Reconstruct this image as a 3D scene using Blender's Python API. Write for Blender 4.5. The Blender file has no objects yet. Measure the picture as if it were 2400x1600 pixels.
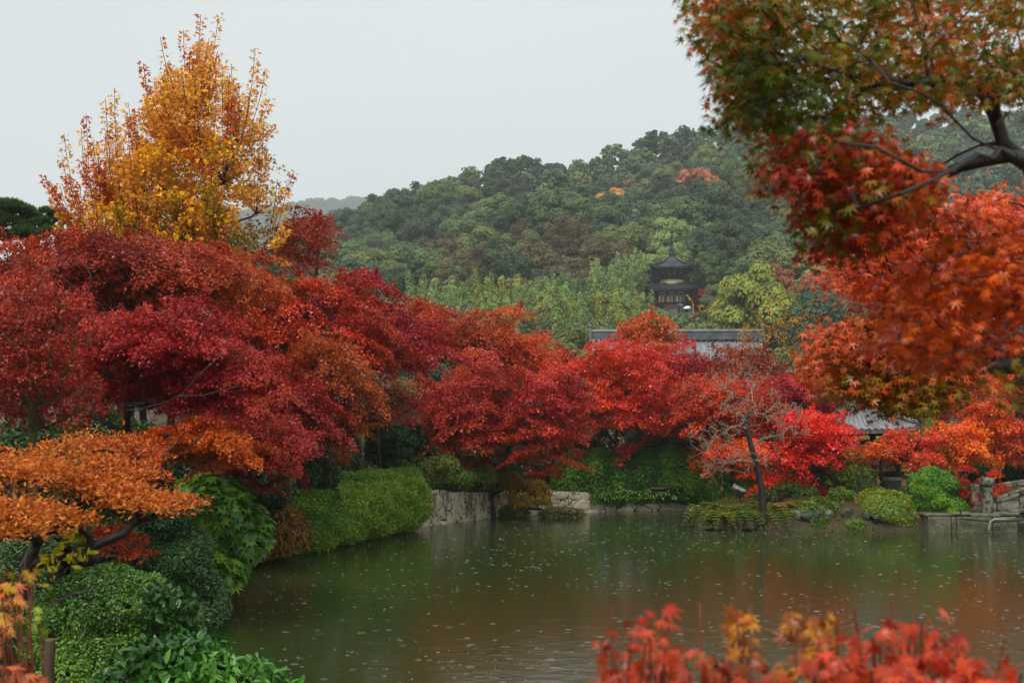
import bpy, math, random
import numpy as np
from mathutils import Vector, Matrix

SC = bpy.context.scene
COL = SC.collection
R = math.radians

# ------------------------------------------------------------------ camera
CAM_Z = 3.0
FPX = 3000.0
PITCH = math.atan(180 / FPX)
cd = bpy.data.cameras.new('camera')
cam = bpy.data.objects.new('camera', cd)
COL.objects.link(cam)
cam.location = (0, 0, CAM_Z)
cam.rotation_euler = (math.pi / 2 + PITCH, 0, 0)
cd.sensor_width = 36
cd.lens = 36 * FPX / 2400
cd.clip_start = 0.1
cd.clip_end = 6000
cd.dof.use_dof = True
cd.dof.focus_distance = 32
cd.dof.aperture_fstop = 5.6
SC.camera = cam

# ------------------------------------------------------------------ world: overcast sky
w = bpy.data.worlds.new('World')
SC.world = w
w.use_nodes = True
nt = w.node_tree
nt.nodes.clear()
out = nt.nodes.new('ShaderNodeOutputWorld')
bg = nt.nodes.new('ShaderNodeBackground')
sky = nt.nodes.new('ShaderNodeTexSky')
sky.sky_type = 'NISHITA'
sky.sun_disc = False
sky.sun_elevation = R(58)
sky.sun_rotation = R(200)
sky.dust_density = 6
hs = nt.nodes.new('ShaderNodeHueSaturation')
hs.inputs['Saturation'].default_value = 0.15
hs.inputs['Value'].default_value = 0.05
tc = nt.nodes.new('ShaderNodeTexCoord')
sep = nt.nodes.new('ShaderNodeSeparateXYZ')
ramp = nt.nodes.new('ShaderNodeValToRGB')
e = ramp.color_ramp.elements
e[0].position = 0.0; e[0].color = (0.60, 0.65, 0.65, 1)
e[1].position = 0.9; e[1].color = (0.93, 0.96, 0.98, 1)
e.new(0.12).color = (0.62, 0.68, 0.68, 1)
e.new(0.26).color = (0.66, 0.715, 0.725, 1)
nz = nt.nodes.new('ShaderNodeTexNoise')
nz.inputs['Scale'].default_value = 2.2
nz.inputs['Detail'].default_value = 3
mrn = nt.nodes.new('ShaderNodeMapRange')
mrn.inputs['To Min'].default_value = 0.90
mrn.inputs['To Max'].default_value = 1.10
mp = nt.nodes.new('ShaderNodeMapping')
mp.inputs['Scale'].default_value = (1, 1, 2.5)
mulc = nt.nodes.new('ShaderNodeVectorMath'); mulc.operation = 'SCALE'
mix = nt.nodes.new('ShaderNodeMix'); mix.data_type = 'RGBA'
mix.inputs['Factor'].default_value = 0.92
L = nt.links
L.new(tc.outputs['Generated'], sep.inputs[0])
L.new(sep.outputs['Z'], ramp.inputs[0])
L.new(tc.outputs['Generated'], mp.inputs[0])
L.new(mp.outputs[0], nz.inputs['Vector'])
L.new(nz.outputs['Fac'], mrn.inputs['Value'])
L.new(ramp.outputs[0], mulc.inputs[0])
L.new(mrn.outputs[0], mulc.inputs['Scale'])
L.new(sky.outputs[0], hs.inputs['Color'])
L.new(hs.outputs[0], mix.inputs['A'])
L.new(mulc.outputs[0], mix.inputs['B'])
L.new(mix.outputs['Result'], bg.inputs['Color'])
bg.inputs['Strength'].default_value = 0.74
L.new(bg.outputs[0], out.inputs[0])

# ------------------------------------------------------------------ sun (soft, through cloud)
sd = bpy.data.lights.new('sun', 'SUN')
sd.energy = 1.5
sd.angle = R(22)
sd.color = (1.0, 0.97, 0.92)
sun = bpy.data.objects.new('sun', sd)
COL.objects.link(sun)
SUN_EL, SUN_AZ = R(58), R(200)      # azimuth measured from +Y clockwise: behind the camera
sdir = Vector((math.sin(SUN_AZ) * math.cos(SUN_EL), math.cos(SUN_AZ) * math.cos(SUN_EL), math.sin(SUN_EL)))
sun.rotation_euler = sdir.to_track_quat('Z', 'Y').to_euler()
sun.location = (0, -20, 60)

SC.view_settings.view_transform = 'Standard'
SC.view_settings.look = 'None'
SC.view_settings.exposure = 0.72
SC.view_settings.gamma = 1.0
SC.render.engine = 'CYCLES'
cy = SC.cycles
cy.max_bounces = 7
cy.diffuse_bounces = 3
cy.glossy_bounces = 3
cy.transmission_bounces = 4
cy.volume_bounces = 1
cy.transparent_max_bounces = 6
cy.use_denoising = True

# ------------------------------------------------------------------ helpers
def W(px, py, d):
    """world point seen at photo pixel (2400 x 1600) at world depth Y = d"""
    a = (px - 1200) / FPX
    b = (800 - py) / FPX
    x, y, z = a, math.cos(PITCH) - b * math.sin(PITCH), math.sin(PITCH) + b * math.cos(PITCH)
    s = d / y
    return np.array((x * s, d, CAM_Z + z * s))

def G(px, py, z=0.0):
    """world point seen at that pixel on the level z"""
    a = (px - 1200) / FPX
    b = (800 - py) / FPX
    x, y, zz = a, math.cos(PITCH) - b * math.sin(PITCH), math.sin(PITCH) + b * math.cos(PITCH)
    s = (z - CAM_Z) / zz
    return np.array((x * s, y * s, z))

def lin(h):
    """'rrggbb' (sRGB) -> linear"""
    c = np.array([int(h[i:i + 2], 16) / 255 for i in (0, 2, 4)])
    return np.where(c <= 0.04045, c / 12.92, ((c + 0.055) / 1.055) ** 2.4)

def col4(h):
    return (*lin(h), 1.0)

def tag(o, label=None, cat=None, group=None, kind=None):
    if label: o['label'] = label
    if cat: o['category'] = cat
    if group: o['group'] = group
    if kind: o['kind'] = kind
    return o

def empty(name, loc=(0, 0, 0), rz=0.0):
    o = bpy.data.objects.new(name, None)
    o.empty_display_size = 0.3
    COL.objects.link(o)
    o.location = tuple(float(v) for v in loc)
    o.rotation_euler = (0, 0, rz)
    return o

def link(name, me, parent=None, loc=None, mats=()):
    o = bpy.data.objects.new(name, me)
    COL.objects.link(o)
    for m in mats:
        me.materials.append(m)
    if parent is not None:
        o.parent = parent
    if loc is not None:
        o.location = tuple(float(v) for v in loc)
    return o

def fast_mesh(name, verts, nper, loops, cols=None, smooth=False, matidx=None):
    """verts (n,3); nper = array of loop counts per face; loops flat index array"""
    me = bpy.data.meshes.new(name)
    verts = np.ascontiguousarray(verts, dtype=np.float32)
    loops = np.ascontiguousarray(loops, dtype=np.int32)
    nper = np.ascontiguousarray(nper, dtype=np.int32)
    me.vertices.add(len(verts))
    me.vertices.foreach_set('co', verts.ravel())
    me.loops.add(len(loops))
    me.loops.foreach_set('vertex_index', loops)
    me.polygons.add(len(nper))
    starts = np.zeros(len(nper), dtype=np.int32)
    starts[1:] = np.cumsum(nper)[:-1]
    me.polygons.foreach_set('loop_start', starts)
    if matidx is not None:
        me.polygons.foreach_set('material_index', np.ascontiguousarray(matidx, dtype=np.int32))
    if smooth:
        me.polygons.foreach_set('use_smooth', np.ones(len(nper), dtype=bool))
    me.update(calc_edges=True)
    if cols is not None:
        at = me.attributes.new('col', 'FLOAT_COLOR', 'FACE')
        c4 = np.ones((len(nper), 4), dtype=np.float32)
        c4[:, :3] = cols
        at.data.foreach_set('color', c4.ravel())
    return me

class MB:
    """collects boxes, tubes, lathes, grids; builds ONE mesh object"""
    def __init__(self):
        self.v, self.f = [], []
    def add(self, vs, fs):
        o = len(self.v)
        self.v += [tuple(float(c) for c in p) for p in vs]
        self.f += [tuple(i + o for i in f) for f in fs]
        return self
    def box(self, c, s, rz=0.0, taper=1.0, rx=0.0, ry=0.0, bev=0.0):
        m = Matrix.Rotation(rz, 3, 'Z') @ Matrix.Rotation(ry, 3, 'Y') @ Matrix.Rotation(rx, 3, 'X')
        hx, hy, hz = s[0] / 2, s[1] / 2, s[2] / 2
        if bev <= 0:
            vs = []
            for z, t in ((-hz, 1), (hz, taper)):
                for x, y in ((-1, -1), (1, -1), (1, 1), (-1, 1)):
                    vs.append(Vector(c) + m @ Vector((x * hx * t, y * hy * t, z)))
            return self.add(vs, [(3, 2, 1, 0), (4, 5, 6, 7), (0, 1, 5, 4), (1, 2, 6, 5), (2, 3, 7, 6), (3, 0, 4, 7)])
        rings = []
        for z, ins in ((-hz, bev), (-hz + bev, 0), (hz - bev, 0), (hz, bev)):
            t = taper if z > 0 else 1
            a, b = hx * t - ins, hy * t - ins
            q = bev * 0.7 if ins == 0 else 0
            ring = [(-a + q, -b), (a - q, -b), (a, -b + q), (a, b - q), (a - q, b), (-a + q, b), (-a, b - q), (-a, -b + q)]
            rings.append([Vector(c) + m @ Vector((x, y, z)) for x, y in ring])
        vs = [p for r in rings for p in r]
        fs = []
        for k in range(3):
            for i in range(8):
                j = (i + 1) % 8
                fs.append((k * 8 + i, k * 8 + j, k * 8 + 8 + j, k * 8 + 8 + i))
        fs.append(tuple(range(7, -1, -1)))
        fs.append(tuple(range(24, 32)))
        return self.add(vs, fs)
    def tube(self, pts, rad, n=8):
        pts = [Vector(tuple(float(c) for c in p)) for p in pts]
        if not hasattr(rad, '__len__'):
            rad = [rad] * len(pts)
        vs, fs = [], []
        up = Vector((0, 0, 1))
        prev = None
        for i, p in enumerate(pts):
            t = (pts[min(i + 1, len(pts) - 1)] - pts[max(i - 1, 0)])
            if t.length < 1e-9: t = Vector((0, 0, 1))
            t.normalize()
            a = prev if prev is not None else (Vector((1, 0, 0)) if abs(t.x) < 0.8 else up)
            a = (a - t * a.dot(t)).normalized()
            b = t.cross(a)
            prev = a
            for k in range(n):
                an = 2 * math.pi * k / n
                vs.append(p + (a * math.cos(an) + b * math.sin(an)) * rad[i])
        for i in range(len(pts) - 1):
            for k in range(n):
                j = (k + 1) % n
                fs.append((i * n + k, i * n + j, (i + 1) * n + j, (i + 1) * n + k))
        fs.append(tuple(range(n - 1, -1, -1)))
        fs.append(tuple(range((len(pts) - 1) * n, len(pts) * n)))
        return self.add(vs, fs)
    def lathe(self, c, prof, n=16, sq=None):
        """prof: list of (r, z)"""
        vs, fs = [], []
        for r, z in prof:
            for k in range(n):
                an = 2 * math.pi * (k + 0.5) / n
                vs.append((c[0] + r * math.cos(an), c[1] + r * math.sin(an), c[2] + z))
        for i in range(len(prof) - 1):
            for k in range(n):
                j = (k + 1) % n
                fs.append((i * n + k, i * n + j, (i + 1) * n + j, (i + 1) * n + k))
        fs.append(tuple(range(n - 1, -1, -1)))
        fs.append(tuple(range((len(prof) - 1) * n, len(prof) * n)))
        return self.add(vs, fs)
    def grid(self, P):
        """P: (n,m,3) array"""
        n, m = P.shape[:2]
        fs = [(i * m + j, i * m + j + 1, (i + 1) * m + j + 1, (i + 1) * m + j) for i in range(n - 1) for j in range(m - 1)]
        return self.add(P.reshape(-1, 3), fs)
    def build(self, name, mat, parent=None, loc=None, smooth=False):
        me = bpy.data.meshes.new(name)
        me.from_pydata(self.v, [], self.f)
        if smooth:
            me.polygons.foreach_set('use_smooth', np.ones(len(self.f), dtype=bool))
        me.update()
        mats = mat if isinstance(mat, (list, tuple)) else [mat]
        return link(name, me, parent, loc, mats)

# ------------------------------------------------------------------ materials
def newmat(name):
    m = bpy.data.materials.new(name)
    m.use_nodes = True
    n = m.node_tree
    n.nodes.clear()
    o = n.nodes.new('ShaderNodeOutputMaterial')
    return m, n, o

def noisemat(name, c1, c2, scale=4.0, rough=0.7, bump=0.3, bscale=None, c3=None, spec=0.5, stretch=(1, 1, 1), metal=0.0, coords='Object', thr=(0.35, 0.65), thr3=(0.55, 0.68), s3=None, dist=0.02):
    m, n, o = newmat(name)
    b = n.nodes.new('ShaderNodeBsdfPrincipled')
    t = n.nodes.new('ShaderNodeTexCoord')
    mpn = n.nodes.new('ShaderNodeMapping')
    mpn.inputs['Scale'].default_value = stretch
    n.links.new(t.outputs[coords], mpn.inputs[0])
    def noise(sc, det=6):
        q = n.nodes.new('ShaderNodeTexNoise')
        q.inputs['Scale'].default_value = sc
        q.inputs['Detail'].default_value = det
        q.inputs['Roughness'].default_value = 0.65
        n.links.new(mpn.outputs[0], q.inputs['Vector'])
        return q
    def fac(q, lo, hi):
        r = n.nodes.new('ShaderNodeMapRange')
        r.inputs['From Min'].default_value = lo
        r.inputs['From Max'].default_value = hi
        n.links.new(q.outputs['Fac'], r.inputs['Value'])
        return r
    q1 = noise(scale)
    f1 = fac(q1, *thr)
    mx = n.nodes.new('ShaderNodeMix'); mx.data_type = 'RGBA'
    mx.inputs['A'].default_value = col4(c1)
    mx.inputs['B'].default_value = col4(c2)
    n.links.new(f1.outputs[0], mx.inputs['Factor'])
    last = mx
    if c3:
        q3 = noise(s3 or scale * 3.1)
        f3 = fac(q3, *thr3)
        mx3 = n.nodes.new('ShaderNodeMix'); mx3.data_type = 'RGBA'
        n.links.new(mx.outputs['Result'], mx3.inputs['A'])
        mx3.inputs['B'].default_value = col4(c3)
        n.links.new(f3.outputs[0], mx3.inputs['Factor'])
        last = mx3
    n.links.new(last.outputs['Result'], b.inputs['Base Color'])
    b.inputs['Roughness'].default_value = rough
    b.inputs['Specular IOR Level'].default_value = spec
    b.inputs['Metallic'].default_value = metal
    if bump > 0:
        qb = noise(bscale or scale * 4, 8)
        bp = n.nodes.new('ShaderNodeBump')
        bp.inputs['Strength'].default_value = bump
        bp.inputs['Distance'].default_value = dist
        n.links.new(qb.outputs['Fac'], bp.inputs['Height'])
        n.links.new(bp.outputs[0], b.inputs['Normal'])
    n.links.new(b.outputs[0], o.inputs[0])
    return m

def leafmat(name, rough=0.4, transl=0.3, spec=0.5, tint=None, transcol=1.0):
    m, n, o = newmat(name)
    a = n.nodes.new('ShaderNodeAttribute'); a.attribute_name = 'col'
    b = n.nodes.new('ShaderNodeBsdfPrincipled')
    b.inputs['Roughness'].default_value = rough
    b.inputs['Specular IOR Level'].default_value = spec
    tr = n.nodes.new('ShaderNodeBsdfTranslucent')
    ms = n.nodes.new('ShaderNodeMixShader')
    ms.inputs[0].default_value = transl
    src = a.outputs['Color']
    if tint is not None:
        mx = n.nodes.new('ShaderNodeMix'); mx.data_type = 'RGBA'; mx.blend_type = 'MULTIPLY'
        mx.inputs['Factor'].default_value = 1.0
        n.links.new(src, mx.inputs['A'])
        mx.inputs['B'].default_value = (*tint, 1)
        src = mx.outputs['Result']
    n.links.new(src, b.inputs['Base Color'])
    n.links.new(src, tr.inputs['Color'])
    n.links.new(b.outputs[0], ms.inputs[1])
    n.links.new(tr.outputs[0], ms.inputs[2])
    n.links.new(ms.outputs[0], o.inputs[0])
    return m

M = {}
M['leaf_wet'] = leafmat('wet maple leaves', 0.28, 0.28, 0.28)
M['leaf_soft'] = leafmat('soft maple leaves', 0.45, 0.35, 0.2)
M['leaf_gloss'] = leafmat('glossy evergreen leaves', 0.28, 0.2, 0.4)
M['leaf_matt'] = leafmat('matt leaves', 0.6, 0.25, 0.3)
M['bark'] = noisemat('dark wet bark', '2a221c', '15110e', 9, 0.55, 0.6, c3='5b5a48', thr3=(0.6, 0.7), stretch=(1, 1, 0.35))
M['bark_lichen'] = noisemat('lichen covered bark', '6d6a58', '3a352c', 7, 0.75, 0.6, c3='a2a48e', thr3=(0.5, 0.62))
M['bark_pale'] = noisemat('pale lichen twigs', '7c7662', '4c4638', 8, 0.8, 0.5, c3='a4a48e', thr3=(0.45, 0.6))
M['bark_green'] = noisemat('mossy green bark', '4b4a22', '2c2a18', 8, 0.7, 0.5, c3='6c6f38')
M['bark_far'] = noisemat('grey brown bark', '4a4438', '2d2a22', 3, 0.8, 0.3)
M['twig_red'] = noisemat('red brown twigs', '6a2a20', '8a4a30', 12, 0.5, 0.3)

# ------------------------------------------------------------------ foliage engine
LEAF = {}
def _tpl(name, pts, faces):
    LEAF[name] = (np.array(pts, dtype=float), faces)
_tpl('quad', [(0, 0, 0), (.5, .34, .06), (1, 0, -.05), (.5, -.34, .06)], [(0, 3, 2, 1)])
_tpl('clump', [(-.5, -.3, -.08), (.1, -.5, .05), (.55, .1, -.06), (.2, .5, .05), (-.4, .35, -.05)], [(0, 1, 2, 3, 4)])
_tpl('tri', [(0, 0, 0), (.22, .48, -.05), (.42, .2, .03), (1, 0, -.1), (.42, -.2, .03), (.22, -.48, -.05)], [(0, 5, 4, 3), (0, 3, 2, 1)])
_tpl('oval', [(0, 0, 0), (.3, .2, .07), (.7, .17, .05), (1, 0, -.06), (.7, -.17, .05), (.3, -.2, .07)], [(0, 3, 2, 1), (0, 5, 4, 3)])
_tpl('lance', [(0, 0, 0), (.4, .12, .04), (1, 0, -.1), (.4, -.12, .04)], [(0, 3, 2, 1)])
_tpl('blade', [(0, .02, 0), (.5, .03, .12), (1, 0, -.05), (.5, -.03, .12), (0, -.02, 0)], [(0, 4, 3, 1), (3, 2, 1)])
def _palm(name, angs, lens, notch, curl):
    pts = [(-0.02, 0, 0)]
    order = sorted(range(len(angs)), key=lambda i: angs[i])
    seq = []
    for q, i in enumerate(order):
        an = math.radians(angs[i]); l = lens[i]
        if q > 0:
            am = math.radians((angs[i] + angs[order[q - 1]]) / 2)
            seq.append((notch * math.cos(am), notch * math.sin(am), 0.03))
        wd = .085
        seq.append((l * .55 * math.cos(an) + wd * math.sin(an), l * .55 * math.sin(an) - wd * math.cos(an), -curl * .25 * l))
        seq.append((l * math.cos(an), l * math.sin(an), -curl * l * l))
        seq.append((l * .55 * math.cos(an) - wd * math.sin(an), l * .55 * math.sin(an) + wd * math.cos(an), -curl * .25 * l))
    n = len(seq)
    pts += seq
    # fan of small faces per lobe so the curl is kept
    fs = []
    idx = 1
    k = 0
    for q in range(len(order)):
        if q > 0:
            nprev = idx; idx += 1
        a, t, c = idx, idx + 1, idx + 2
        l0 = nprev if q > 0 else None
        r0 = idx + 3 if q < len(order) - 1 else None
        f = [0] + ([l0] if l0 else []) + [a, t, c] + ([r0] if r0 else [])
        fs.append(tuple(f))
        idx += 3
    _tpl(name, pts, fs)
_palm('palm5', [-95, -48, 0, 48, 95], [.62, .9, 1, .9, .62], .3, .16)
_palm('palm7', [-128, -82, -40, 0, 40, 82, 128], [.4, .72, .92, 1, .92, .72, .4], .28, .2)
_palm('fatsia', [-130, -88, -44, 0, 44, 88, 130], [.7, .85, .95, 1, .95, .85, .7], .5, .12)

def unit(v):
    return v / np.maximum(np.linalg.norm(v, axis=-1, keepdims=True), 1e-9)

class Leaves:
    def __init__(self):
        self.V, self.N, self.Lp, self.C = [], [], [], []
        self.off = 0
    def add(self, P, Nrm, T, size, col, tpl='quad'):
        """P base points, Nrm leaf normals, T tip directions, size, col (n,3)"""
        n = len(P)
        if n == 0: return
        tv, tf = LEAF[tpl]
        Nrm = unit(Nrm)
        T = unit(T - Nrm * np.sum(T * Nrm, axis=1, keepdims=True) + 1e-6)
        B = np.cross(Nrm, T)
        size = np.broadcast_to(np.asarray(size, dtype=float), (n,))
        k = len(tv)
        V = P[:, None, :] + size[:, None, None] * (tv[None, :, 0:1] * T[:, None, :] + tv[None, :, 1:2] * B[:, None, :] + tv[None, :, 2:3] * Nrm[:, None, :])
        self.V.append(V.reshape(-1, 3).astype(np.float32))
        base = self.off + np.arange(n)[:, None] * k
        lps = np.concatenate([np.array(f) for f in tf])
        self.Lp.append((base + lps[None, :]).ravel())
        self.N.append(np.tile(np.array([len(f) for f in tf]), n))
        self.C.append(np.repeat(col, len(tf), axis=0).astype(np.float32))
        self.off += n * k
    def build(self, name, mat, parent=None, loc=None):
        me = fast_mesh(name, np.concatenate(self.V), np.concatenate(self.N), np.concatenate(self.Lp), np.concatenate(self.C))
        return link(name, me, parent, loc, [mat])
    def count(self):
        return sum(len(x) for x in self.N)

def vnoise(P, scale, seed=0):
    """cheap smooth noise in -1..1 from summed sines"""
    r = np.random.RandomState(seed + 17)
    s = np.zeros(len(P))
    for k in range(5):
        d = r.normal(size=3); d /= np.linalg.norm(d)
        s += np.sin(P @ d * scale * (0.7 + 0.5 * k) + r.uniform(0, 6.28))
    return s / 2.6

def pal_cols(rng, P, pal, scale=1.6, seed=0, jit=0.22, vj=0.12):
    """colour of each leaf: palette position from a smooth noise plus leaf jitter"""
    pc = np.array([lin(h) for h in pal])
    t = 0.5 + 0.42 * vnoise(P, scale, seed) + rng.normal(0, jit, len(P))
    t = np.clip(t, 0, 0.9999) * (len(pal) - 1)
    i = t.astype(int); f = (t - i)[:, None]
    j = np.minimum(i + 1, len(pal) - 1)
    c = pc[i] * (1 - f) + pc[j] * f
    c = c * np.where((c[:, 0:1] > 1.7 * c[:, 1:2]), np.array([[1.10, 1.25, 0.62]]), np.array([[1.15, 1.15, 0.66]]))
    return c * np.clip(1 + rng.normal(0, vj, (len(P), 1)), 0.55, 1.6)

def sph(rng, n):
    v = rng.normal(size=(n, 3))
    return unit(v)

class Skel:
    """branching skeleton grown from a trunk towards given targets"""
    def __init__(self, pts, rtrunk, keep=None):
        self.P = [np.array(p, dtype=float) for p in pts]
        self.par = [-1] + list(range(len(pts) - 1))
        self.rt = rtrunk
        self.tipcount = None
        self.ntr = len(pts)
        self.ends = []
    def grow(self, rng, targets, step=0.35, up=0.5, zpen=1.2, wob=0.05, sort=True, minf=0.0, lowest=0, maxlen=None, dinw=0.35, lat=1.0, only=None):
        T = np.array(targets)
        order = np.argsort(np.linalg.norm(T - self.P[self.ntr - 1], axis=1)) if sort else range(len(T))
        cap = len(self.P) + 64
        buf = np.zeros((cap, 3)); nb = len(self.P); buf[:nb] = np.array(self.P)
        for i in order:
            t = T[i]
            while nb < len(self.P):
                if nb >= len(buf): buf = np.concatenate([buf, np.zeros_like(buf)])
                buf[nb] = self.P[nb]; nb += 1
            A = buf[lowest:(only or nb)]
            d = np.linalg.norm((A - t) * np.array((lat, lat, 1.0)), axis=1)
            cost = d + zpen * np.maximum(0, A[:, 2] - t[2] + 0.12 * d)
            k = int(np.argmin(cost)) + lowest
            a = self.P[k]
            dist = np.linalg.norm(t - a)
            n = max(2, int(dist / step) + 1)
            if self.par[k] >= 0:
                din = unit(a - self.P[self.par[k]])
            else:
                din = np.array((0, 0, 1.0))
            c = a + (din * dinw + np.array((0, 0, up)) * 0.35) * dist * 0.6 + (t - a) * 0.35
            prev = k
            for s in range(1, n + 1):
                u = s / n
                p = (1 - u) ** 2 * a + 2 * u * (1 - u) * c + u * u * t
                if s < n:
                    p = p + rng.normal(0, wob * step / 0.35, 3)
                self.P.append(p); self.par.append(prev)
                prev = len(self.P) - 1
            self.ends.append(prev)
    def radii(self, ex=0.45, rmin=0.006):
        n = len(self.P)
        cnt = np.zeros(n)
        has = np.zeros(n, bool)
        for i in range(n):
            if self.par[i] >= 0: has[self.par[i]] = True
        cnt[~has] = 1
        for i in range(n - 1, 0, -1):
            if self.par[i] >= 0: cnt[self.par[i]] += cnt[i]
        # parents always come before children in the list
        self.cnt = cnt
        r = self.rt * (cnt / cnt[0]) ** ex
        # taper trunk base
        return np.maximum(r, rmin)
    def meshes(self, name_mats, parent, ex=0.45, rmin=0.006, n=5, split=0.16, flare=1.35):
        """name_mats: [('trunk', mat), ('branches', mat)]"""
        r = self.radii(ex, rmin)
        P = np.array(self.P); par = np.array(self.par)
        idx = np.arange(len(P))[par >= 0]
        frac = self.cnt / self.cnt[0]
        rr = r.copy()
        rr[0] = r[0] * flare
        out = []
        sel_tr = (frac[idx] >= split) | (idx < self.ntr)
        sets = [(idx[sel_tr], 9), (idx[~sel_tr], n)] if len(name_mats) > 1 else [(idx, n)]
        for (nm, mt), (ii, ns) in zip(name_mats, sets):
            if len(ii) == 0: continue
            a, b = P[par[ii]], P[ii]
            d = unit(b - a)
            a = a - d * 0.15 * rr[par[ii]][:, None]
            ref = np.where(np.abs(d[:, 2:3]) < 0.9, np.array([[0, 0, 1.0]]), np.array([[1.0, 0, 0]]))
            u = unit(np.cross(d, ref)); v = np.cross(d, u)
            an = 2 * np.pi * np.arange(ns) / ns
            ring = u[:, None, :] * np.cos(an)[None, :, None] + v[:, None, :] * np.sin(an)[None, :, None]
            r0 = np.minimum(rr[par[ii]], rr[ii] * 1.6 + 0.004)
            V = np.concatenate([a[:, None] + ring * r0[:, None, None], b[:, None] + ring * rr[ii][:, None, None]], axis=1)
            k = 2 * ns
            f = []
            for q in range(ns):
                j = (q + 1) % ns
                f += [q, j, ns + j, ns + q]
            lp = (np.arange(len(ii))[:, None] * k + np.array(f)[None, :]).ravel()
            me = fast_mesh(nm, V.reshape(-1, 3), np.full(len(ii) * ns, 4), lp, smooth=True)
            out.append(link(nm, me, parent, None, [mt]))
        return out

def poisson(rng, sampler, n, mind, tries=30, zs=1.0):
    sc_ = np.array((1, 1, zs))
    pts = []
    A = np.zeros((n, 3)); k = 0
    for _ in range(n * tries):
        p = sampler()
        if p is None: continue
        if k and np.min(np.sum(((A[:k] - p) * sc_) ** 2, axis=1)) < mind * mind: continue
        A[k] = p; k += 1
        if k >= n: break
    return A[:k]

def pad_leaves(lv, rng, c, a, h, n, size, pal, tpl='quad', seed=0, tilt=None, out=None, scale=1.6, droop=0.35, jit=0.22, nspread=0.45, hang=0.35, stretchy=False):
    """one flat layered spray of leaves around c: radius a, half thickness h"""
    ang = rng.uniform(0, 2 * np.pi, n)
    r = np.sqrt(rng.uniform(0, 1, n)) * (1 + 0.25 * np.sin(ang * 3 + c[0] * 7) + 0.18 * np.sin(ang * 5 + c[1] * 9))
    x = r * np.cos(ang); y = r * np.sin(ang)
    if out is None: out = np.array((0, 0, 0.0))
    z = h * (1 - r ** 2) * rng.uniform(-0.2, 1, n) - droop * h * r ** 2 + rng.normal(0, h * 0.38, n)
    q_ = rng.uniform(.62, 1.0) if stretchy else 1.0
    ya = rng.uniform(0, 3.14)
    x_, y_ = x * a / q_, y * a * q_
    P = np.stack([x_ * math.cos(ya) - y_ * math.sin(ya), x_ * math.sin(ya) + y_ * math.cos(ya), z], 1)
    x, y = P[:, 0] / a, P[:, 1] / a
    if tilt is not None:
        P[:, 2] += -(P[:, 0] * tilt[0] + P[:, 1] * tilt[1])
    Nn = np.stack([x * 0.55, y * 0.55, np.ones(n)], 1) + rng.normal(0, nspread, (n, 3))
    if tilt is not None:
        Nn[:, 0] += tilt[0]; Nn[:, 1] += tilt[1]
    T = np.stack([x, y, -hang * np.ones(n)], 1) + rng.normal(0, 0.45, (n, 3))
    Pw = P + c
    tone = rng.uniform(.72, 1.22) if stretchy else 1.0
    lv.add(Pw, Nn, T, size * rng.uniform(0.6, 1.3, n), pal_cols(rng, Pw, pal, scale, seed, jit, .18) * tone, tpl)

def multi_sampler(rng, c, r, shell, cut, wav, k=8):
    """several overlapping sub crowns inside the outline"""
    subs = []
    for i in range(k):
        an = 2 * math.pi * (i + rng.uniform(0, .7)) / k
        q = rng.uniform(.35, .70)
        cc = c + r * np.array((q * math.cos(an), q * math.sin(an), rng.uniform(-.6, .62) * (1.1 - q * .6)))
        subs.append((cc, r * rng.uniform(.32, .52) * np.array((1.1, 1.1, rng.uniform(.7, 1.15)))))
    subs.append((c + r * np.array((rng.uniform(-.2, .2), 0, .5)), r * .48))
    subs.append((c, r * .55))
    fs = [crown_sampler(rng, a, b, shell, cut=cut, wav=wav) for a, b in subs]
    return lambda: fs[rng.randint(len(fs))]()

def crown_sampler(rng, c, r, shell=0.45, flat=0.35, cut=-0.75, wav=0.0):
    """points in an ellipsoidal dome, more of them towards the skin"""
    def f():
        v = rng.normal(size=3); v /= np.linalg.norm(v)
        q = shell + (1 - shell) * rng.uniform() ** 0.6
        if wav: q *= 1 + wav * float(vnoise(v[None, :] + c * 0.3, 2.6, 3)[0])
        v = v * q
        if v[2] < cut: return None
        if wav and v[2] > 0 and rng.uniform() < 0.12: v = v * rng.uniform(1.05, 1.25)
        return c + v * r
    return f

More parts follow.
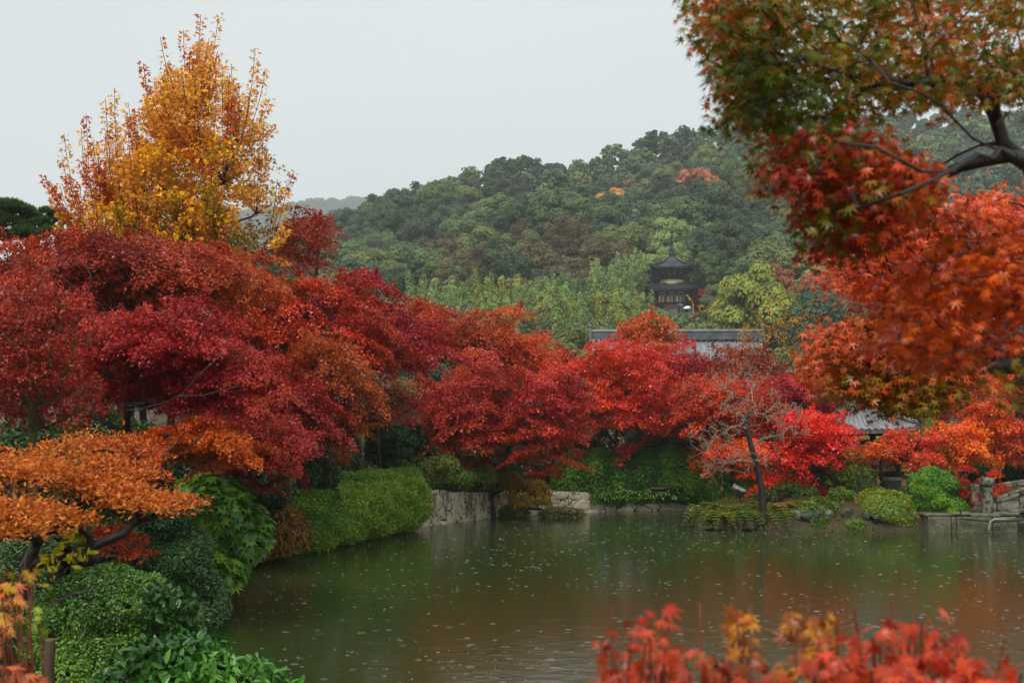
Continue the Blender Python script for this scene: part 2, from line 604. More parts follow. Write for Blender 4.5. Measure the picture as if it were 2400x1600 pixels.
ALLTREES = []
def ashore(x, y, marg=0.9):
    for r in np.arange(0, 9, 0.3):
        for an in np.arange(0, 6.28, 0.3):
            qx, qy = x + r * math.cos(an + 1.5), y + r * math.sin(an + 1.5)
            if pond_sd(qx, qy)[0] > marg: return qx, qy
    return x, y
def maple(label, px, yt, yb, wpx, d, pal, seed, npad=110, pad=0.55, leaf=None, base=None, group=None, tpl='quad', dens=1.5,
          name='maple_tree', cat='maple', bark='bark', extra=(), depth=0.75, lean=0.0, shell=0.4, mat='leaf_wet', cut=-0.8,
          htpad=0.32, hang=0.35, trunks=1, nosort=False, jit=0.22, scale=1.6, keep=None, r0=None, fork=0.38, limbs=()):
    rng = np.random.RandomState(seed)
    top, bot = W(px, yt, d), W(px, yb, d)
    c = (top + bot) / 2
    rz = (top[2] - bot[2]) / 2
    rx = wpx / 2 / FPX * d
    ry = max(rx * depth, 0.8)
    r = np.array((rx - pad * 0.5, ry, max(rz - pad * htpad, 0.3)))
    bx = W(base if base is not None else px + lean, 1000, d)[0]
    bx, by = ashore(bx, d + 0.2)
    bz = gz(bx, by)
    root = empty(name, (bx, by, bz))
    tag(root, label, cat, group)
    o = np.array((bx, by, bz))
    pads = poisson(rng, multi_sampler(rng, c, r * np.array((1.10, 1.05, 1.03)), shell, cut, 0.3), int(npad * 1.15), pad * 1.12, zs=1.75)
    ex = [W(e[0], e[1], d + (e[2] if len(e) > 2 else 0)) for e in extra]
    if keep is not None:
        pads = np.array([p for p in pads if keep(p)])
    alltg = np.array(list(pads) + list(ex)) if len(ex) else pads
    fk = o + (c - o) * np.array((fork, fork, 0)) * 1.0
    fk[2] = o[2] + max(0.5, (bot[2] - o[2]) * 0.5 + rz * 0.2)
    tp = [o - np.array((0, 0, 0.25)), o * 0.6 + fk * 0.4 + rng.normal(0, 0.04, 3), fk]
    tp = [p - o for p in tp]
    sk = Skel(tp, r0 or (0.03 + 0.012 * (rx + rz)))
    # main limbs first: a few far targets, then everything
    far = []
    for k in range(6):
        an = 2 * np.pi * (k + rng.uniform(0, 0.6)) / 6
        far.append(c + r * np.array((0.6 * math.cos(an), 0.6 * math.sin(an), rng.uniform(0.0, 0.5))) - o)
    sk.grow(rng, far, up=0.7, wob=0.06, zpen=1.5, lowest=2)
    for limb in limbs:
        q = [W(a, b, d + e_) - o for a, b, e_ in limb]
        prev = int(np.argmin(np.linalg.norm(np.array(sk.P) - q[0], axis=1))); cur = sk.P[prev]
        for pt in q:
            nn = max(1, int(np.linalg.norm(pt - cur) / .2)); c0 = cur
            for s_ in range(1, nn + 1):
                sk.P.append(c0 + (pt - c0) * s_ / nn + rng.normal(0, .012, 3)); sk.par.append(prev); prev = len(sk.P) - 1
            cur = pt
    sk.grow(rng, alltg - o, up=0.3, wob=0.05, lowest=2)
    sk.meshes([('trunk', M[bark])], root, n=6)
    lf = (leaf or max(0.05, 0.0026 * d)) * 0.84
    lv = Leaves()
    for q, p in enumerate(alltg):
        a = pad * rng.uniform(0.5, 1.3)
        n = int(dens * .9 * math.pi * a * a / (0.36 * lf * lf))
        dv = (p - c) / r
        tl = (dv[0] * 0.3 + rng.normal(0, .28), dv[1] * 0.3 + rng.normal(0, .28))
        pad_leaves(lv, rng, p - o, a, pad * htpad * 0.85, n, lf, pal, tpl, seed, tl, scale=scale * .6, hang=hang, jit=jit, nspread=.62, stretchy=True)
        if dv[2] > .25 and rng.uniform() < .6:
            # an upright leafy shoot above the spray
            m_ = int(.22 * n) + 6
            hh = pad * rng.uniform(.5, 1.1)
            b0 = p - o + np.array((rng.normal(0, a * .35), rng.normal(0, a * .35), 0))
            u_ = rng.uniform(0, 1, m_)
            Pq = b0 + np.stack([rng.normal(0, 1, m_) * .12 * pad * (1.25 - u_) + dv[0] * hh * .4 * u_, rng.normal(0, 1, m_) * .12 * pad * (1.25 - u_), hh * u_], 1)
            lv.add(Pq, rng.normal(0, .6, (m_, 3)) + (0, 0, .6), rng.normal(0, 1, (m_, 3)) + (0, 0, .2), lf * rng.uniform(.6, 1.1, m_), pal_cols(rng, Pq, pal, scale * .6, seed, jit), tpl)
    lv.build('crown', M[mat], root)
    ALLTREES.append(lv.count())
    return root

def ellips_shell(rng, ells, density, depth=0.22, rough=0.12, seed=0, zmin=None, sq=2.0, rs=3.0):
    """points + normals on the skin of a union of ellipsoids [(c, r)], density per m2; sq>2 makes them boxy"""
    Ps, Ns = [], []
    cs = np.array([e[0] for e in ells], dtype=float); rs_ = np.array([e[1] for e in ells], dtype=float)
    for i in range(len(ells)):
        r = rs_[i]
        p_ = 1.6
        area = 4 * np.pi * (((r[0] * r[1]) ** p_ + (r[0] * r[2]) ** p_ + (r[1] * r[2]) ** p_) / 3) ** (1 / p_)
        n = max(8, int(area * density))
        v = sph(rng, n)
        if sq != 2.0:
            s = (np.abs(v) ** sq).sum(1) ** (1 / sq)
            v = v / s[:, None]
        nr = unit(np.sign(v) * np.abs(v) ** (sq - 1) / r)
        bump = rough * vnoise(cs[i] + v * r, rs, seed)
        q = 1 - depth * rng.uniform(0, 1, n) ** 1.6 + bump
        P = cs[i] + v * r * q[:, None]
        keep = np.ones(n, bool)
        for j in range(len(ells)):
            if j == i: continue
            dd = (np.abs((P - cs[j]) / rs_[j]) ** sq).sum(1)
            keep &= dd > (0.80 ** sq)
        if zmin is not None: keep &= P[:, 2] > zmin
        Ps.append(P[keep]); Ns.append(nr[keep])
    return np.concatenate(Ps), np.concatenate(Ns)

def shrub(label, ells, pal, leaf, seed, name='shrub', cat='shrub', group=None, cover=2.0, tpl='oval', mat='leaf_gloss', depth=0.25,
          rough=0.1, bark='bark', sq=2.0, spread=0.5, upb=0.35, scale=3.0, rs=3.0, stems=26, base=None, jit=0.22, part='foliage', zmin=None, lumps=0, lump_r=0.2, hang=-0.3):
    rng = np.random.RandomState(seed)
    ells = [(np.array(c, dtype=float), np.array(r, dtype=float)) for c, r in ells]
    if lumps:
        big = list(ells)
        new = []
        for c, r in big:
            for k in range(lumps):
                v = sph(rng, 1)[0]
                if v[2] < -0.6: v[2] *= -1
                lr = lump_r * rng.uniform(0.7, 1.4)
                new.append((c + v * (r - lr * 0.45), np.array((lr, lr, lr * 0.75))))
            new.append((c, r * 0.86))
        ells = new
    cm = np.mean([e[0] for e in ells], axis=0)
    if base is None:
        base = (cm[0], cm[1], gz(cm[0], cm[1]))
    o = np.array(base, dtype=float)
    root = empty(name, o)
    tag(root, label, cat, group)
    P, N = ellips_shell(rng, ells, cover / (0.3 * leaf * leaf), depth, rough, seed, sq=sq, rs=rs)
    zz = o[2] - 0.15 if zmin is None else zmin
    k = P[:, 2] > zz
    P, N = P[k], N[k]
    Nn = N + rng.normal(0, spread, P.shape) + np.array((0, 0, upb))
    T = N * 0.8 + rng.normal(0, 0.6, P.shape) + np.array((0, 0, -hang))
    lv = Leaves()
    lv.add(P - o, Nn, T, leaf * rng.uniform(0.7, 1.25, len(P)), pal_cols(rng, P, pal, scale, seed, jit), tpl)
    lv.build(part, M[mat], root)
    ALLTREES.append(lv.count())
    if stems:
        sk = Skel([(0, 0, -0.1), (0, 0, 0.12)], 0.03 + 0.012 * stems ** 0.5)
        sel = P[rng.choice(len(P), min(stems, len(P)), replace=False)]
        sel = sel[sel[:, 2] > o[2] + 0.1] - o
        sk.grow(rng, sel * 0.93, step=0.2, up=0.3, wob=0.03, lowest=1)
        sk.meshes([('stems', M[bark])], root, rmin=0.004, n=5)
    return root

# ------------------------------------------------------------------ terrain
SHORE = [(-5.2, 19.8), (-5.5, 22.5), (-5.7, 24.7), (-5.3, 27), (-4.7, 29.5), (-3.7, 32.3), (-2.75, 35.4), (-0.1, 39.7), (3.1, 41.9), (6.4, 42.6),
         (8.3, 41.6), (7.2, 39.0), (5.6, 37.2), (5.0, 35.6), (5.6, 34.7), (7.5, 34.3), (9.6, 34.2), (11.4, 34.15), (13.0, 34.1), (13.4, 38),
         (15.5, 42), (19, 42), (19.5, 34), (24, 31), (25, 18), (12.8, 11), (7.0, 8.2), (3.2, 7.2), (0, 6.8), (-1.7, 8.3), (-2.7, 11.5), (-4.3, 16)]
SH = np.array(SHORE)
def pond_sd(x, y):
    """signed distance to the shoreline, negative inside the pond"""
    x = np.atleast_1d(np.asarray(x, dtype=float)); y = np.atleast_1d(np.asarray(y, dtype=float))
    dmin = np.full(x.shape, 1e9)
    inside = np.zeros(x.shape, bool)
    n = len(SH)
    for i in range(n):
        a, b = SH[i], SH[(i + 1) % n]
        ab = b - a
        t = np.clip(((x - a[0]) * ab[0] + (y - a[1]) * ab[1]) / (ab @ ab), 0, 1)
        dd = np.hypot(x - a[0] - t * ab[0], y - a[1] - t * ab[1])
        dmin = np.minimum(dmin, dd)
        cond = ((a[1] > y) != (b[1] > y)) & (x < (b[0] - a[0]) * (y - a[1]) / (b[1] - a[1] + 1e-12) + a[0])
        inside ^= cond
    return np.where(inside, -dmin, dmin)

# height of the wooded hill along its ridge, read from its skyline
_RP = [(-400, 850), (200, 820), (420, 740), (560, 660), (680, 575), (750, 530), (850, 490), (900, 462), (1000, 430), (1100, 392), (1200, 372), (1300, 376), (1400, 366), (1500, 328),
       (1600, 300), (1640, 290), (1760, 296), (1900, 292), (2100, 262), (2300, 250), (2500, 262), (2900, 330), (3600, 430)]
def _ridge_tables():
    xs, hs_, ys = [], [], []
    for px, py in _RP:
        Yr = 400 + 160 * min(1, max(0, (px - 1650) / 500))
        xs.append((px - 1200) / FPX * Yr); ys.append(Yr)
        hs_.append(max(2, CAM_Z + (980 - py) / FPX * Yr - 7.6))
    return np.array(xs), np.array(hs_), np.array(ys)
_RX, _RH, _RY = _ridge_tables()
def terrain(x, y):
    x = np.atleast_1d(np.asarray(x, dtype=float)); y = np.atleast_1d(np.asarray(y, dtype=float))
    sd_ = pond_sd(x, y)
    out_ = 0.10 + 0.55 * np.clip(sd_ / 0.5, 0, 1) + 0.45 * np.clip((sd_ - 0.5) / 5, 0, 1)
    z = np.where(sd_ < 0, np.maximum(-0.9, sd_ * 1.2 - 0.12), out_)
    z = np.where((sd_ >= 0) & (sd_ < 0.15), -0.12 + 0.22 * sd_ / 0.15, z)
    z = z + 0.4 * np.clip((y - 45) / 40, 0, 1.5)
    H = np.interp(x, _RX, _RH); Yr = np.interp(x, _RX, _RY)
    t = np.clip((y - 100) / (Yr - 100), 0, 1)
    hill = H * t ** 1.45
    back = np.exp(-(np.maximum(0, y - Yr) / 160) ** 2)
    bumps = (3.0 * np.sin(x * 0.035 + 1) * np.sin(y * 0.03) + 1.6 * np.sin(x * 0.09 + y * 0.05)) * np.clip((y - 130) / 100, 0, 1) * np.clip((Yr + 0 - y) / 60, 0, 1)
    far = (296 + 8 * np.sin(x * .02)) * np.exp(-(np.maximum(0, np.abs(x + 330) - 110) / 150) ** 2 - ((y - 1850) / 260) ** 2)
    return z + hill * back + bumps + far
def gz(x, y):
    return float(terrain(x, y)[0])

def _axis(fine0, fine1, step, lo, hi, g=1.09):
    a = list(np.arange(fine0, fine1, step))
    s = step; v = a[-1]
    while v < hi:
        s = min(s * g, 12 if v < 650 else 36); v += s; a.append(v)
    s = step; v = a[0]
    pre = []
    while v > lo:
        s = min(s * g, 12 if v > -250 else 60); v -= s; pre.append(v)
    return np.array(pre[::-1] + a)
gx = _axis(-8, 21, 0.16, -1100, 1100)
gy = _axis(5, 44, 0.16, -150, 2000)
XX, YY = np.meshgrid(gx, gy)
ZZ = terrain(XX.ravel(), YY.ravel())
rngT = np.random.RandomState(3)
sdT = pond_sd(XX.ravel(), YY.ravel())
ZZ = ZZ + np.where((sdT > 0.1) & (YY.ravel() < 60), 0.03 * vnoise(np.stack([XX.ravel(), YY.ravel(), ZZ], 1), 3.0, 5), 0)
nx, ny = len(gx), len(gy)
ii = np.arange((ny - 1) * (nx - 1))
r_, c_ = ii // (nx - 1), ii % (nx - 1)
a0 = r_ * nx + c_
lp = np.stack([a0, a0 + 1, a0 + nx + 1, a0 + nx], 1).ravel()
me = fast_mesh('ground', np.stack([XX.ravel(), YY.ravel(), ZZ], 1), np.full(len(ii), 4), lp, smooth=True)
M['ground'] = noisemat('mossy ground with leaf litter', '36421a', '2e2618', 1.3, 0.85, 0.6, bscale=14, c3='7c3c1c', thr3=(0.55, 0.62), s3=22)
tag(link('ground', me, mats=[M['ground']]), kind='structure')

# ------------------------------------------------------------------ pond water
def water_mat():
    m, n, o = newmat('murky pond water')
    b = n.nodes.new('ShaderNodeBsdfPrincipled')
    b.inputs['Base Color'].default_value = (0.030, 0.034, 0.010, 1)
    b.inputs['Roughness'].default_value = 0.10
    b.inputs['IOR'].default_value = 1.33
    b.inputs['Specular IOR Level'].default_value = 0.42
    t = n.nodes.new('ShaderNodeTexCoord')
    def nz_(sc, det):
        q = n.nodes.new('ShaderNodeTexNoise'); q.inputs['Scale'].default_value = sc; q.inputs['Detail'].default_value = det
        n.links.new(t.outputs['Object'], q.inputs['Vector'])
        return q
    q1, q2 = nz_(3.0, 4), nz_(16, 5)
    b1 = n.nodes.new('ShaderNodeBump'); b1.inputs['Strength'].default_value = 0.5; b1.inputs['Distance'].default_value = 0.013
    b2 = n.nodes.new('ShaderNodeBump'); b2.inputs['Strength'].default_value = 0.5; b2.inputs['Distance'].default_value = 0.005
    n.links.new(q1.outputs['Fac'], b1.inputs['Height'])
    n.links.new(q2.outputs['Fac'], b2.inputs['Height'])
    n.links.new(b1.outputs[0], b2.inputs['Normal'])
    n.links.new(b2.outputs[0], b.inputs['Normal'])
    # large patches where the silt lies nearer the surface
    q3 = nz_(0.16, 2)
    r3 = n.nodes.new('ShaderNodeMapRange'); r3.inputs['From Min'].default_value = 0.35; r3.inputs['From Max'].default_value = 0.65
    n.links.new(q3.outputs['Fac'], r3.inputs['Value'])
    mx = n.nodes.new('ShaderNodeMix'); mx.data_type = 'RGBA'
    mx.inputs['A'].default_value = (0.026, 0.043, 0.010, 1)
    mx.inputs['B'].default_value = (0.031, 0.043, 0.010, 1)
    n.links.new(r3.outputs[0], mx.inputs['Factor'])
    n.links.new(mx.outputs['Result'], b.inputs['Base Color'])
    n.links.new(b.outputs[0], o.inputs[0])
    return m
M['water'] = water_mat()
wb = MB()
wb.add([(-12, 4, 0), (30, 4, 0), (30, 48, 0), (-12, 48, 0)], [(0, 1, 2, 3)])
tag(wb.build('pond_water', M['water']), kind='structure')

def in_pond(rng, n, y0, y1, x0=-8, x1=22, marg=0.3):
    x = rng.uniform(x0, x1, n); y = rng.uniform(y0, y1, n)
    k = pond_sd(x, y) < -marg
    return x[k], y[k]

def rain():
    rng = np.random.RandomState(71)
    x, y = in_pond(rng, 15000, 8, 42)
    k = (x > -0.42 * y - 1) & (x < 0.46 * y + 1)
    x, y = x[k], y[k]
    # thicken in drifts
    dn = vnoise(np.stack([x, y, 0 * x], 1), 0.45, 9)
    k = rng.uniform(size=len(x)) < 0.45 + 0.35 * dn
    x, y = x[k], y[k]
    V, Lp, Np = [], [], []
    off = 0
    ns = 7
    an = 2 * np.pi * np.arange(ns) / ns
    for i in range(len(x)):
        c = np.array((x[i], y[i], 0.0))
        h = rng.uniform(0.008, 0.027); rr = rng.uniform(0.002, 0.0045)
        # jet: thin cone with a bead on top
        if rng.uniform() < 0.7:
            prof = [(rr * 1.6, 0), (rr * 0.6, h * 0.5), (rr, h * 0.8), (rr * 0.5, h)]
            m = 5
            a2 = 2 * np.pi * np.arange(m) / m
            for r_, z_ in prof:
                V.append(c + np.stack([r_ * np.cos(a2), r_ * np.sin(a2), np.full(m, z_)], 1))
            for q in range(3):
                for k2 in range(m):
                    j = (k2 + 1) % m
                    Lp += [off + q * m + k2, off + q * m + j, off + (q + 1) * m + j, off + (q + 1) * m + k2]; Np.append(4)
            off += 4 * m
        # ripple ring: a low ridge
        if rng.uniform() < 0.7:
            R0 = rng.uniform(0.010, 0.05); tk = rng.uniform(0.003, 0.005); hh = rng.uniform(0.001, 0.003)
            for r_, z_ in ((R0 - tk, 0.001), (R0, hh), (R0 + tk, 0.001)):
                V.append(c + np.stack([r_ * np.cos(an), r_ * np.sin(an), np.full(ns, z_)], 1))
            for q in range(2):
                for k2 in range(ns):
                    j = (k2 + 1) % ns
                    Lp += [off + q * ns + k2, off + q * ns + j, off + (q + 1) * ns + j, off + (q + 1) * ns + k2]; Np.append(4)
            off += 3 * ns
    me = fast_mesh('rain_splashes', np.concatenate(V), np.array(Np), np.array(Lp), smooth=True)
    m, n, o = newmat('aerated splash water')
    b = n.nodes.new('ShaderNodeBsdfPrincipled')
    b.inputs['Base Color'].default_value = (0.22, 0.25, 0.24, 1)
    b.inputs['Roughness'].default_value = 0.08
    b.inputs['IOR'].default_value = 1.33
    n.links.new(b.outputs[0], o.inputs[0])
    tag(link('rain_splashes', me, mats=[m]), 'small white splashes and ripple rings of rain on the pond', 'rain splashes', kind='stuff')
rain()

# ------------------------------------------------------------------ haze
def haze():
    b = MB()
    b.box((0, 920, 185), (2600, 2500, 375))
    m, n, o = newmat('thin rain haze')
    v = n.nodes.new('ShaderNodeVolumePrincipled')
    v.inputs['Color'].default_value = (0.93, 0.97, 1.0, 1)
    v.inputs['Density'].default_value = HAZE
    v.inputs['Anisotropy'].default_value = 0.0
    n.links.new(v.outputs[0], o.inputs['Volume'])
    tag(b.build('haze', m), 'thin grey rain haze over the garden and hill', 'haze', kind='stuff')
HAZE = 0.00032
haze()

# ------------------------------------------------------------------ palettes
CRIMSON = ['901630', 'b81c30', 'cc2c34', 'c8442c']
PURPLE = ['7c1428', 'a81c2c', 'b82830', 'b83c38', 'b84824']
SCARLET = ['b01a20', 'd02a26', 'e0402c', 'd8303a']
PINKRED = ['b82038', 'd63446', 'e2484a', 'd8502e']
BRICK = ['84201a', 'a8321e', 'c04820', 'a82c28', 'c85a24']
RUST = ['98301a', 'b8421c', 'cc5420', 'a83420']
ORANGE = ['c8401c', 'dc5c1c', 'e87a24', 'cc4820']
ORRED = ['b82a1c', 'd04020', 'de5a22', 'c03028']
BROWNRED = ['6a2a1c', '8c3424', 'a4482c', '7c2c24']
GOLD = ['c8841c', 'e09a20', 'e87c20', 'c86a20']

# ------------------------------------------------------------------ maples round the pond
# left bank, near
maple('crimson maple with thin green upright stems and sparse leaves, at the left edge', 90, 610, 1050, 300, 15.5,
      ['8a1c28', 'a82030', '8c3a28', 'b04030', 'c02838'], 101, npad=120, pad=0.22, leaf=0.05, tpl='tri', bark='bark_green', base=75, htpad=0.45, dens=0.75, hang=0.8, jit=0.35)
maple('big glossy purple crimson maple leaning over the orange azalea tree', 400, 690, 1010, 470, 18.5, PURPLE, 102, npad=230, pad=0.30, leaf=0.052, tpl='tri',
      base=330, limbs=[[(330, 960, -1), (420, 930, -1.6), (480, 925, -1.7), (560, 905, -1.6)], [(420, 930, -1.6), (470, 880, -1.7), (520, 830, -1.6)], [(300, 960, -1), (220, 930, -1.4), (160, 900, -1.5)]], extra=[(600, 930), (640, 900, .3), (610, 960), (150, 900, .5), (180, 980, .4)], htpad=0.35, hang=0.6)
maple('orange red maple with dark forked limbs under the purple crimson one', 440, 965, 1120, 330, 18.0, ['b83c1c', 'cc5a20', 'd8681e', 'b02c28'], 103, npad=80, pad=0.26, leaf=0.05, tpl='tri', base=370, limbs=[[(385, 1100, -.9), (405, 1050, -1.1), (430, 1010, -1.1)], [(385, 1100, -.9), (430, 1060, -1.1), (480, 1015, -1.1)]],
      htpad=0.35, hang=0.6)
maple('low dark red maple with flat sprays above the fatsia and clipped hedge', 590, 965, 1125, 290, 21.0, ['7d1424', 'a01c28', '8c2420', 'b43034'], 104, npad=110, pad=0.30, leaf=0.055, tpl='tri', base=520,
      extra=[(690, 1110), (700, 1060, .2), (650, 1125), (615, 1140), (540, 1110), (480, 1120, -.2)], htpad=0.28, hang=0.5)
maple('bright red maple crown behind the long bare lichen branch', 110, 545, 800, 360, 27.0, ['c01c1e', 'd83424', 'b83a20', 'a82c1c'], 105, npad=160, pad=0.45, leaf=0.075, base=40)
maple('brick red maple with long dark sweeping limb over the crimson ones', 360, 555, 790, 520, 23.0, BRICK, 106, npad=260, pad=0.36, leaf=0.062, base=260,
      limbs=[[(262, 752, -1.9), (240, 715, -1.95), (200, 690, -2), (150, 655, -2), (100, 628, -2), (50, 602, -2), (-10, 575, -2)], [(205, 692, -2), (215, 650, -2), (200, 620, -1.9)]], extra=[(30, 575, -.4), (80, 600, -.3), (120, 560, -.3), (170, 620, -.3), (90, 640, -.3), (230, 560, -.2)], htpad=0.32)
maple('rusty maple with hanging brown orange sprays next to the camellia', 760, 780, 1080, 260, 28.0, ['8a3018', 'b04a1c', 'c4581e', 'a03a1e'], 107, npad=170, pad=0.40, leaf=0.072, base=760,
      extra=[(870, 900), (840, 1000), (740, 1060), (800, 1075), (780, 1040)], hang=0.8)
maple('broad red and orange maple spreading behind the rusty one', 690, 650, 960, 420, 30.0, ['a02420', 'b83020', 'c84a22', 'b82838'], 108, npad=260, pad=0.48, leaf=0.078, base=640)
maple('narrow dark red maple top with lichen twigs standing beside the golden tree', 715, 490, 690, 150, 31.0, ['741a14', '98281a', 'b43a1c'], 109, npad=70, pad=0.34, leaf=0.075, base=700, bark='bark_lichen', shell=0.55, dens=1.1)
maple('crimson maple throwing tiered branches toward the middle of the pond', 860, 655, 930, 330, 32.0, CRIMSON, 110, npad=190, pad=0.50, leaf=0.08, base=800,
      limbs=[[(830, 870, -1), (880, 840, -1.7), (940, 820, -1.8), (985, 800, -1.8)], [(850, 930, -1), (900, 912, -1.7), (960, 915, -1.8)]], extra=[(960, 860), (1000, 900), (1020, 930), (980, 950), (930, 980), (1015, 760, 1), (960, 780, .5), (985, 815, .5)], htpad=0.28)
maple('red maple filling the gap low behind the tiered crimson one', 640, 860, 1060, 380, 27.0, ['901c24', 'b02a28', 'a83420'], 111, npad=150, pad=0.45, leaf=0.072, base=600)
maple('deep red maple far behind the crimson stems near the left edge', 60, 740, 1000, 420, 24.0, ['8a1a20', 'b02c24', 'a8401e', 'c04020'], 112, npad=170, pad=0.45, leaf=0.065, base=20)
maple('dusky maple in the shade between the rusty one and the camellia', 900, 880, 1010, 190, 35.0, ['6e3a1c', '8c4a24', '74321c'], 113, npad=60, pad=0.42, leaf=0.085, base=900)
# middle bank
maple('orange red maple with pointed tops standing in front of the bamboo slope', 1010, 715, 900, 230, 44.0, ['9a2418', 'b83a20', 'c4421e'], 120, npad=110, pad=0.5, leaf=0.1, base=1000, shell=0.5,
      extra=[(965, 722), (985, 735), (1060, 735)])
maple('burnt orange maple fanning upward beside bare lichen boughs', 1150, 725, 880, 190, 43.0, ['94301a', 'b4441e', 'c4541e'], 121, npad=90, pad=0.46, leaf=0.1, base=1130, shell=0.5, htpad=0.4,
      extra=[(1190, 728), (1205, 750), (1135, 735)])
maple('dark crimson maple with tiered sprays over the ochre grass clump', 1110, 850, 1090, 300, 38.0, ['8c1a2c', 'b42c34', 'c43c34', 'b84828'], 122, npad=200, pad=0.5, leaf=0.085, base=1040,
      extra=[(1090, 1080), (1120, 1090), (1060, 1060), (1150, 1070)], htpad=0.28)
maple('raspberry red maple drooping low over the pale retaining wall', 1290, 860, 1105, 200, 37.0, ['9c1c30', 'bc2c38', 'cc4440', 'c04a2c'], 123, npad=150, pad=0.48, leaf=0.085, base=1310,
      extra=[(1250, 1085), (1290, 1100), (1330, 1080), (1270, 1110), (1310, 1105), (1240, 1070)], htpad=0.28)
maple('orange scarlet maple rising behind the two crimson ones', 1230, 770, 930, 230, 44.0, ['b4301c', 'd04a26', 'dc5030', 'a8501e'], 124, npad=120, pad=0.5, leaf=0.1, base=1230)
maple('bright scarlet maple with orange lower sprays over the ivy hedge', 1420, 806, 1060, 280, 42.0, ['d85020', 'cc3020', 'd83c34', 'd04048'], 125, npad=210, pad=0.52, leaf=0.095, base=1440,
      extra=[(1380, 1070), (1440, 1065), (1460, 1050)], limbs=[[(1440, 1060, -1.2), (1420, 1000, -1.7), (1380, 950, -1.9)], [(1425, 1000, -1.7), (1450, 940, -1.9)]], htpad=0.28)
maple('pinkish red maple whose top reaches the long tiled roof', 1500, 800, 980, 250, 46.0, PINKRED, 126, npad=130, pad=0.5, leaf=0.1, base=1500)
maple('crimson maple on several thin stems in front of the long tiled roof', 1595, 812, 1060, 250, 43.0, ['a01c30', 'c42c3c', 'cc3a34', 'a8442c'], 127, npad=170, pad=0.5, leaf=0.095, base=1580,
      limbs=[[(1575, 1050, -1), (1560, 980, -1.5), (1530, 920, -1.6)], [(1560, 980, -1.5), (1600, 930, -1.7), (1620, 880, -1.7)]], extra=[(1650, 1010), (1500, 1040)], htpad=0.28, bark='bark_lichen')
maple('small orange maple standing above the red ones before the left end of the tiled roof', 1520, 728, 850, 165, 50.0, ['b4481c', 'cc5c20', 'b83420'], 128, npad=60, pad=0.5, leaf=0.12, base=1530, shell=0.5, htpad=0.35)
maple('russet maple below the right end of the long tiled roof', 1740, 818, 960, 330, 50.0, ['7a2820', '9c3826', 'a04a2c', '8c2c30'], 129, npad=150, pad=0.55, leaf=0.115, base=1720)
maple('crimson topped maple behind the bare lichen tree', 1680, 880, 1090, 240, 41.0, ['b03024', 'cc4024', 'd04a34', 'b02434'], 130, npad=160, pad=0.5, leaf=0.09, base=1660, extra=[(1640, 1060), (1700, 1075)])
maple('salmon and orange maple showing low under the bare lichen tree', 1720, 1030, 1125, 170, 37.0, ['d8481e', 'e05c28', 'c83424'], 131, npad=60, pad=0.36, leaf=0.085, base=1700, htpad=0.28)
maple('vivid scarlet maple on the promontory with low spray toward the water', 1895, 960, 1130, 200, 36.5, ['c01420', 'e02428', 'e8402a', 'd82440'], 132, npad=170, pad=0.42, leaf=0.085, base=1930,
      extra=[(1800, 1120), (1840, 1125), (1880, 1140), (1930, 1150), (1950, 1160), (1780, 1115), (2010, 1085), (1860, 1105)], htpad=0.28)
maple('rose red maple hiding the upper edge of the pavilion roof', 1880, 860, 1000, 190, 39.5, ['a01c34', 'cc3040', 'd04844', 'c43a2c'], 133, npad=110, pad=0.42, leaf=0.09, base=1880)
maple('small multi stemmed orange red maple in front of the pavilion posts', 2130, 1000, 1115, 130, 37.0, ['b83420', 'd0482a', 'd83c38', 'cc5424'], 134, npad=90, pad=0.34, leaf=0.085, base=2090,
      extra=[(2075, 1055), (2090, 1050)], dens=1.3)
maple('orange tufted maple on a thin forked stem under the pavilion eave', 2055, 1042, 1085, 80, 36.5, ['c8481c', 'd8602a', 'c83c2c'], 135, npad=22, pad=0.26, leaf=0.08, base=2075, dens=1.2, fork=0.5)
maple('coral pink maple crown carried high on a pale lichen trunk', 2262, 830, 965, 150, 40.5, ['d83838', 'e05038', 'e06a2c', 'd8404c'], 136, npad=80, pad=0.42, leaf=0.09, base=2222, bark='bark_lichen', fork=0.3, r0=0.17)
maple('amber and orange maple below the pale lichen trunk', 2240, 980, 1110, 190, 38.0, ['e08a20', 'e0641e', 'dc4c34', 'e87820'], 137, npad=100, pad=0.40, leaf=0.085, base=2240)
maple('vermilion maple at the bridge end with spreading dark boughs', 2350, 930, 1120, 190, 38.5, ['cc3420', 'dc4a26', 'd83838', 'd05c20'], 138, npad=130, pad=0.42, leaf=0.088, base=2370)
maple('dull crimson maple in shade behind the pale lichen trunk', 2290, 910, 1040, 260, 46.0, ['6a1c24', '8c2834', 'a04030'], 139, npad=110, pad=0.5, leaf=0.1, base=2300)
maple('orange maple filling the far bank under the near branches at the right edge', 2400, 820, 1000, 260, 47.0, ['b8401c', 'd05a20', 'c84024'], 140, npad=130, pad=0.55, leaf=0.105, base=2400)
maple('golden leaved maple behind the pavilion roof', 2130, 900, 1010, 240, 47.0, ['8c8c1c', 'a8a024', '6c7c20', 'c0a02c'], 141, npad=110, pad=0.5, leaf=0.1, base=2120, mat='leaf_soft', dens=1.0)
maple('rust coloured maple between the bare lichen tree and pavilion', 1800, 890, 1050, 230, 43.5, ['a83424', 'c84430', 'b42838'], 142, npad=130, pad=0.5, leaf=0.095, base=1790)
print('LEAFFACES maples', sum(ALLTREES))

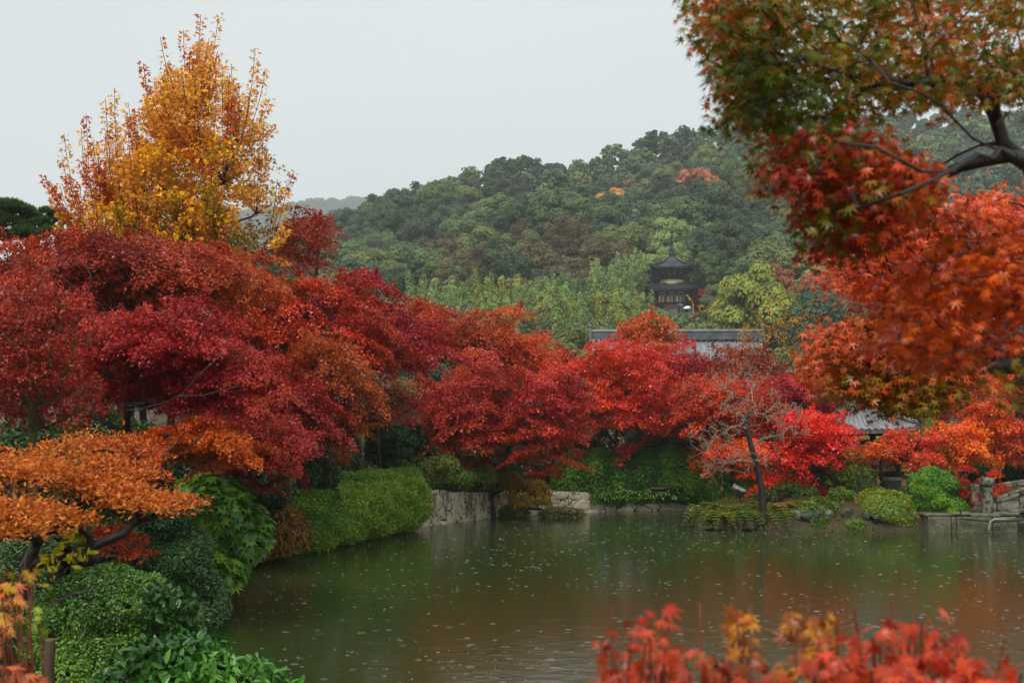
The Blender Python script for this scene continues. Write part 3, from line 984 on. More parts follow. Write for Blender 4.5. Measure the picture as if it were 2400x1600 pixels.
# ------------------------------------------------------------------ the wooded hill
def tint_mat(name, c, rough=0.6, transl=0.2):
    return leafmat(name, rough, transl, 0.3, tint=tuple(lin(c)))
FT = {k: tint_mat(k + ' forest leaves', v) for k, v in {
    'dark': '3f5230', 'blue': '4a6444', 'mid': '627a44', 'olive': '707a40', 'brown': '685c3a', 'yellowgreen': '949c3e',
    'light': '869c54', 'gold': 'd09a34', 'rust': 'a8643a', 'pine': '3c4c30', 'crimson': 'a02c38'}.items()}
def grey_cols(rng, P, c, r, seed):
    """leaf tone around 1: light new leaves, darker old ones"""
    v = 1 + 0.25 * vnoise(P, 0.9, seed) + rng.normal(0, 0.10, len(P))
    v = np.clip(v, 0.45, 1.7)
    warm = np.clip(rng.normal(0, 0.08, len(P)), -0.15, 0.2)
    return np.stack([v * (1 + warm), v, v * (1 - warm)], 1)

def crown_mesh(kind, seed, nleaf, size, H=9.0, Rr=4.6):
    """returns (crown mesh, trunk mesh): broadleaf, plume, tall, pine"""
    rng = np.random.RandomState(seed)
    lv = Leaves()
    tips = []
    if kind == 'broad':
        cz = H - Rr * 0.85
        lumps = poisson(rng, crown_sampler(rng, np.array((0, 0, cz)), np.array((Rr, Rr, Rr * 0.85)), 0.62, cut=-0.45), 30, 1.35)
        tot = []
        for p in lumps:
            lr = rng.uniform(1.05, 1.75)
            n = int(nleaf / len(lumps))
            v = sph(rng, n); v[:, 2] = np.where(v[:, 2] < -0.35, -v[:, 2], v[:, 2])
            q = (1 - 0.3 * rng.uniform(0, 1, n) ** 1.5)
            P = p + v * np.array((lr, lr, lr * 0.9)) * q[:, None] * (1 + 0.13 * vnoise(v, 4, seed))[:, None]
            nr = v + rng.normal(0, 0.24, (n, 3)) + np.array((0, 0, 0.15))
            lv.add(P, nr, v + rng.normal(0, .5, (n, 3)), size * rng.uniform(0.6, 1.3, n), grey_cols(rng, P, None, None, seed), 'clump')
            tips.append(p)
        # inner leaves
        n = nleaf // 6
        v = sph(rng, n) * (rng.uniform(0.3, 0.8, n) ** 0.5)[:, None]
        P = np.array((0, 0, cz)) + v * np.array((Rr, Rr, Rr * 0.8)) * 0.85
        lv.add(P, sph(rng, n) + np.array((0, 0, 0.5)), sph(rng, n), size * 1.2, grey_cols(rng, P, None, None, seed), 'clump')
    elif kind == 'plume':
        K = 16
        for k in range(K):
            an = rng.uniform(0, 6.28); rr = Rr * 0.75 * math.sqrt(rng.uniform())
            hgt = H * rng.uniform(0.72, 1.05)
            b = np.array((rr * math.cos(an), rr * math.sin(an), 0))
            ln = np.array((math.cos(an), math.sin(an), 0)) * rng.uniform(0.1, 0.9)
            n = nleaf // K
            u = rng.uniform(0, 1, n) ** 0.8          # 0 top .. 1 bottom
            rad = 0.15 + 1.25 * u ** 0.8 * (1 - 0.25 * u)
            a2 = rng.uniform(0, 6.28, n)
            q = rad * np.sqrt(rng.uniform(0.25, 1, n)) * (1 + 0.3 * np.sin(u * 34 + a2 * 2 + k))
            z = hgt * (1 - 0.72 * u)
            P = b + ln * (z / hgt)[:, None] ** 2 + np.stack([q * np.cos(a2), q * np.sin(a2), z - 0.25 * q], 1)
            out_ = np.stack([np.cos(a2), np.sin(a2), np.full(n, 0.5)], 1)
            lv.add(P, out_ + rng.normal(0, 0.4, (n, 3)), np.stack([np.cos(a2), np.sin(a2), -0.9 * np.ones(n)], 1) + rng.normal(0, .4, (n, 3)),
                   size * rng.uniform(0.6, 1.4, n), grey_cols(rng, P, None, None, seed), 'quad')
            tips.append(b + ln + np.array((0, 0, hgt * 0.9)))
    elif kind == 'tall':
        lumps = poisson(rng, crown_sampler(rng, np.array((0, 0, H * 0.66)), np.array((Rr * 0.8, Rr * 0.8, H * 0.36)), 0.5, cut=-0.9), 34, 1.3)
        for p in lumps:
            lr = rng.uniform(0.9, 1.6)
            n = int(nleaf / len(lumps))
            v = sph(rng, n); v[:, 2] = np.abs(v[:, 2]) * np.sign(rng.uniform(-0.4, 1, n))
            q = rng.uniform(0.5, 1, n) ** 0.5
            P = p + v * np.array((lr, lr, lr * 0.95)) * q[:, None]
            lv.add(P, v + rng.normal(0, 0.4, (n, 3)) + np.array((0, 0, 0.5)), v + rng.normal(0, .5, (n, 3)), size * rng.uniform(0.6, 1.3, n), grey_cols(rng, P, None, None, seed), 'clump')
            tips.append(p)
    elif kind == 'pine':
        K = 20
        for k in range(K):
            an = k * 2.4; u = k / (K - 1)
            rr = Rr * (0.62 - 0.4 * u) * rng.uniform(0.55, 1.0)
            p = np.array((rr * math.cos(an), rr * math.sin(an), H * (0.5 + 0.48 * u)))
            n = int(nleaf / K); lr = rng.uniform(0.9, 1.5) * (1 - 0.35 * u)
            v = sph(rng, n); v[:, 2] = np.where(v[:, 2] < -0.2, -v[:, 2], v[:, 2])
            P = p + v * np.array((lr, lr, lr * 0.42)) * (rng.uniform(0.4, 1, n) ** 0.5)[:, None]
            lv.add(P, v + rng.normal(0, .4, (n, 3)) + np.array((0, 0, 0.4)), v + np.array((0, 0, .5)), size * rng.uniform(0.6, 1.2, n), grey_cols(rng, P, None, None, seed), 'quad')
            tips.append(p)
    crown = fast_mesh('crown', np.concatenate(lv.V), np.concatenate(lv.N), np.concatenate(lv.Lp), np.concatenate(lv.C))
    crown.materials.append(FT['dark'])
    arr = (np.concatenate(lv.V), np.concatenate(lv.N), np.concatenate(lv.Lp), np.concatenate(lv.C))
    sk = Skel([(0, 0, -1.0), (0, 0, H * 0.12), (0.15, 0.1, H * 0.3)], 0.2)
    sk.grow(rng, np.array(tips), step=1.2, up=0.5, wob=0.1, lowest=1)
    ob = sk.meshes([('trunk', M['bark_far'])], None, rmin=0.03, n=5)[0]
    tm = ob.data
    bpy.data.objects.remove(ob)
    return crown, tm, arr

HV = {}
for kind, cnt, nl, sz in (('broad', 5, 15000, 0.25), ('plume', 3, 14000, 0.26), ('tall', 3, 12000, 0.24), ('pine', 2, 8000, 0.28)):
    HV[kind] = [crown_mesh(kind, 300 + i * 7 + len(kind), nl, sz, H={'broad': 9, 'plume': 11, 'tall': 14, 'pine': 11}[kind], Rr={'broad': 4.6, 'plume': 3.6, 'tall': 4.4, 'pine': 4.0}[kind]) for i in range(cnt)]
LOWV = crown_mesh('broad', 991, 520, 1.05)[2], crown_mesh('broad', 992, 520, 1.05)[2], crown_mesh('pine', 993, 480, 0.95, H=11, Rr=4)[2]

def hill_tree(x, y, kind, var, tint, sc, rz, label, group, name='forest_tree', cat='tree', zs=1.0, dz=0.0):
    root = empty(name, (x, y, gz(x, y) + dz), rz)
    tag(root, label, cat, group)
    cm, tm, _ = HV[kind][var % len(HV[kind])]
    c = bpy.data.objects.new('crown', cm); COL.objects.link(c); c.parent = root
    c.material_slots[0].link = 'OBJECT'; c.material_slots[0].material = FT[tint]
    t = bpy.data.objects.new('trunk', tm); COL.objects.link(t); t.parent = root
    root.scale = (sc, sc, sc * zs)
    return root

def P2(px, py, y):            # world x at that column and depth
    return W(px, py, y)[0]

PGX, PGY = P2(1578, 700, 210), 210.0
# named trees of the lower slope: (px, depth, kind, variant, tint, scale, zscale, label)
NAMED = [
    (1768, 150, 'broad', 0, 'yellowgreen', 1.12, 1.3, 'round lime green tree turning yellow, standing beside the pagoda', 'broadleaf tree'),
    (1735, 168, 'plume', 1, 'light', 0.75, 1.0, 'pointed light green treetop just above the lime green round tree', 'tree'),
    (1370, 118, 'broad', 1, 'olive', 0.72, 1.3, 'big dark olive round tree directly above the left half of the tiled roof', 'evergreen tree'),
    (1530, 150, 'broad', 2, 'mid', 0.88, 1.05, 'dense mid green tree hiding the lower left corner of the pagoda', 'evergreen tree'),
    (1580, 125, 'broad', 3, 'mid', 0.75, 0.9, 'smaller green tree below the pagoda steps', 'evergreen tree'),
    (1690, 120, 'broad', 4, 'light', 0.62, 0.8, 'bright green bush like tree below the lime green round tree', 'broadleaf tree'),
    (1120, 205, 'tall', 0, 'brown', .95, .95, 'tall brownish olive tree with pale limbs rising above the bamboo', 'tall tree'),
    (1040, 200, 'tall', 1, 'olive', .85, .9, 'tall dusky olive tree at the lower edge of the dark wood', 'tall tree'),
    (1250, 225, 'tall', 2, 'olive', .95, .95, 'tall dark crowned tree with a straight pale trunk', 'tall tree'),
    (1330, 232, 'tall', 0, 'brown', .98, .95, 'high flat topped brown green tree beside the straight pale trunk', 'tall tree'),
    (1190, 212, 'tall', 1, 'dark', .85, .85, 'very dark tree in the hollow between the tall olive trees', 'tall tree'),
    (1660, 250, 'broad', 0, 'dark', 1.4, 1.2, 'huge dark green domed tree high above the pagoda spire', 'evergreen tree'),
    (1725, 215, 'broad', 1, 'dark', 1.1, 1.0, 'dark green domed tree up the slope right of the spire', 'evergreen tree'),
    (1830, 185, 'tall', 2, 'rust', 1.0, 0.75, 'half bare brown orange leaved tree behind the lime green tree', 'deciduous tree'),
    (1905, 175, 'tall', 0, 'rust', 1.0, 0.75, 'thin rusty leaved tree beside the edge of the near maple', 'deciduous tree'),
    (1870, 150, 'broad', 2, 'blue', 1.1, 1.0, 'bluish dark green tree below the rusty leaved ones', 'evergreen tree'),
    (1960, 145, 'broad', 3, 'blue', 1.2, 1.0, 'dark bluish green tree partly behind the near maple', 'evergreen tree'),
    (1432, 300, 'broad', 4, 'gold', 1.1, 1.25, 'flat golden yellow tree halfway up the hill', 'deciduous tree'),
    (1395, 335, 'broad', 0, 'rust', 0.95, 1.05, 'orange brown treetop just above the golden yellow one', 'deciduous tree'),
    (1470, 345, 'broad', 1, 'rust', 0.85, .95, 'thin orange treetop below the ridge', 'deciduous tree'),
    (1195, 262, 'broad', 2, 'gold', 0.85, 0.6, 'small orange gold treetop seen between the tall olive trees', 'deciduous tree'),
    (795, 120, 'broad', 3, 'yellowgreen', 0.72, 0.8, 'bright yellow green tree peeping over the red maples near the golden tree', 'deciduous tree'),
    (1800, 130, 'broad', 3, 'gold', 0.45, 0.6, 'little yellow bush below the lime green round tree', 'deciduous tree'),
    (1648, 209, 'broad', 4, 'crimson', 0.36, 1.0, 'small crimson maple at the foot of the pagoda', 'maple'),
    (1676, 214, 'broad', 3, 'mid', 0.8, 1.0, 'green tree filling the slope just right of the pagoda', 'evergreen tree'),
    (1658, 222, 'broad', 1, 'blue', 1.0, 1.1, 'bluish green tree behind the pagoda roof corner', 'evergreen tree'),
    (1700, 196, 'broad', 0, 'olive', 0.8, 1.0, 'olive tree between pagoda and lime green round tree', 'evergreen tree'),
    (1640, 190, 'broad', 2, 'dark', 0.9, 1.0, 'dark evergreen immediately beside the pagoda roof', 'evergreen tree'),
]
placed = []
def clear_view(x, y, sc, zs=1.0, h=9.6):
    """keep the trees below the sight line to the pagoda steps"""
    px = 1200 + x / y * FPX
    if not (1488 < px < 1672) or y >= PGY - 2: return sc
    top = W(1580, 722 + (12 if abs(px - 1600) < 40 else -6), y)[2]
    lim = (top - gz(x, y)) / (h * zs)
    return min(sc, lim)
for px, y, kind, var, tint, sc, zs, lab, cat in NAMED:
    x = P2(px, 900, y)
    sc = clear_view(x, y, sc, zs)
    hill_tree(x, y, kind, var, tint, sc, px * 0.37, lab, None, cat=cat, zs=zs)
    placed.append((x, y, 3.6 * sc))

rngH = np.random.RandomState(5)
cand = []
A = np.zeros((3200, 2)); kA = 0
for _ in range(26000):
    y = 92 + (600 - 92) * rngH.uniform() ** 0.75
    u = rngH.uniform(-0.26, 0.44)
    x = u * y
    pxh = 1200 + x / y * FPX
    bamboo = 900 < pxh < 1570 and y < np.interp(pxh, [950, 1150, 1250, 1400, 1570], [165, 172, 186, 212, 208])
    sp = 4.6 + (y - 100) * .012 if y < 170 or bamboo or y > float(np.interp(x, _RX, _RY)) - 32 else 6.6 + (y - 90) * 0.009
    if kA and np.min((A[:kA, 0] - x) ** 2 + (A[:kA, 1] - y) ** 2) < sp * sp: continue
    Yr = float(np.interp(x, _RX, _RY))
    if y > Yr + 8: continue
    if any((x - a) ** 2 + (y - b) ** 2 < (c * 0.9) ** 2 for a, b, c in placed): continue
    if abs(x - PGX) < 6 and -8 < y - PGY < 6.5: continue
    if abs(x - PGX - 1) < 5 and 120 < y <= PGY - 8 and y > 168: continue
    A[kA] = (x, y); kA += 1
    if kA >= 3190: break
cand = [tuple(a) for a in A[:kA]]
cand.sort(key=lambda a: a[1])
KIND_TXT = {'broad': 'round crowned', 'plume': 'feathery topped', 'tall': 'high crowned', 'pine': 'layered pine like'}
TINT_TXT = {'dark': 'dark green', 'blue': 'blue green', 'mid': 'green', 'olive': 'olive green', 'brown': 'brownish green', 'light': 'light green', 'yellowgreen': 'yellow green', 'pine': 'blackish green'}
nobj = 0
stuff = []
for x, y in cand:
    px = 1200 + x / y * FPX
    t = rngH.uniform()
    Yr = float(np.interp(x, _RX, _RY))
    zone = None
    if 900 < px < 1570 and y < np.interp(px, [950, 1150, 1250, 1400, 1570], [165, 172, 186, 212, 208]):
        kind, tint, sc = 'plume', ('light' if t < .45 else 'mid' if t < .60 else 'yellowgreen' if t < .72 else 'light'), rngH.uniform(0.85, 1.15) * min(1, (.60 if px < 1280 else .5) + (y - 100) * .006)
        zone = 'bamboo slope over the maples'
    elif y > Yr - 22:
        kind = 'pine' if t < 0.12 else 'broad'; tint = 'pine' if t < .3 else 'dark' if t < .75 else 'mid'; sc = rngH.uniform(0.66, 0.98)
        zone = 'skyline ridge'
    elif y < 175:
        kind = 'broad'; tint = ['mid', 'dark', 'olive', 'blue'][int(t * 4)]; sc = rngH.uniform(0.8, 1.15) * min(1, .5 + (y - 100) * .006)
        zone = 'foot of the slope'
    elif y < 250:
        kind = 'broad' if t < .8 else 'tall'; tint = ['dark', 'mid', 'dark', 'olive', 'blue', 'dark'][int(rngH.uniform() * 6)]; sc = rngH.uniform(0.85, 1.35)
        if kind == 'tall': sc *= .68
        if 980 < px < 1420: tint = ['brown', 'olive', 'dark'][int(rngH.uniform() * 3)]
        if 1500 < px < 1665 and y > PGY: kind, tint = 'broad', ('light' if t < .5 else 'mid')
        zone = 'lower slope around the pagoda' if px > 1420 else 'lower slope behind the bamboo'
    else:
        kind = 'broad' if t < .93 else 'pine'; tint = ['dark', 'blue', 'mid', 'dark', 'blue', 'olive'][int(rngH.uniform() * 6)]; sc = rngH.uniform(0.8, 1.45)
        if y > Yr - 60: sc = min(sc, 1.0)
        if rngH.uniform() < 0.015: tint = 'rust'
        zone = 'upper slope under the ridge'
    if y < 100: continue
    if 1280 < px < 1460 and y < 132: continue
    if 1660 < px < 1880 and y < 150: sc *= .5
    sc = clear_view(x, y, sc, h={'plume': 11.5, 'tall': 14, 'pine': 11}.get(kind, 9.6))
    if sc < 0.3: continue
    if 690 < px < 1960 and nobj < 258 and tint != 'rust' and y > 100:
        lab = '%s %s tree in the wood on the %s' % (KIND_TXT[kind], TINT_TXT[tint], zone)
        hill_tree(x, y, kind, rngH.randint(9), tint, sc, rngH.uniform(0, 6.28), lab, '%s %s trees on the %s' % (KIND_TXT[kind], TINT_TXT[tint], zone))
        nobj += 1
    else:
        stuff.append((x, y, tint, sc, kind))
def wood(name, label, pts, rng, zoff=0):
    Vs, Ns, Ls, Cs = [], [], [], []
    off = 0
    for x, y, tint, sc, kind in pts:
        V, N, Lp_, C = LOWV[2 if kind == 'pine' else rng.randint(2)]
        a = rng.uniform(0, 6.28)
        ca, sa = math.cos(a), math.sin(a)
        Rm = np.array(((ca, -sa, 0), (sa, ca, 0), (0, 0, 1)))
        Vs.append((V @ Rm.T) * sc + np.array((x, y, gz(x, y) - 0.6)))
        Ns.append(N); Ls.append(Lp_ + off)
        tc_ = {'dark': '3f5230', 'blue': '4a6444', 'mid': '627a44', 'olive': '707a40', 'brown': '685c3a', 'yellowgreen': '949c3e', 'light': '869c54', 'gold': 'd09a34', 'rust': 'a8643a', 'pine': '3c4c30'}[tint]
        Cs.append(C * lin(tc_)); off += len(V)
    me = fast_mesh(name, np.concatenate(Vs), np.concatenate(Ns), np.concatenate(Ls), np.concatenate(Cs))
    tag(link(name, me, mats=[M['leaf_matt']]), label, 'forest', kind='stuff')
wood('hillside_wood', 'dense misty evergreen wood covering the upper hill', stuff, rngH)
farp = []
for _ in range(1100):
    x = rngH.uniform(-560, -90); y = rngH.uniform(1560, 1860)
    farp.append((x, y, 'dark', rngH.uniform(1.3, 2.1), 'broad'))
wood('distant_wood', 'faint fog veiled wood on the distant hill', farp, rngH)
print('HILL objects', nobj, 'stuff', len(stuff))

# evergreen bank behind the garden: trees between the garden and the slope
BACKROW = [(600, 62), (700, 66), (820, 70), (930, 74), (1030, 78), (1140, 84), (1230, 80), (1300, 86), (520, 60), (400, 60), (280, 60), (150, 62), (30, 64), (-60, 60), (90, 58), (215, 66), (340, 64),
           (1800, 84), (1880, 80), (1960, 76), (2060, 70), (2160, 66), (2260, 64), (2360, 62), (2450, 66), (1350, 92)]
for i, (px, y) in enumerate(BACKROW):
    tx = ['dark', 'mid', 'olive', 'blue'][i % 4]
    hill_tree(P2(px, 900, y), y, 'broad', i, tx, 0.95 if px < 650 else 0.62 if px < 1400 else 0.6, i * 1.3, 'dark evergreen tree mostly hidden behind the red garden maples', 'evergreens behind the garden maples')

# ------------------------------------------------------------------ golden tree with upright shoots
def golden_tree():
    rng = np.random.RandomState(41)
    d = 30.0
    o = W(455, 900, d); o[2] = gz(o[0], d)
    root = empty('golden_tree', o)
    tag(root, 'tall golden orange tree with long upright shoots rising alone against the sky', 'deciduous tree')
    trunk = [o - (0, 0, .3), W(450, 800, d), W(440, 640, d), W(430, 560, d)]
    trunk = [p - o for p in trunk]
    sk = Skel(trunk, 0.24)
    knuckles = [(445, 275, 0), (430, 560, 0), (365, 430, .5), (525, 430, -.4), (290, 520, 0), (600, 500, .3), (350, 600, -.6), (520, 590, -.5), (240, 590, .4), (610, 600, 0), (400, 350, .4), (480, 390, -.5), (560, 340, .3), (330, 500, .9), (480, 500, 1.1)]
    sk.grow(rng, [W(a, b, d + c) - o for a, b, c in knuckles], up=0.9, wob=0.07, lowest=1)
    tips = [(470, 35), (512, 38), (376, 88), (430, 72), (395, 150), (335, 148), (598, 113), (622, 162), (632, 230), (645, 300), (690, 402), (268, 206), (202, 268), (247, 232), (150, 315), (106, 412), (146, 372),
            (338, 178), (542, 150), (560, 195), (445, 110), (490, 90), (510, 120), (415, 170), (355, 230), (300, 240), (320, 290), (225, 340), (190, 300), (650, 420), (672, 440), (682, 480), (575, 240), (605, 280), (120, 430), (130, 480)]
    # skyline the shoot tips stay under
    sx = [100, 150, 200, 250, 300, 340, 380, 430, 470, 510, 560, 600, 640, 690]
    sy = [455, 400, 345, 300, 260, 230, 165, 150, 90, 130, 205, 215, 330, 440]
    allt = [(a, b, rng.uniform(-.8, .8)) for a, b in tips]
    for k in range(300):
        px = rng.normal(410, 128)
        if px < 112 or px > 688: continue
        y0 = np.interp(px, sx, sy)
        py = y0 + (640 - y0) * rng.uniform() ** 1.3
        hw = 1.0
        allt.append((px, py, rng.uniform(-1.9, 1.9) * hw))
    T = np.array([W(a, b, d + c) for a, b, c in allt]) - o
    base_nodes = len(sk.P)
    lv = Leaves()
    gold = ['dc9c3c', 'f0b45c', 'ec9c4c', 'e08844', 'cc7040']
    red = ['b04028', 'c4502c', 'd06030']
    olive = ['7c7420', '9c8824', 'c08c24']
    K = np.array([W(a, b, d + c) - o for a, b, c in knuckles])
    for i, t in enumerate(T):
        # each shoot springs from the nearest lower knuckle and bends upright
        dd = np.linalg.norm((K - t) * np.array((1.6, 1, 0.55)), axis=1) + 3 * np.maximum(0, K[:, 2] - t[2] + 0.3)
        k = int(np.argmin(dd))
        kn = K[k]
        nd = int(np.argmin(np.linalg.norm(np.array(sk.P[:base_nodes]) - kn, axis=1)))
        a = sk.P[nd]
        ln = np.linalg.norm(t - a)
        c = np.array((t[0] * 0.75 + a[0] * 0.25, t[1] * 0.7 + a[1] * .3, a[2] * 0.7 + t[2] * 0.3))
        n = max(4, int(ln / 0.3)); prev = nd
        pts = []
        for s in range(1, n + 1):
            u = s / n
            p = (1 - u) ** 2 * a + 2 * u * (1 - u) * c + u * u * t
            sk.P.append(p); sk.par.append(prev); prev = len(sk.P) - 1
            pts.append(p)
        pts = np.array(pts)
        m = int(ln * 38) + 22
        u = rng.uniform(0.12, 1.0, m) ** 0.8
        q = u * (len(pts) - 1)
        i0 = q.astype(int); f = (q - i0)[:, None]
        Pp = pts[i0] * (1 - f) + pts[np.minimum(i0 + 1, len(pts) - 1)] * f
        an = rng.uniform(0, 6.28, m)
        Td = np.stack([np.cos(an), np.sin(an), rng.uniform(-0.7, 0.5, m)], 1)
        pxi = allt[i][0]
        pal = gold
        if pxi < 260 and rng.uniform() < .4: pal = red
        elif rng.uniform() < 0.05: pal = red
        elif allt[i][1] > 380 and rng.uniform() < 0.35: pal = olive
        lv.add(Pp + Td * 0.07 + rng.normal(0, .018, (m, 3)), np.stack([Td[:, 0] * .4, Td[:, 1] * .4 - 0.3, np.ones(m)], 1) + rng.normal(0, .7, (m, 3)), Td, 0.105 * rng.uniform(.7, 1.25, m), pal_cols(rng, Pp, pal, 1.2, 4, 0.28), 'tri')
    # leafy heart of the crown
    for k in range(300):
        px = rng.normal(410, 120); py = rng.uniform(310, 690)
        if px < 150 or px > 680 or py < np.interp(px, sx, sy) + 120: continue
        p = W(px, py, d + rng.uniform(-1.7, 1.9)) - o
        pal = olive if rng.uniform() < (0.4 if py > 520 else 0.25) else ['d89418', 'eca81c', 'f0b028', 'e08c1c']
        pad_leaves(lv, rng, p, 0.42, 0.28, 60, 0.11, pal, 'tri', 5, nspread=.8, hang=.6)
    sk.meshes([('trunk', M['bark'])], root, ex=0.6, rmin=0.0045, n=5)
    lv.build('crown', M['leaf_soft'], root)
    ALLTREES.append(lv.count())
golden_tree()

def pine_tree():
    rng = np.random.RandomState(43)
    d = 44.0
    o = W(40, 900, d); o[2] = gz(o[0], d)
    root = empty('pine_tree', o)
    tag(root, 'dark green pine with cloud shaped needle tufts, left of the golden tree', 'pine')
    lv = Leaves(); tg = []
    for px, py, a in [(20, 490, 1), (50, 500, .9), (0, 510, .9), (-40, 500, 1), (75, 515, .7), (30, 530, 1), (110, 500, .45), (140, 505, .42), (128, 520, .6), (95, 530, .7), (60, 550, .9), (10, 560, .9), (-30, 545, 1), (150, 515, .5), (120, 545, .6), (85, 560, .6)]:
        p = W(px, py, d + rng.uniform(-.8, .8)) - o
        tg.append(p)
        n = int(1500 * a)
        v = sph(rng, n); v[:, 2] = np.abs(v[:, 2])
        P = p + v * np.array((.55, .55, .3)) * a * rng.uniform(.3, 1, (n, 1)) ** .5
        lv.add(P, rng.normal(size=(n, 3)), v + (0, 0, .8), 0.17, pal_cols(rng, P, ['2e4420', '3c5a28', '4c6a30'], 2), 'lance')
    sk = Skel([(0, 0, -.3), (0.1, 0, 2), (0, 0, 4)], 0.2)
    sk.grow(rng, np.array(tg), lowest=1)
    sk.meshes([('trunk', M['bark'])], root)
    lv.build('crown', M['leaf_matt'], root)
pine_tree()

# ------------------------------------------------------------------ bare lichen trees
def bare_tree(label, base, d, tips, seed, trunk, leafcol=None, nleaf=0, name='bare_tree', r=0.1, extra_twigs=120, mat='bark_pale', box=None, trunk_mat=None):
    rng = np.random.RandomState(seed)
    o = W(base[0], base[1], d)
    root = empty(name, o)
    tag(root, label, 'bare tree')
    tr = [np.array((0, 0, -.2))] + [W(a, b, d + c) - o for a, b, c in trunk]
    sk = Skel(tr, r)
    sk.grow(rng, [W(a, b, d + c) - o for a, b, c in tips], step=.15, up=.25, wob=.03, lowest=1, zpen=0.6)
    ends = []
    for k in range(extra_twigs):
        t = tips[rng.randint(len(tips))]
        ends.append(W(t[0] + rng.normal(0, box or 22), t[1] + rng.normal(0, box or 22), d + t[2] + rng.normal(0, .3)) - o)
    sk.grow(rng, ends, step=.1, up=.1, wob=.022, lowest=2, zpen=0.2)
    n0 = len(sk.P)
    # short spurs
    for k in range(extra_twigs * 4):
        j = rng.randint(len(tr) + 2, n0)
        q = unit(rng.normal(size=3)) * rng.uniform(0.05, 0.16)
        sk.P.append(sk.P[j] + q); sk.par.append(j)
    sk.meshes([('trunk', M[trunk_mat or mat]), ('branches', M[mat])], root, ex=.75, rmin=.0055, n=5, split=.3)
    if nleaf:
        lv = Leaves()
        P = np.array([sk.P[rng.randint(len(tr), len(sk.P))] for _ in range(nleaf)]) + rng.normal(0, .03, (nleaf, 3))
        lv.add(P, rng.normal(size=(nleaf, 3)) * (1, 1, .3), np.array((0, 0, -1.0)) + rng.normal(0, .25, (nleaf, 3)), .09, pal_cols(rng, P, leafcol, 2), 'oval')
        lv.build('crown', M['leaf_soft'], root)
    return root
bare_tree('pale lichen covered tree with few salmon leaves, standing over the ferns at the water', (1790, 1205), 34.6,
          [(1700, 905, 0), (1680, 890, .4), (1740, 870, 0), (1770, 900, .3), (1650, 1050, -.2), (1660, 1010, .2), (1690, 960, .3), (1720, 930, -.3), (1830, 930, 0), (1850, 960, .2), (1810, 980, -.3), (1855, 990, .4),
           (1700, 1010, -.4), (1740, 980, .3), (1770, 950, -.2), (1690, 1085, 0), (1700, 1100, .2), (1660, 1090, -.2), (1800, 1080, -.2), (1740, 1080, -.3), (1830, 1020, .3), (1675, 1030, 0), (1720, 890, .5)],
          51, [(1786, 1150, 0), (1775, 1095, 0.05), (1762, 1050, 0), (1750, 1005, .05)], ['c8503a', 'd8684c', 'b84030'], 300, r=.088, extra_twigs=330, trunk_mat='bark')
bare_tree('bare grey boughs sticking out above the red maples near the burnt orange one', (1110, 900), 48, [(1050, 735, 0), (1080, 720, 0), (1110, 715, .5), (1100, 740, 0), (1060, 760, -.5), (1130, 750, 0), (1030, 745, 0), (1090, 770, 0)],
          52, [(1105, 830, 0), (1090, 790, 0)], r=.09, extra_twigs=45)
bare_tree('thin bare tree with last hanging salmon leaves beside the dark olive round tree', (1250, 900), 50, [(1220, 720, 0), (1260, 715, 0), (1280, 740, .5), (1240, 760, 0), (1270, 780, 0), (1210, 750, 0), (1290, 770, 0)],
          53, [(1245, 840, 0), (1250, 800, 0)], ['c86a50', 'd88060'], 180, r=.08, extra_twigs=60, box=26, mat='bark_far')
bare_tree('sparse tree with amber yellow leaves covering the right corner of the long tiled roof', (1800, 900), 56, [(1770, 770, 0), (1800, 750, 0), (1840, 760, .5), (1790, 800, 0), (1830, 800, 0), (1760, 800, 0), (1860, 745, 0), (1880, 760, 0), (1815, 775, 1)],
          54, [(1805, 860, 0), (1800, 830, 0)], ['d08c3c', 'e0a04c', 'c87c34'], 1300, r=.1, extra_twigs=150, box=30, mat='bark_far', name='deciduous_tree')
bare_tree('slender yellow leaved sapling right below the pagoda steps', (1640, 800), 140, [(1620, 740, 0), (1640, 730, 0), (1630, 755, 0), (1612, 765, 0), (1650, 760, 0), (1635, 715, 0)],
          55, [(1638, 785, 0), (1634, 770, 0)], ['d8b038', 'e8c04c'], 2600, r=.15, extra_twigs=20, mat='bark_far', name='sapling')

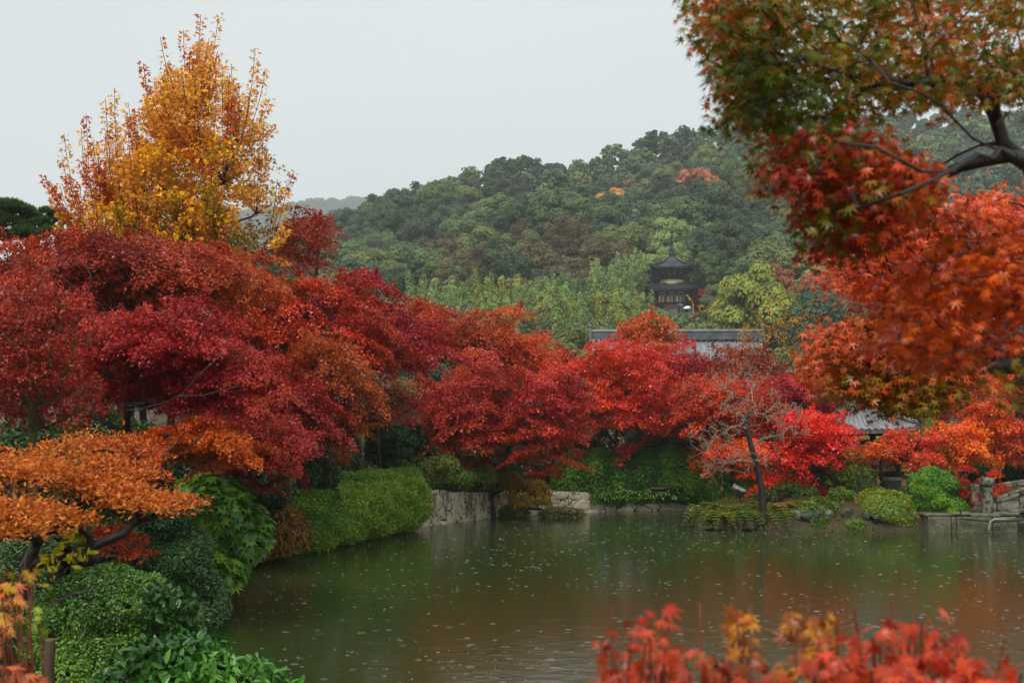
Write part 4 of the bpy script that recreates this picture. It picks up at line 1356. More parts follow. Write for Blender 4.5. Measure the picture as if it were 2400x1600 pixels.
# ------------------------------------------------------------------ orange azalea tree, bottom left
def azalea_tree():
    rng = np.random.RandomState(61)
    d = 10.5
    o = W(60, 1500, d); o[2] = gz(o[0], d)
    root = empty('azalea_tree', o)
    tag(root, 'layered orange leaved azalea tree with twisting dark branches, in front of the crimson maple', 'azalea tree')
    pads = []
    for px, py, dd, a in [(150, 1050, .8, .30), (210, 1040, 1, .34), (270, 1045, 1.1, .34), (330, 1060, 1.1, .28), (190, 1085, .4, .30), (110, 1070, .7, .24), (250, 1090, .5, .32),
                          (20, 1085, .2, .36), (70, 1095, 0, .36), (-30, 1100, .2, .4), (120, 1110, -.1, .3), (30, 1120, -.2, .34), (-40, 1130, 0, .36),
                          (180, 1125, .2, .32), (240, 1130, .2, .34), (300, 1120, .4, .34), (340, 1110, .6, .26), (290, 1150, 0, .3), (220, 1155, .1, .28),
                          (340, 1170, -.1, .30), (390, 1180, -.1, .30), (430, 1175, 0, .24), (360, 1190, -.3, .26), (320, 1160, .1, .26), (300, 1175, -.2, .26),
                          (10, 1190, -.6, .36), (60, 1200, -.6, .34), (110, 1205, -.5, .30), (160, 1215, -.4, .26), (190, 1225, -.3, .2), (20, 1225, -.8, .34), (70, 1235, -.8, .28), (-40, 1210, -.6, .36), (0, 1250, -.9, .2)]:
        pads.append((W(px, py, d + dd) - o, a, py))
    low = [(270, 1250, .3, .24), (300, 1270, .2, .22), (240, 1260, .5, .2), (320, 1300, 0, .18), (260, 1290, .2, .18)]
    for px, py, dd, a in low: pads.append((W(px, py, d + dd) - o, a, 9999))
    lv = Leaves()
    for p, a, py in pads:
        a = a * .84
        n = int(1.35 * math.pi * a * a / (.32 * .05 * .05))
        pal = ['8c3420', 'b44c2c', 'cc6440', 'd07c40', 'b45c24'] if py < 9000 else ['8c2a1c', 'b03c24', 'a83028']
        pad_leaves(lv, rng, p, a, a * .36, n, .045, pal, 'oval', 7, nspread=.75, hang=-.7, droop=.2, jit=.25)
    tr = [W(60, 1420, d), W(62, 1330, d), W(85, 1275, d)]
    tr = [np.array((0, 0, -.3))] + [p - o for p in tr]
    sk = Skel(tr, .062)
    sk.grow(rng, [W(a, b, d + c) - o for a, b, c in [(215, 1320, 0), (290, 1250, -.1), (350, 1215, -.1), (330, 1200, 0), (200, 1300, -.2), (60, 1260, -.4), (140, 1230, 0), (180, 1180, .2)]], step=.12, up=.0, wob=.025, lowest=2)
    sk.grow(rng, np.array([p[0] - (0, 0, .05) for p in pads]), step=.12, up=.2, wob=.02, lowest=2)
    n0 = len(sk.P)
    sk.meshes([('trunk', M['bark'])], root, rmin=.006, n=7, ex=.42)
    lv.build('crown', M['leaf_soft'], root)
azalea_tree()

# ------------------------------------------------------------------ near maples (right) with palm shaped leaves
def inpoly(px, py, poly):
    c = False
    n = len(poly)
    for i in range(n):
        x0, y0 = poly[i]; x1, y1 = poly[(i + 1) % n]
        if (y0 > py) != (y1 > py) and px < (x1 - x0) * (py - y0) / (y1 - y0) + x0:
            c = not c
    return c

def near_tree(label, seed, base, trunk, limbs, zones, leaf, rt, name='maple_tree', tpl='palm7', bark='bark', twigstep=.1, zp=.4, hang=1.0):
    """zones: (poly, n sprays, depth lo, depth hi, spray radius, leaves per spray, palette)"""
    rng = np.random.RandomState(seed)
    o = np.array(base, dtype=float)
    root = empty(name, o)
    tag(root, label, 'maple')
    sk = Skel([np.array((0, 0, -.2))] + [np.array(p) - o for p in trunk], rt)
    for limb in limbs:
        pts = [W(a, b, c) - o for a, b, c in limb]
        A = np.array(sk.P)
        prev = int(np.argmin(np.linalg.norm(A - pts[0], axis=1)))
        cur = sk.P[prev]
        for p in pts:
            n = max(1, int(np.linalg.norm(p - cur) / twigstep))
            c0 = cur
            for s in range(1, n + 1):
                sk.P.append(c0 + (p - c0) * s / n + rng.normal(0, .006, 3)); sk.par.append(prev); prev = len(sk.P) - 1
            cur = p
    lv = Leaves()
    for poly, ns, d0, d1, a, nl, pal in zones:
        xs = [p[0] for p in poly]; ys = [p[1] for p in poly]
        pts = []
        g = 0
        while len(pts) < ns and g < ns * 60:
            g += 1
            px, py = rng.uniform(min(xs), max(xs)), rng.uniform(min(ys), max(ys))
            if not inpoly(px, py, poly): continue
            q = W(px, py, rng.uniform(d0, d1))
            if pts and min(np.sum((np.array(pts) - q) ** 2, axis=1)) < (a * .55) ** 2: continue
            pts.append(q)
        T = np.array(pts) - o
        sk.grow(rng, T, step=twigstep, up=.15, wob=.008, zpen=zp, lowest=1)
        for t in T:
            n = max(2, int(nl * rng.uniform(.6, 1.4)))
            ang = rng.uniform(0, 6.28, n); r = np.sqrt(rng.uniform(0, 1, n)) * a
            P = t + np.stack([r * np.cos(ang), r * np.sin(ang), rng.normal(0, a * .22, n) - .3 * r * r / a], 1)
            Td = np.stack([np.cos(ang) * .7, np.sin(ang) * .7, -hang * rng.uniform(.3, 1.3, n)], 1) + rng.normal(0, .35, (n, 3))
            Nn = np.stack([np.cos(ang) * .5, np.sin(ang) * .5, np.ones(n) * .8], 1) + rng.normal(0, .45, (n, 3))
            lv.add(P, Nn, Td, leaf * rng.uniform(.6, 1.15, n), pal_cols(rng, P, pal, 3.0, seed, .2, .15), tpl)
    sk.meshes([('trunk', M[bark])], root, rmin=.0022 if leaf < .08 else .004, n=7, ex=.5)
    lv.build('crown', M['leaf_wet'], root)
    ALLTREES.append(lv.count())
    return root

GREENOL = ['3c4e16', '5c6a1c', '7c701c', 'a8601c', '44561a', '64701c', 'b45420']
OLORANGE = ['5a5a18', '8c5c1a', 'b8501c', 'c85a22', '9c3c1e']
NEARRED = ['8c2014', 'b4381a', 'c85420', 'c83420', '98501c']
NEARORANGE = ['a83418', 'c84a1c', 'd85a20', '9c4a18', 'c83a20']
zA = [(1655, -60), (1645, 10), (1680, 90), (1715, 190), (1745, 270), (1790, 320), (1880, 330), (2000, 290), (2080, 235), (2200, 215), (2450, 215), (2460, -60)]
zA2 = [(1665, -40), (1650, 30), (1690, 130), (1720, 230), (1770, 290), (1800, 260), (1790, 100), (1800, -40)]
zB = [(1810, 330), (1840, 410), (1900, 480), (1930, 540), (1930, 580), (1990, 570), (2060, 560), (2140, 470), (2160, 400), (2080, 350), (2000, 300), (1880, 320)]
zC = [(2100, 640), (2120, 720), (2090, 800), (2160, 840), (2260, 830), (2340, 790), (2460, 760), (2460, 560), (2300, 570), (2200, 600)]
zD = [(2310, 860), (2330, 900), (2400, 1000), (2470, 980), (2470, 800), (2360, 800)]
zE = [(2100, 470), (2080, 540), (2150, 600), (2300, 600), (2460, 560), (2460, 520), (2300, 520), (2200, 480)]
near_tree('near maple with turning olive, orange and red star leaves hanging over the upper right corner', 81, (2.35, 3.7, 1.1),
          [(2.32, 3.75, 1.9), W(2540, 700, 3.9), W(2470, 480, 4.0), W(2410, 380, 4.0)],
          [[(2410, 380, 3.9), (2345, 352, 3.7), (2290, 372, 3.5), (2235, 398, 3.35), (2180, 425, 3.25), (2105, 452, 3.2), (2050, 470, 3.3), (1990, 500, 3.5)],
           [(2345, 352, 3.7), (2285, 325, 3.6), (2235, 280, 3.5), (2205, 245, 3.45), (2140, 215, 3.4), (2090, 205, 3.4), (2040, 150, 3.5), (1990, 110, 3.6)],
           [(2235, 398, 3.35), (2160, 400, 3.25), (2110, 372, 3.2), (2050, 350, 3.2), (1990, 335, 3.3), (1940, 345, 3.5)],
           [(2470, 480, 4.0), (2450, 300, 4.1), (2400, 232, 3.8), (2330, 226, 3.6), (2250, 228, 3.45), (2180, 215, 3.4)],
           [(2400, 232, 3.8), (2370, 180, 3.6), (2330, 155, 3.4), (2300, 135, 3.35)],
           [(2410, 380, 3.9), (2350, 330, 4.0), (2335, 270, 4.0), (2330, 235, 3.9)],
           [(2540, 700, 3.8), (2440, 750, 3.4), (2370, 780, 3.3), (2330, 805, 3.3), (2270, 825, 3.3), (2200, 835, 3.4)]],
          [(zA, 310, 3.5, 5.2, .13, 28, GREENOL), (zA2, 90, 3.6, 4.8, .10, 24, OLORANGE), (zB, 110, 3.4, 4.5, .11, 28, NEARRED), (zB, 90, 3.4, 4.5, .11, 24, OLORANGE),
           (zC, 120, 3.5, 4.6, .12, 30, NEARORANGE), (zD, 14, 3.2, 4.0, .09, 9, GREENOL), (zE, 26, 3.8, 4.8, .11, 14, NEARORANGE)], .031, .034)
zF = [(1930, 580), (1960, 640), (2000, 680), (2080, 700), (2200, 700), (2460, 700), (2460, 470), (2280, 460), (2200, 490), (2100, 500), (1980, 530)]
zG = [(1895, 840), (1920, 800), (1970, 765), (2060, 745), (2130, 770), (2240, 820), (2240, 880), (2180, 930), (2080, 925), (2000, 900), (1940, 880)]
zG2 = [(1960, 880), (2040, 925), (2120, 945), (2200, 935), (2230, 890), (2180, 850), (2060, 850)]
near_tree('orange maple behind the nearest one, its long branch reaching out over the pavilion', 82, (5.6, 9.6, gz(5.6, 9.6)),
          [(5.5, 9.5, 1.6), W(2800, 900, 9.2), W(2600, 760, 9.0)],
          [[(2600, 760, 9.0), (2480, 640, 9), (2380, 560, 9), (2290, 575, 8.9), (2240, 625, 8.8), (2190, 660, 8.8)],
           [(2600, 760, 9.0), (2440, 840, 8.8), (2300, 860, 8.6), (2180, 900, 8.5), (2050, 930, 8.4)],
           [(2440, 840, 8.8), (2250, 800, 8.6), (2080, 790, 8.5), (1960, 820, 8.4)]],
          [(zF, 300, 8.0, 10.5, .24, 44, ['b83018', 'd04a20', 'dc5a28', 'c84038', 'a83c1c']), (zG, 190, 7.8, 9.4, .21, 42, ['b8441c', 'cc4e28', 'b84a30', '8c5a1c', 'c8402c']), (zG2, 70, 7.8, 9.2, .20, 34, ['5c5a18', '7c6a1c', '9c5a1c'])],
          .052, .10, tpl='palm5', twigstep=.2)

# ------------------------------------------------------------------ foreground sprays at the bottom right and bottom left
def spray_shrub(label, seed, base, tops, zones, leaf, twigs, name='maple_shrub'):
    rng = np.random.RandomState(seed)
    o = np.array(base, dtype=float)
    root = empty(name, o)
    tag(root, label, 'maple shrub')
    sk = Skel([np.array((0, 0, -.6)), np.array((0, .02, .15)), np.array((0, .03, .3))], .007)
    T = np.array([W(a, b, c) for a, b, c in tops]) - o
    for sgn in (-1, 1):
        prev = 2
        lim = T[:, 0].min() if sgn < 0 else T[:, 0].max()
        for q in np.arange(.08, abs(lim) + .04, .08):
            sk.P.append(sk.P[2] + np.array((sgn * q, rng.normal(0, .02), .05 - .02 * q))); sk.par.append(prev); prev = len(sk.P) - 1
    nbase = len(sk.P)
    sk.grow(rng, T, step=.08, up=-.1, wob=.003, lowest=1, dinw=.02, zpen=.0, lat=4.0, only=nbase)
    lv = Leaves()
    for poly, ns, d0, d1, a, nl, pal in zones:
        xs = [p[0] for p in poly]; ys = [p[1] for p in poly]
        pts = []
        while len(pts) < ns:
            px, py = rng.uniform(min(xs), max(xs)), rng.uniform(min(ys), max(ys))
            if inpoly(px, py, poly): pts.append(W(px, py, rng.uniform(d0, d1)))
        T = np.array(pts) - o
        sk.grow(rng, T, step=.08, up=-.1, wob=.004, lowest=1, dinw=.05, zpen=.0, lat=4.0, only=nbase)
        for t in T:
            n = max(2, int(nl * rng.uniform(.6, 1.4)))
            ang = rng.uniform(0, 6.28, n); r = np.sqrt(rng.uniform(0, 1, n)) * a
            P = t + np.stack([r * np.cos(ang), r * np.sin(ang), rng.normal(0, a * .25, n)], 1)
            Td = np.stack([np.cos(ang), np.sin(ang), rng.uniform(-1.2, .3, n)], 1) + rng.normal(0, .3, (n, 3))
            Nn = np.stack([np.cos(ang) * .5, np.sin(ang) * .5 - .3, np.ones(n) * .8], 1) + rng.normal(0, .45, (n, 3))
            lv.add(P, Nn, Td, leaf * rng.uniform(.6, 1.15, n), pal_cols(rng, P, pal, 6.0, seed, .25, .15), 'palm7')
    sk.meshes([('stems', M['twig_red'])], root, rmin=.0018, n=6, ex=.22 if seed == 91 else .3)
    lv.build('leaves', M['leaf_wet'], root)
    ALLTREES.append(lv.count())
FR = ['7c1814', 'a8241c', 'c43224', 'c8442c', '94301c']
FO = ['8c4418', 'b0601c', 'c8802c', '84361a']
spray_shrub('blurred scarlet maple shoots with bare red twigs poking up at the bottom edge', 91, (0.52, 2.35, 1.75),
            [(1432, 1418, 2.4), (1560, 1412, 2.3), (1572, 1405, 2.3), (1550, 1470, 2.3), (1640, 1410, 2.5), (1725, 1405, 2.4), (1762, 1414, 2.5), (1960, 1420, 2.4), (2090, 1405, 2.3), (2003, 1430, 2.2), (2355, 1500, 2.2), (2150, 1440, 2.3), (1870, 1440, 2.5), (1412, 1575, 2.3)],
            [([(1440, 1520), (1500, 1450), (1570, 1460), (1650, 1520), (1700, 1600), (1720, 1700), (1440, 1700)], 34, 2.1, 2.5, .045, 6, FR),
             ([(1700, 1540), (1760, 1590), (1860, 1580), (1860, 1700), (1640, 1700)], 18, 2.2, 2.6, .045, 6, FR),
             ([(1720, 1430), (1745, 1420), (1775, 1500), (1760, 1560), (1720, 1500)], 9, 2.4, 2.6, .022, 6, FO),
             ([(1850, 1480), (1900, 1440), (1950, 1450), (1965, 1540), (1900, 1590), (1830, 1600)], 17, 2.3, 2.6, .035, 6, FO),
             ([(1660, 1520), (1740, 1560), (1760, 1620), (1680, 1620)], 9, 2.3, 2.5, .03, 5, FO),
             ([(1950, 1520), (2020, 1500), (2120, 1440), (2200, 1470), (2280, 1540), (2330, 1590), (2400, 1570), (2440, 1700), (1800, 1700), (1830, 1590)], 100, 2.0, 2.5, .05, 6, FR)], .031, 8)
spray_shrub('pale orange maple sprig hanging in from the lower left edge', 92, (-1.7, 4.1, 1.2),
            [(60, 1300, 4.2), (10, 1330, 4.1), (70, 1490, 4.0)],
            [([(-60, 1370), (10, 1360), (45, 1390), (30, 1440), (20, 1500), (-60, 1520)], 24, 3.9, 4.3, .05, 5, ['c86a50', 'd88a60', 'c8502c', 'd8a048']),
             ([(40, 1320), (90, 1300), (80, 1370), (50, 1360)], 4, 4.0, 4.3, .04, 3, ['c8701f', 'a8882c']),
             ([(-60, 1540), (60, 1550), (100, 1600), (90, 1680), (-60, 1680)], 28, 3.8, 4.2, .05, 5, ['b8503c', 'c86a50', '8c3430']),
             ([(60, 1430), (110, 1440), (110, 1500), (70, 1490)], 2, 4, 4.1, .03, 2, ['7c9c3c', '9cac4c'])], .036, 5)

# ------------------------------------------------------------------ shrubs and hedges
GR_CLIP = ['4c7c20', '6c9828', '8cac34', 'a0a834', '5c8824']
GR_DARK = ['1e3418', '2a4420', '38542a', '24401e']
GR_MID = ['2c4c1c', '3c6024', '50742c', '345420']
def path_ells(pts, r, n):
    """ellipsoids along a polyline of (x, y, z); r = (rx, ry, rz)"""
    pts = [np.array(p, dtype=float) for p in pts]
    seg = [np.linalg.norm(pts[i + 1] - pts[i]) for i in range(len(pts) - 1)]
    tot = sum(seg); out_ = []
    for k in range(n):
        s = tot * k / (n - 1)
        i = 0
        while i < len(seg) - 1 and s > seg[i]: s -= seg[i]; i += 1
        out_.append((pts[i] + (pts[i + 1] - pts[i]) * min(1, s / seg[i]), r))
    return out_

shrub('long clipped yellow green azalea hedge on the left bank', path_ells([(-5.25, 28.9, .75), (-4.35, 31.6, .82), (-3.35, 34.5, .78)], (1.15, 1.15, .85), 11), GR_CLIP, .055, 201, 'clipped_hedge', 'hedge',
      cover=2.6, tpl='oval', depth=.16, rough=.09, rs=7, sq=2.6, stems=40, spread=.7, scale=2.0, zmin=.03, hang=-.4, jit=.34)
shrub('glossy fatsia bush with big fingered leaves between the orange azalea tree and the clipped hedge', [((-4.75, 20.6, 1.6), (.58, .5, .5)), ((-4.45, 20.9, 1.15), (.6, .5, .5)), ((-5.2, 20.9, 1.6), (.45, .45, .45)), ((-4.75, 20.5, .6), (.5, .45, .4))], ['346424', '44782a', '68943a', '98b04c'], .16, 202, 'fatsia_bush', 'bush',
      cover=1.5, tpl='fatsia', depth=.35, stems=30, upb=.8, base=(-4.95, 21.3, gz(-5.3, 21.3) - .1), spread=.3)
shrub('very dark small leaved evergreen bush below the fatsia at the water edge', [((-5.1, 18.0, 1.15), (.8, .7, .75)), ((-4.75, 18.7, .3), (.55, .6, .45)), ((-4.85, 17.6, .7), (.7, .7, .6)), ((-5.7, 17.7, 1.0), (.8, .7, .6)), ((-4.5, 17.5, .3), (.45, .5, .3))], ['1a3418', '26441f', '345a2c', '4a6a40'], .05, 203, cover=2.2, tpl='oval', lumps=16, lump_r=.28, base=(-5.2, 18.2, .3))
shrub('rounded small leaved box bush in the lower left foreground', [((-3.10, 9.9, 1.42), (.52, .5, .42)), ((-2.9, 9.9, 1.25), (.36, .42, .34)), ((-3.4, 10.1, 1.3), (.40, .4, .36)), ((-3.0, 9.6, 1.1), (.42, .4, .32))], ['2c4c20', '3e622a', '567c38', '74983c'], .030, 204, 'box_bush', 'bush',
      cover=1.7, tpl='oval', lumps=26, lump_r=.15, base=(-3.1, 9.9, gz(-3.3, 9.9)), stems=60, jit=.3)
shrub('broad leaved rhododendron bush at the very bottom beside the water', [((-2.22, 8.6, 1.38), (.34, .36, .22)), ((-1.95, 8.5, 1.26), (.32, .34, .18)), ((-2.3, 8.4, 1.15), (.42, .4, .26)), ((-1.72, 8.6, 1.12), (.26, .28, .15)), ((-2.1, 8.3, 1.0), (.5, .4, .26)), ((-2.38, 8.9, 1.62), (.12, .12, .22))],
      ['244a20', '33602a', '4a7c38', '6a9a4c'], .085, 205, 'rhododendron_bush', 'bush', cover=1.5, tpl='oval', lumps=14, lump_r=.13, base=(-2.2, 8.5, gz(-2.5, 8.4)), stems=60, hang=-1.0)
shrub('brown withered hydrangea with drooping leaves between fatsia and clipped hedge', [((-5.0, 26.4, .75), (.65, .6, .7)), ((-4.8, 27.2, .6), (.6, .6, .6)), ((-5.3, 25.6, .5), (.5, .5, .4))], ['5c3c2c', '7c5038', '94683c', '5c5024'], .11, 206, 'hydrangea_bush', 'bush',
      cover=1.3, tpl='oval', depth=.4, stems=30, hang=.8, mat='leaf_soft', base=(-5.4, 26.6, .4))
shrub('mixed low green undergrowth at the foot of the orange azalea tree', [((-4.0, 11.6, 1.0), (.6, .5, .45)), ((-4.7, 12.4, 1.2), (.8, .7, .6)), ((-5.3, 11.5, 1.2), (.9, .7, .7))], ['1e3818', '2c4c20', '44642a', '5c6c2c'], .05, 207, 'undergrowth_bush', 'bush',
      cover=1.3, tpl='oval', lumps=10, lump_r=.25, base=(-4.3, 11.9, gz(-4.6, 11.9)))
shrub('dark green camellia standing behind the retaining wall end', [((-3.55, 37.6, 1.55), (.85, .8, 1.25)), ((-3.2, 37.5, 2.1), (.6, .6, .8)), ((-4.1, 37.7, 1.7), (.8, .7, 1.2)), ((-3.6, 37.8, 2.6), (.6, .5, .6))], ['16301a', '1e3e22', '2c5030', '44684a'], .07, 208, 'camellia_bush', 'bush',
      cover=2.2, lumps=22, lump_r=.34, stems=40, jit=.3)
for k, (px, py, d, r, pal, lab) in enumerate([
        (985, 1112, 36.6, (.75, .6, .5), ['4c5c28', '6c7434', '5c4c24'], 'dull olive azalea at the left end of the retaining wall top'),
        (1040, 1108, 37.2, (.7, .6, .5), ['4c6c2c', '64843c', '7c8c44'], 'greyish green azalea on the wall top before the camellia'),
        (1100, 1112, 38.0, (.65, .6, .45), ['5c7434', '7c8c3c', '44602c'], 'light green leafy bush on the wall top under the dark crimson sprays'),
        (1155, 1115, 38.8, (.6, .5, .45), ['3c5c28', '507038', '2e4c20'], 'green bush on the wall top beside the ochre grass')]):
    c = W(px, py, d)
    shrub(lab, [(c, r), (c + (.3, .1, -.15), (r[0] * .7, r[1] * .8, r[2] * .7)), (c - (.3, 0, .15), (r[0] * .7, r[1] * .8, r[2] * .8))], pal, .08, 210 + k, 'azalea_bush', 'bush', lumps=9, lump_r=.22, cover=1.6, group=None, base=(c[0], c[1], gz(c[0], c[1] + .3)))
c = W(1240, 1165, 38.5)
shrub('yellowing hydrangea spilling over the pale wall to the water', [(c, (.62, .5, .5)), (c + (.2, -.1, -.25), (.5, .45, .4)), (c + (-.2, -.1, -.3), (.45, .4, .35)), (c + (.15, .1, .25), (.4, .4, .3))], ['8c8c28', 'b09c34', 'b8743c', '6c7c24'], .15, 215, 'hydrangea_bush', 'bush', cover=1.5, mat='leaf_soft', stems=30, base=(c[0], c[1] + .6, .6), hang=.5, depth=.35)
c = W(1205, 1195, 39.2)
shrub('low green weeds at the foot of the pale wall under the hydrangea', [(c + (0, -.2, -.05), (.5, .35, .25)), (c + (1.4, -.1, -.1), (.7, .3, .2))], ['3c5c20', '5c742c', '7c6c2c'], .06, 216, 'weed_clump', 'plant', cover=1.2, stems=10, base=(c[0], c[1] + .2, 0))
# ivy hedge along the far side
shrub('long ivy covered hedge along the far bank, trailing down to the water', path_ells([(2.5, 42.2, 1.0), (4.4, 42.7, 1.05), (6.6, 42.8, 1.05), (8.2, 42.0, .95)], (1.1, .95, .95), 12), ['2c5418', '3c6c20', '548a2c', '74a038'], .08, 217, 'ivy_hedge', 'hedge', cover=2.3, rough=.08, sq=2.8, stems=60, zmin=.05, depth=.15, hang=.6, spread=.6)
shrub('trailing ivy strands hanging over the wall below the ivy hedge', [((3.4, 41.3, .4), (.9, .25, .45)), ((5.2, 41.65, .38), (1.1, .25, .45)), ((7.0, 41.7, .38), (.9, .3, .45))], ['24481c', '3c6c24', '6c8c34', '1c3818'], .09, 218, 'ivy', 'ivy', cover=.7, rough=.25, rs=7, stems=20, base=(5.2, 42.6, .6), hang=1.5)
shrub('square trimmed dark hedge behind the ivy hedge below the crimson maples', path_ells([(5.1, 46.6, 2.1), (7.4, 46.8, 2.1)], (1.0, .8, .55), 5), ['2c4418', '3c541c', '5c5c24'], .08, 219, 'trimmed_hedge', 'hedge', cover=2.0, sq=3.2, stems=20, rough=.04, base=(6.2, 46.7, gz(6.2, 46.7)))
# promontory shrubs
for k, (px, py, d, r, pal, lab, nm) in enumerate([
        (1915, 1212, 35.1, (.80, .7, .52), ['3c5c1c', '547424', '6c8830', '8c5028'], 'clipped dark green azalea mound left of the brighter mound', 'azalea_mound'),
        (2075, 1197, 35.0, (.85, .75, .55), ['647c24', '7c9430', '94a03c', 'a05c30'], 'large clipped azalea mound with reddish tips in the middle of the promontory', 'azalea_mound'),
        (2000, 1232, 34.6, (.38, .32, .26), ['5c7420', '748c2c', '4c641c'], 'small bright green tuft bush between the two azalea mounds', 'azalea_mound')]):
    c = W(px, py, d)
    shrub(lab, [(c, r)], pal, .055, 220 + k, nm, 'azalea', cover=2.4, depth=.18, rough=.12, rs=6, jit=.35, stems=24, base=(c[0], c[1] + .1, max(.1, c[2] - r[2])), zmin=.02, group=None, sq=2.3)
c = W(2192, 1165, 34.9)
shrub('tall bright green leafy bush overhanging the stone wall near the bridge', [(c, (.62, .6, .7)), (c + (.25, 0, -.4), (.5, .5, .5)), (c + (-.1, .1, .35), (.45, .5, .4)), (c + (.35, -.25, -.65), (.32, .3, .45))], ['2c5c18', '3c7420', '5c8c2c', '6c942c'], .06, 224, 'leafy_bush', 'bush', cover=2.2, lumps=18, lump_r=.22, stems=40, base=(c[0], c[1] + .3, .55), zmin=.05)
for k, (px, py, r, lab) in enumerate([(2285, 1150, (.42, .35, .14), 'lowest'), ]):
    pass
def cloud_shrub():
    rng = np.random.RandomState(230)
    o = W(2290, 1200, 34.8); o[2] = .6
    root = empty('cloud_pruned_shrub', o)
    tag(root, 'red cloud pruned azalea in flat tiers next to the bridge post', 'azalea')
    lv = Leaves(); tg = []
    for px, py, a in [(2285, 1152, .36), (2325, 1150, .3), (2250, 1150, .22), (2300, 1168, .26), (2250, 1125, .22), (2310, 1128, .26), (2262, 1098, .24), (2330, 1110, .18), (2345, 1140, .2)]:
        p = W(px, py, 34.7 + rng.uniform(-.15, .25)) - o
        tg.append(p)
        pad_leaves(lv, rng, p, a, a * .38, int(900 * a / .3), .05, ['b02820', 'd03c28', 'c83828', 'a03c20'], 'oval', 3, nspread=.5, hang=-.2)
    sk = Skel([(0, 0, -.2), (0, 0, .25), (.05, 0, .45)], .05)
    sk.grow(rng, np.array(tg), step=.15, lowest=1)
    sk.meshes([('stems', M['bark'])], root)
    lv.build('foliage', M['leaf_soft'], root)
cloud_shrub()
# planting behind the maple trunks, so that the ground behind them lies in shade
for k, (px, d, r, lab) in enumerate([
        (420, 26, (1.6, 1.0, 1.1), 'dark evergreen bush in shade behind the crimson maple trunks'),
        (700, 33.5, (1.3, 1.0, 1.2), 'dark evergreen bush behind the clipped hedge'),
        (560, 29, (1.6, 1.0, 1.2), 'deep green bush in shade behind the fatsia'),
        (200, 22, (1.8, 1.0, 1.3), 'dark shaded bush behind the orange azalea tree'),
        (20, 18, (1.6, 1.0, 1.2), 'dark shaded bush at the left edge behind the green stemmed maple'),
        (1060, 41.5, (1.8, .9, 1.1), 'deep green bush in shade behind the retaining wall planting'),
        (1230, 43.5, (2.0, .9, 1.2), 'dark evergreen bush in shade behind the raspberry red maple'),
        (1480, 49, (3.0, .9, 1.2), 'dark evergreen bush behind the ivy hedge'),
        (1750, 46, (2.4, .9, 1.2), 'shaded evergreen bush behind the scarlet promontory maple'),
        (2010, 45.5, (2.2, .9, .9), 'yellowish green bush behind the pavilion'),
        (2200, 45.5, (2.0, .9, 1.1), 'light green bush behind the grey pole'),
        (2400, 44, (2.2, .9, 1.2), 'dark green bush beyond the bridge')]):
    x = W(px, 1000, d)[0]; z = gz(x, d)
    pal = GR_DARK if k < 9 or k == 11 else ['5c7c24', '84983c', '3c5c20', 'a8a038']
    shrub(lab, [((x, d, z + r[2] * .75), r), ((x - r[0] * .7, d + .2, z + r[2] * .6), (r[0] * .6, r[1], r[2] * .8)), ((x + r[0] * .7, d + .1, z + r[2] * .65), (r[0] * .6, r[1], r[2] * .75))], pal, .085, 240 + k, 'evergreen_bush', 'bush', cover=1.7, lumps=14, lump_r=.42, stems=20, base=(x, d, z))

def grass_clump(label, c, n, h, spread, pal, seed, name='grass_clump', wid=.02, droop=.6, mat='leaf_soft', dirb=None):
    rng = np.random.RandomState(seed)
    root = empty(name, c)
    tag(root, label, 'grass')
    V, Lp_, Np, C = [], [], [], []
    off = 0
    K = 5
    for i in range(n):
        an = rng.uniform(0, 6.28); l = h * rng.uniform(.5, 1.1); s = spread * rng.uniform(.2, 1)
        dx, dy = math.cos(an), math.sin(an)
        if dirb is not None: dx, dy = dx * .6 + dirb[0], dy * .6 + dirb[1]
        b = np.array((rng.normal(0, .08 * h), rng.normal(0, .08 * h), 0))
        w_ = wid * rng.uniform(.6, 1.3)
        side = np.array((-dy, dx, 0)) * w_ / 2
        c_ = pal_cols(rng, np.zeros((1, 3)), pal, 1, i, .3)[0]
        for k in range(K):
            u = k / (K - 1)
            p = b + np.array((dx * s * u ** 1.6, dy * s * u ** 1.6, l * (u - droop * u ** 3)))
            t = 1 - .85 * u
            V += [p - side * t, p + side * t]
        for k in range(K - 1):
            Lp_ += [off + 2 * k, off + 2 * k + 1, off + 2 * k + 3, off + 2 * k + 2]; Np.append(4); C.append(c_)
        off += 2 * K
    me = fast_mesh('blades', np.array(V), np.array(Np), np.array(Lp_), np.array(C))
    link('blades', me, root, None, [M[mat]])
    return root
c = W(1190, 1140, 38.4); c[2] = .85
grass_clump('tall ochre grass clump arching over the pale wall', c, 520, 1.25, 1.0, ['8c5c24', 'a8703c', '94682c', '6c6c28'], 261, wid=.022, droop=.75)
for k, (px, py, d, pal, lab) in enumerate([(60, 1560, 7.6, ['2c4c20', '3c5c24', '6c7c2c'], 'dark strap leaved grass in the bottom left corner'), (190, 1575, 7.8, ['2c4820', '44602c', '8c8c30'], 'strappy green grass below the box bush'),
                                     (300, 1560, 8.3, ['24401c', '3c5424', '7c702c'], 'shaded grass between box bush and rhododendron'), (20, 1440, 9.2, ['3c5428', '5c742c', '84843c'], 'grass tuft under the azalea tree at the left edge')]):
    c = W(px, py, d); c[2] = gz(c[0], c[1])
    grass_clump(lab, c, 150, .8, .55, pal, 262 + k, wid=.022, mat='leaf_gloss')
for k in range(7):
    c = np.array((-4.9 + .12 * k, 21.5 + 1.15 * k, .05)); c[0], c[1] = ashore(c[0], c[1], .12)
    c[2] = gz(c[0], c[1])
    grass_clump('thin grass tuft at the left water edge in the row below the brown hydrangea', c, 60, .35, .3, ['5c5c24', '7c6c30', '3c5420'], 270 + k, wid=.012).__setitem__('group', 'grass tufts along the left water edge')

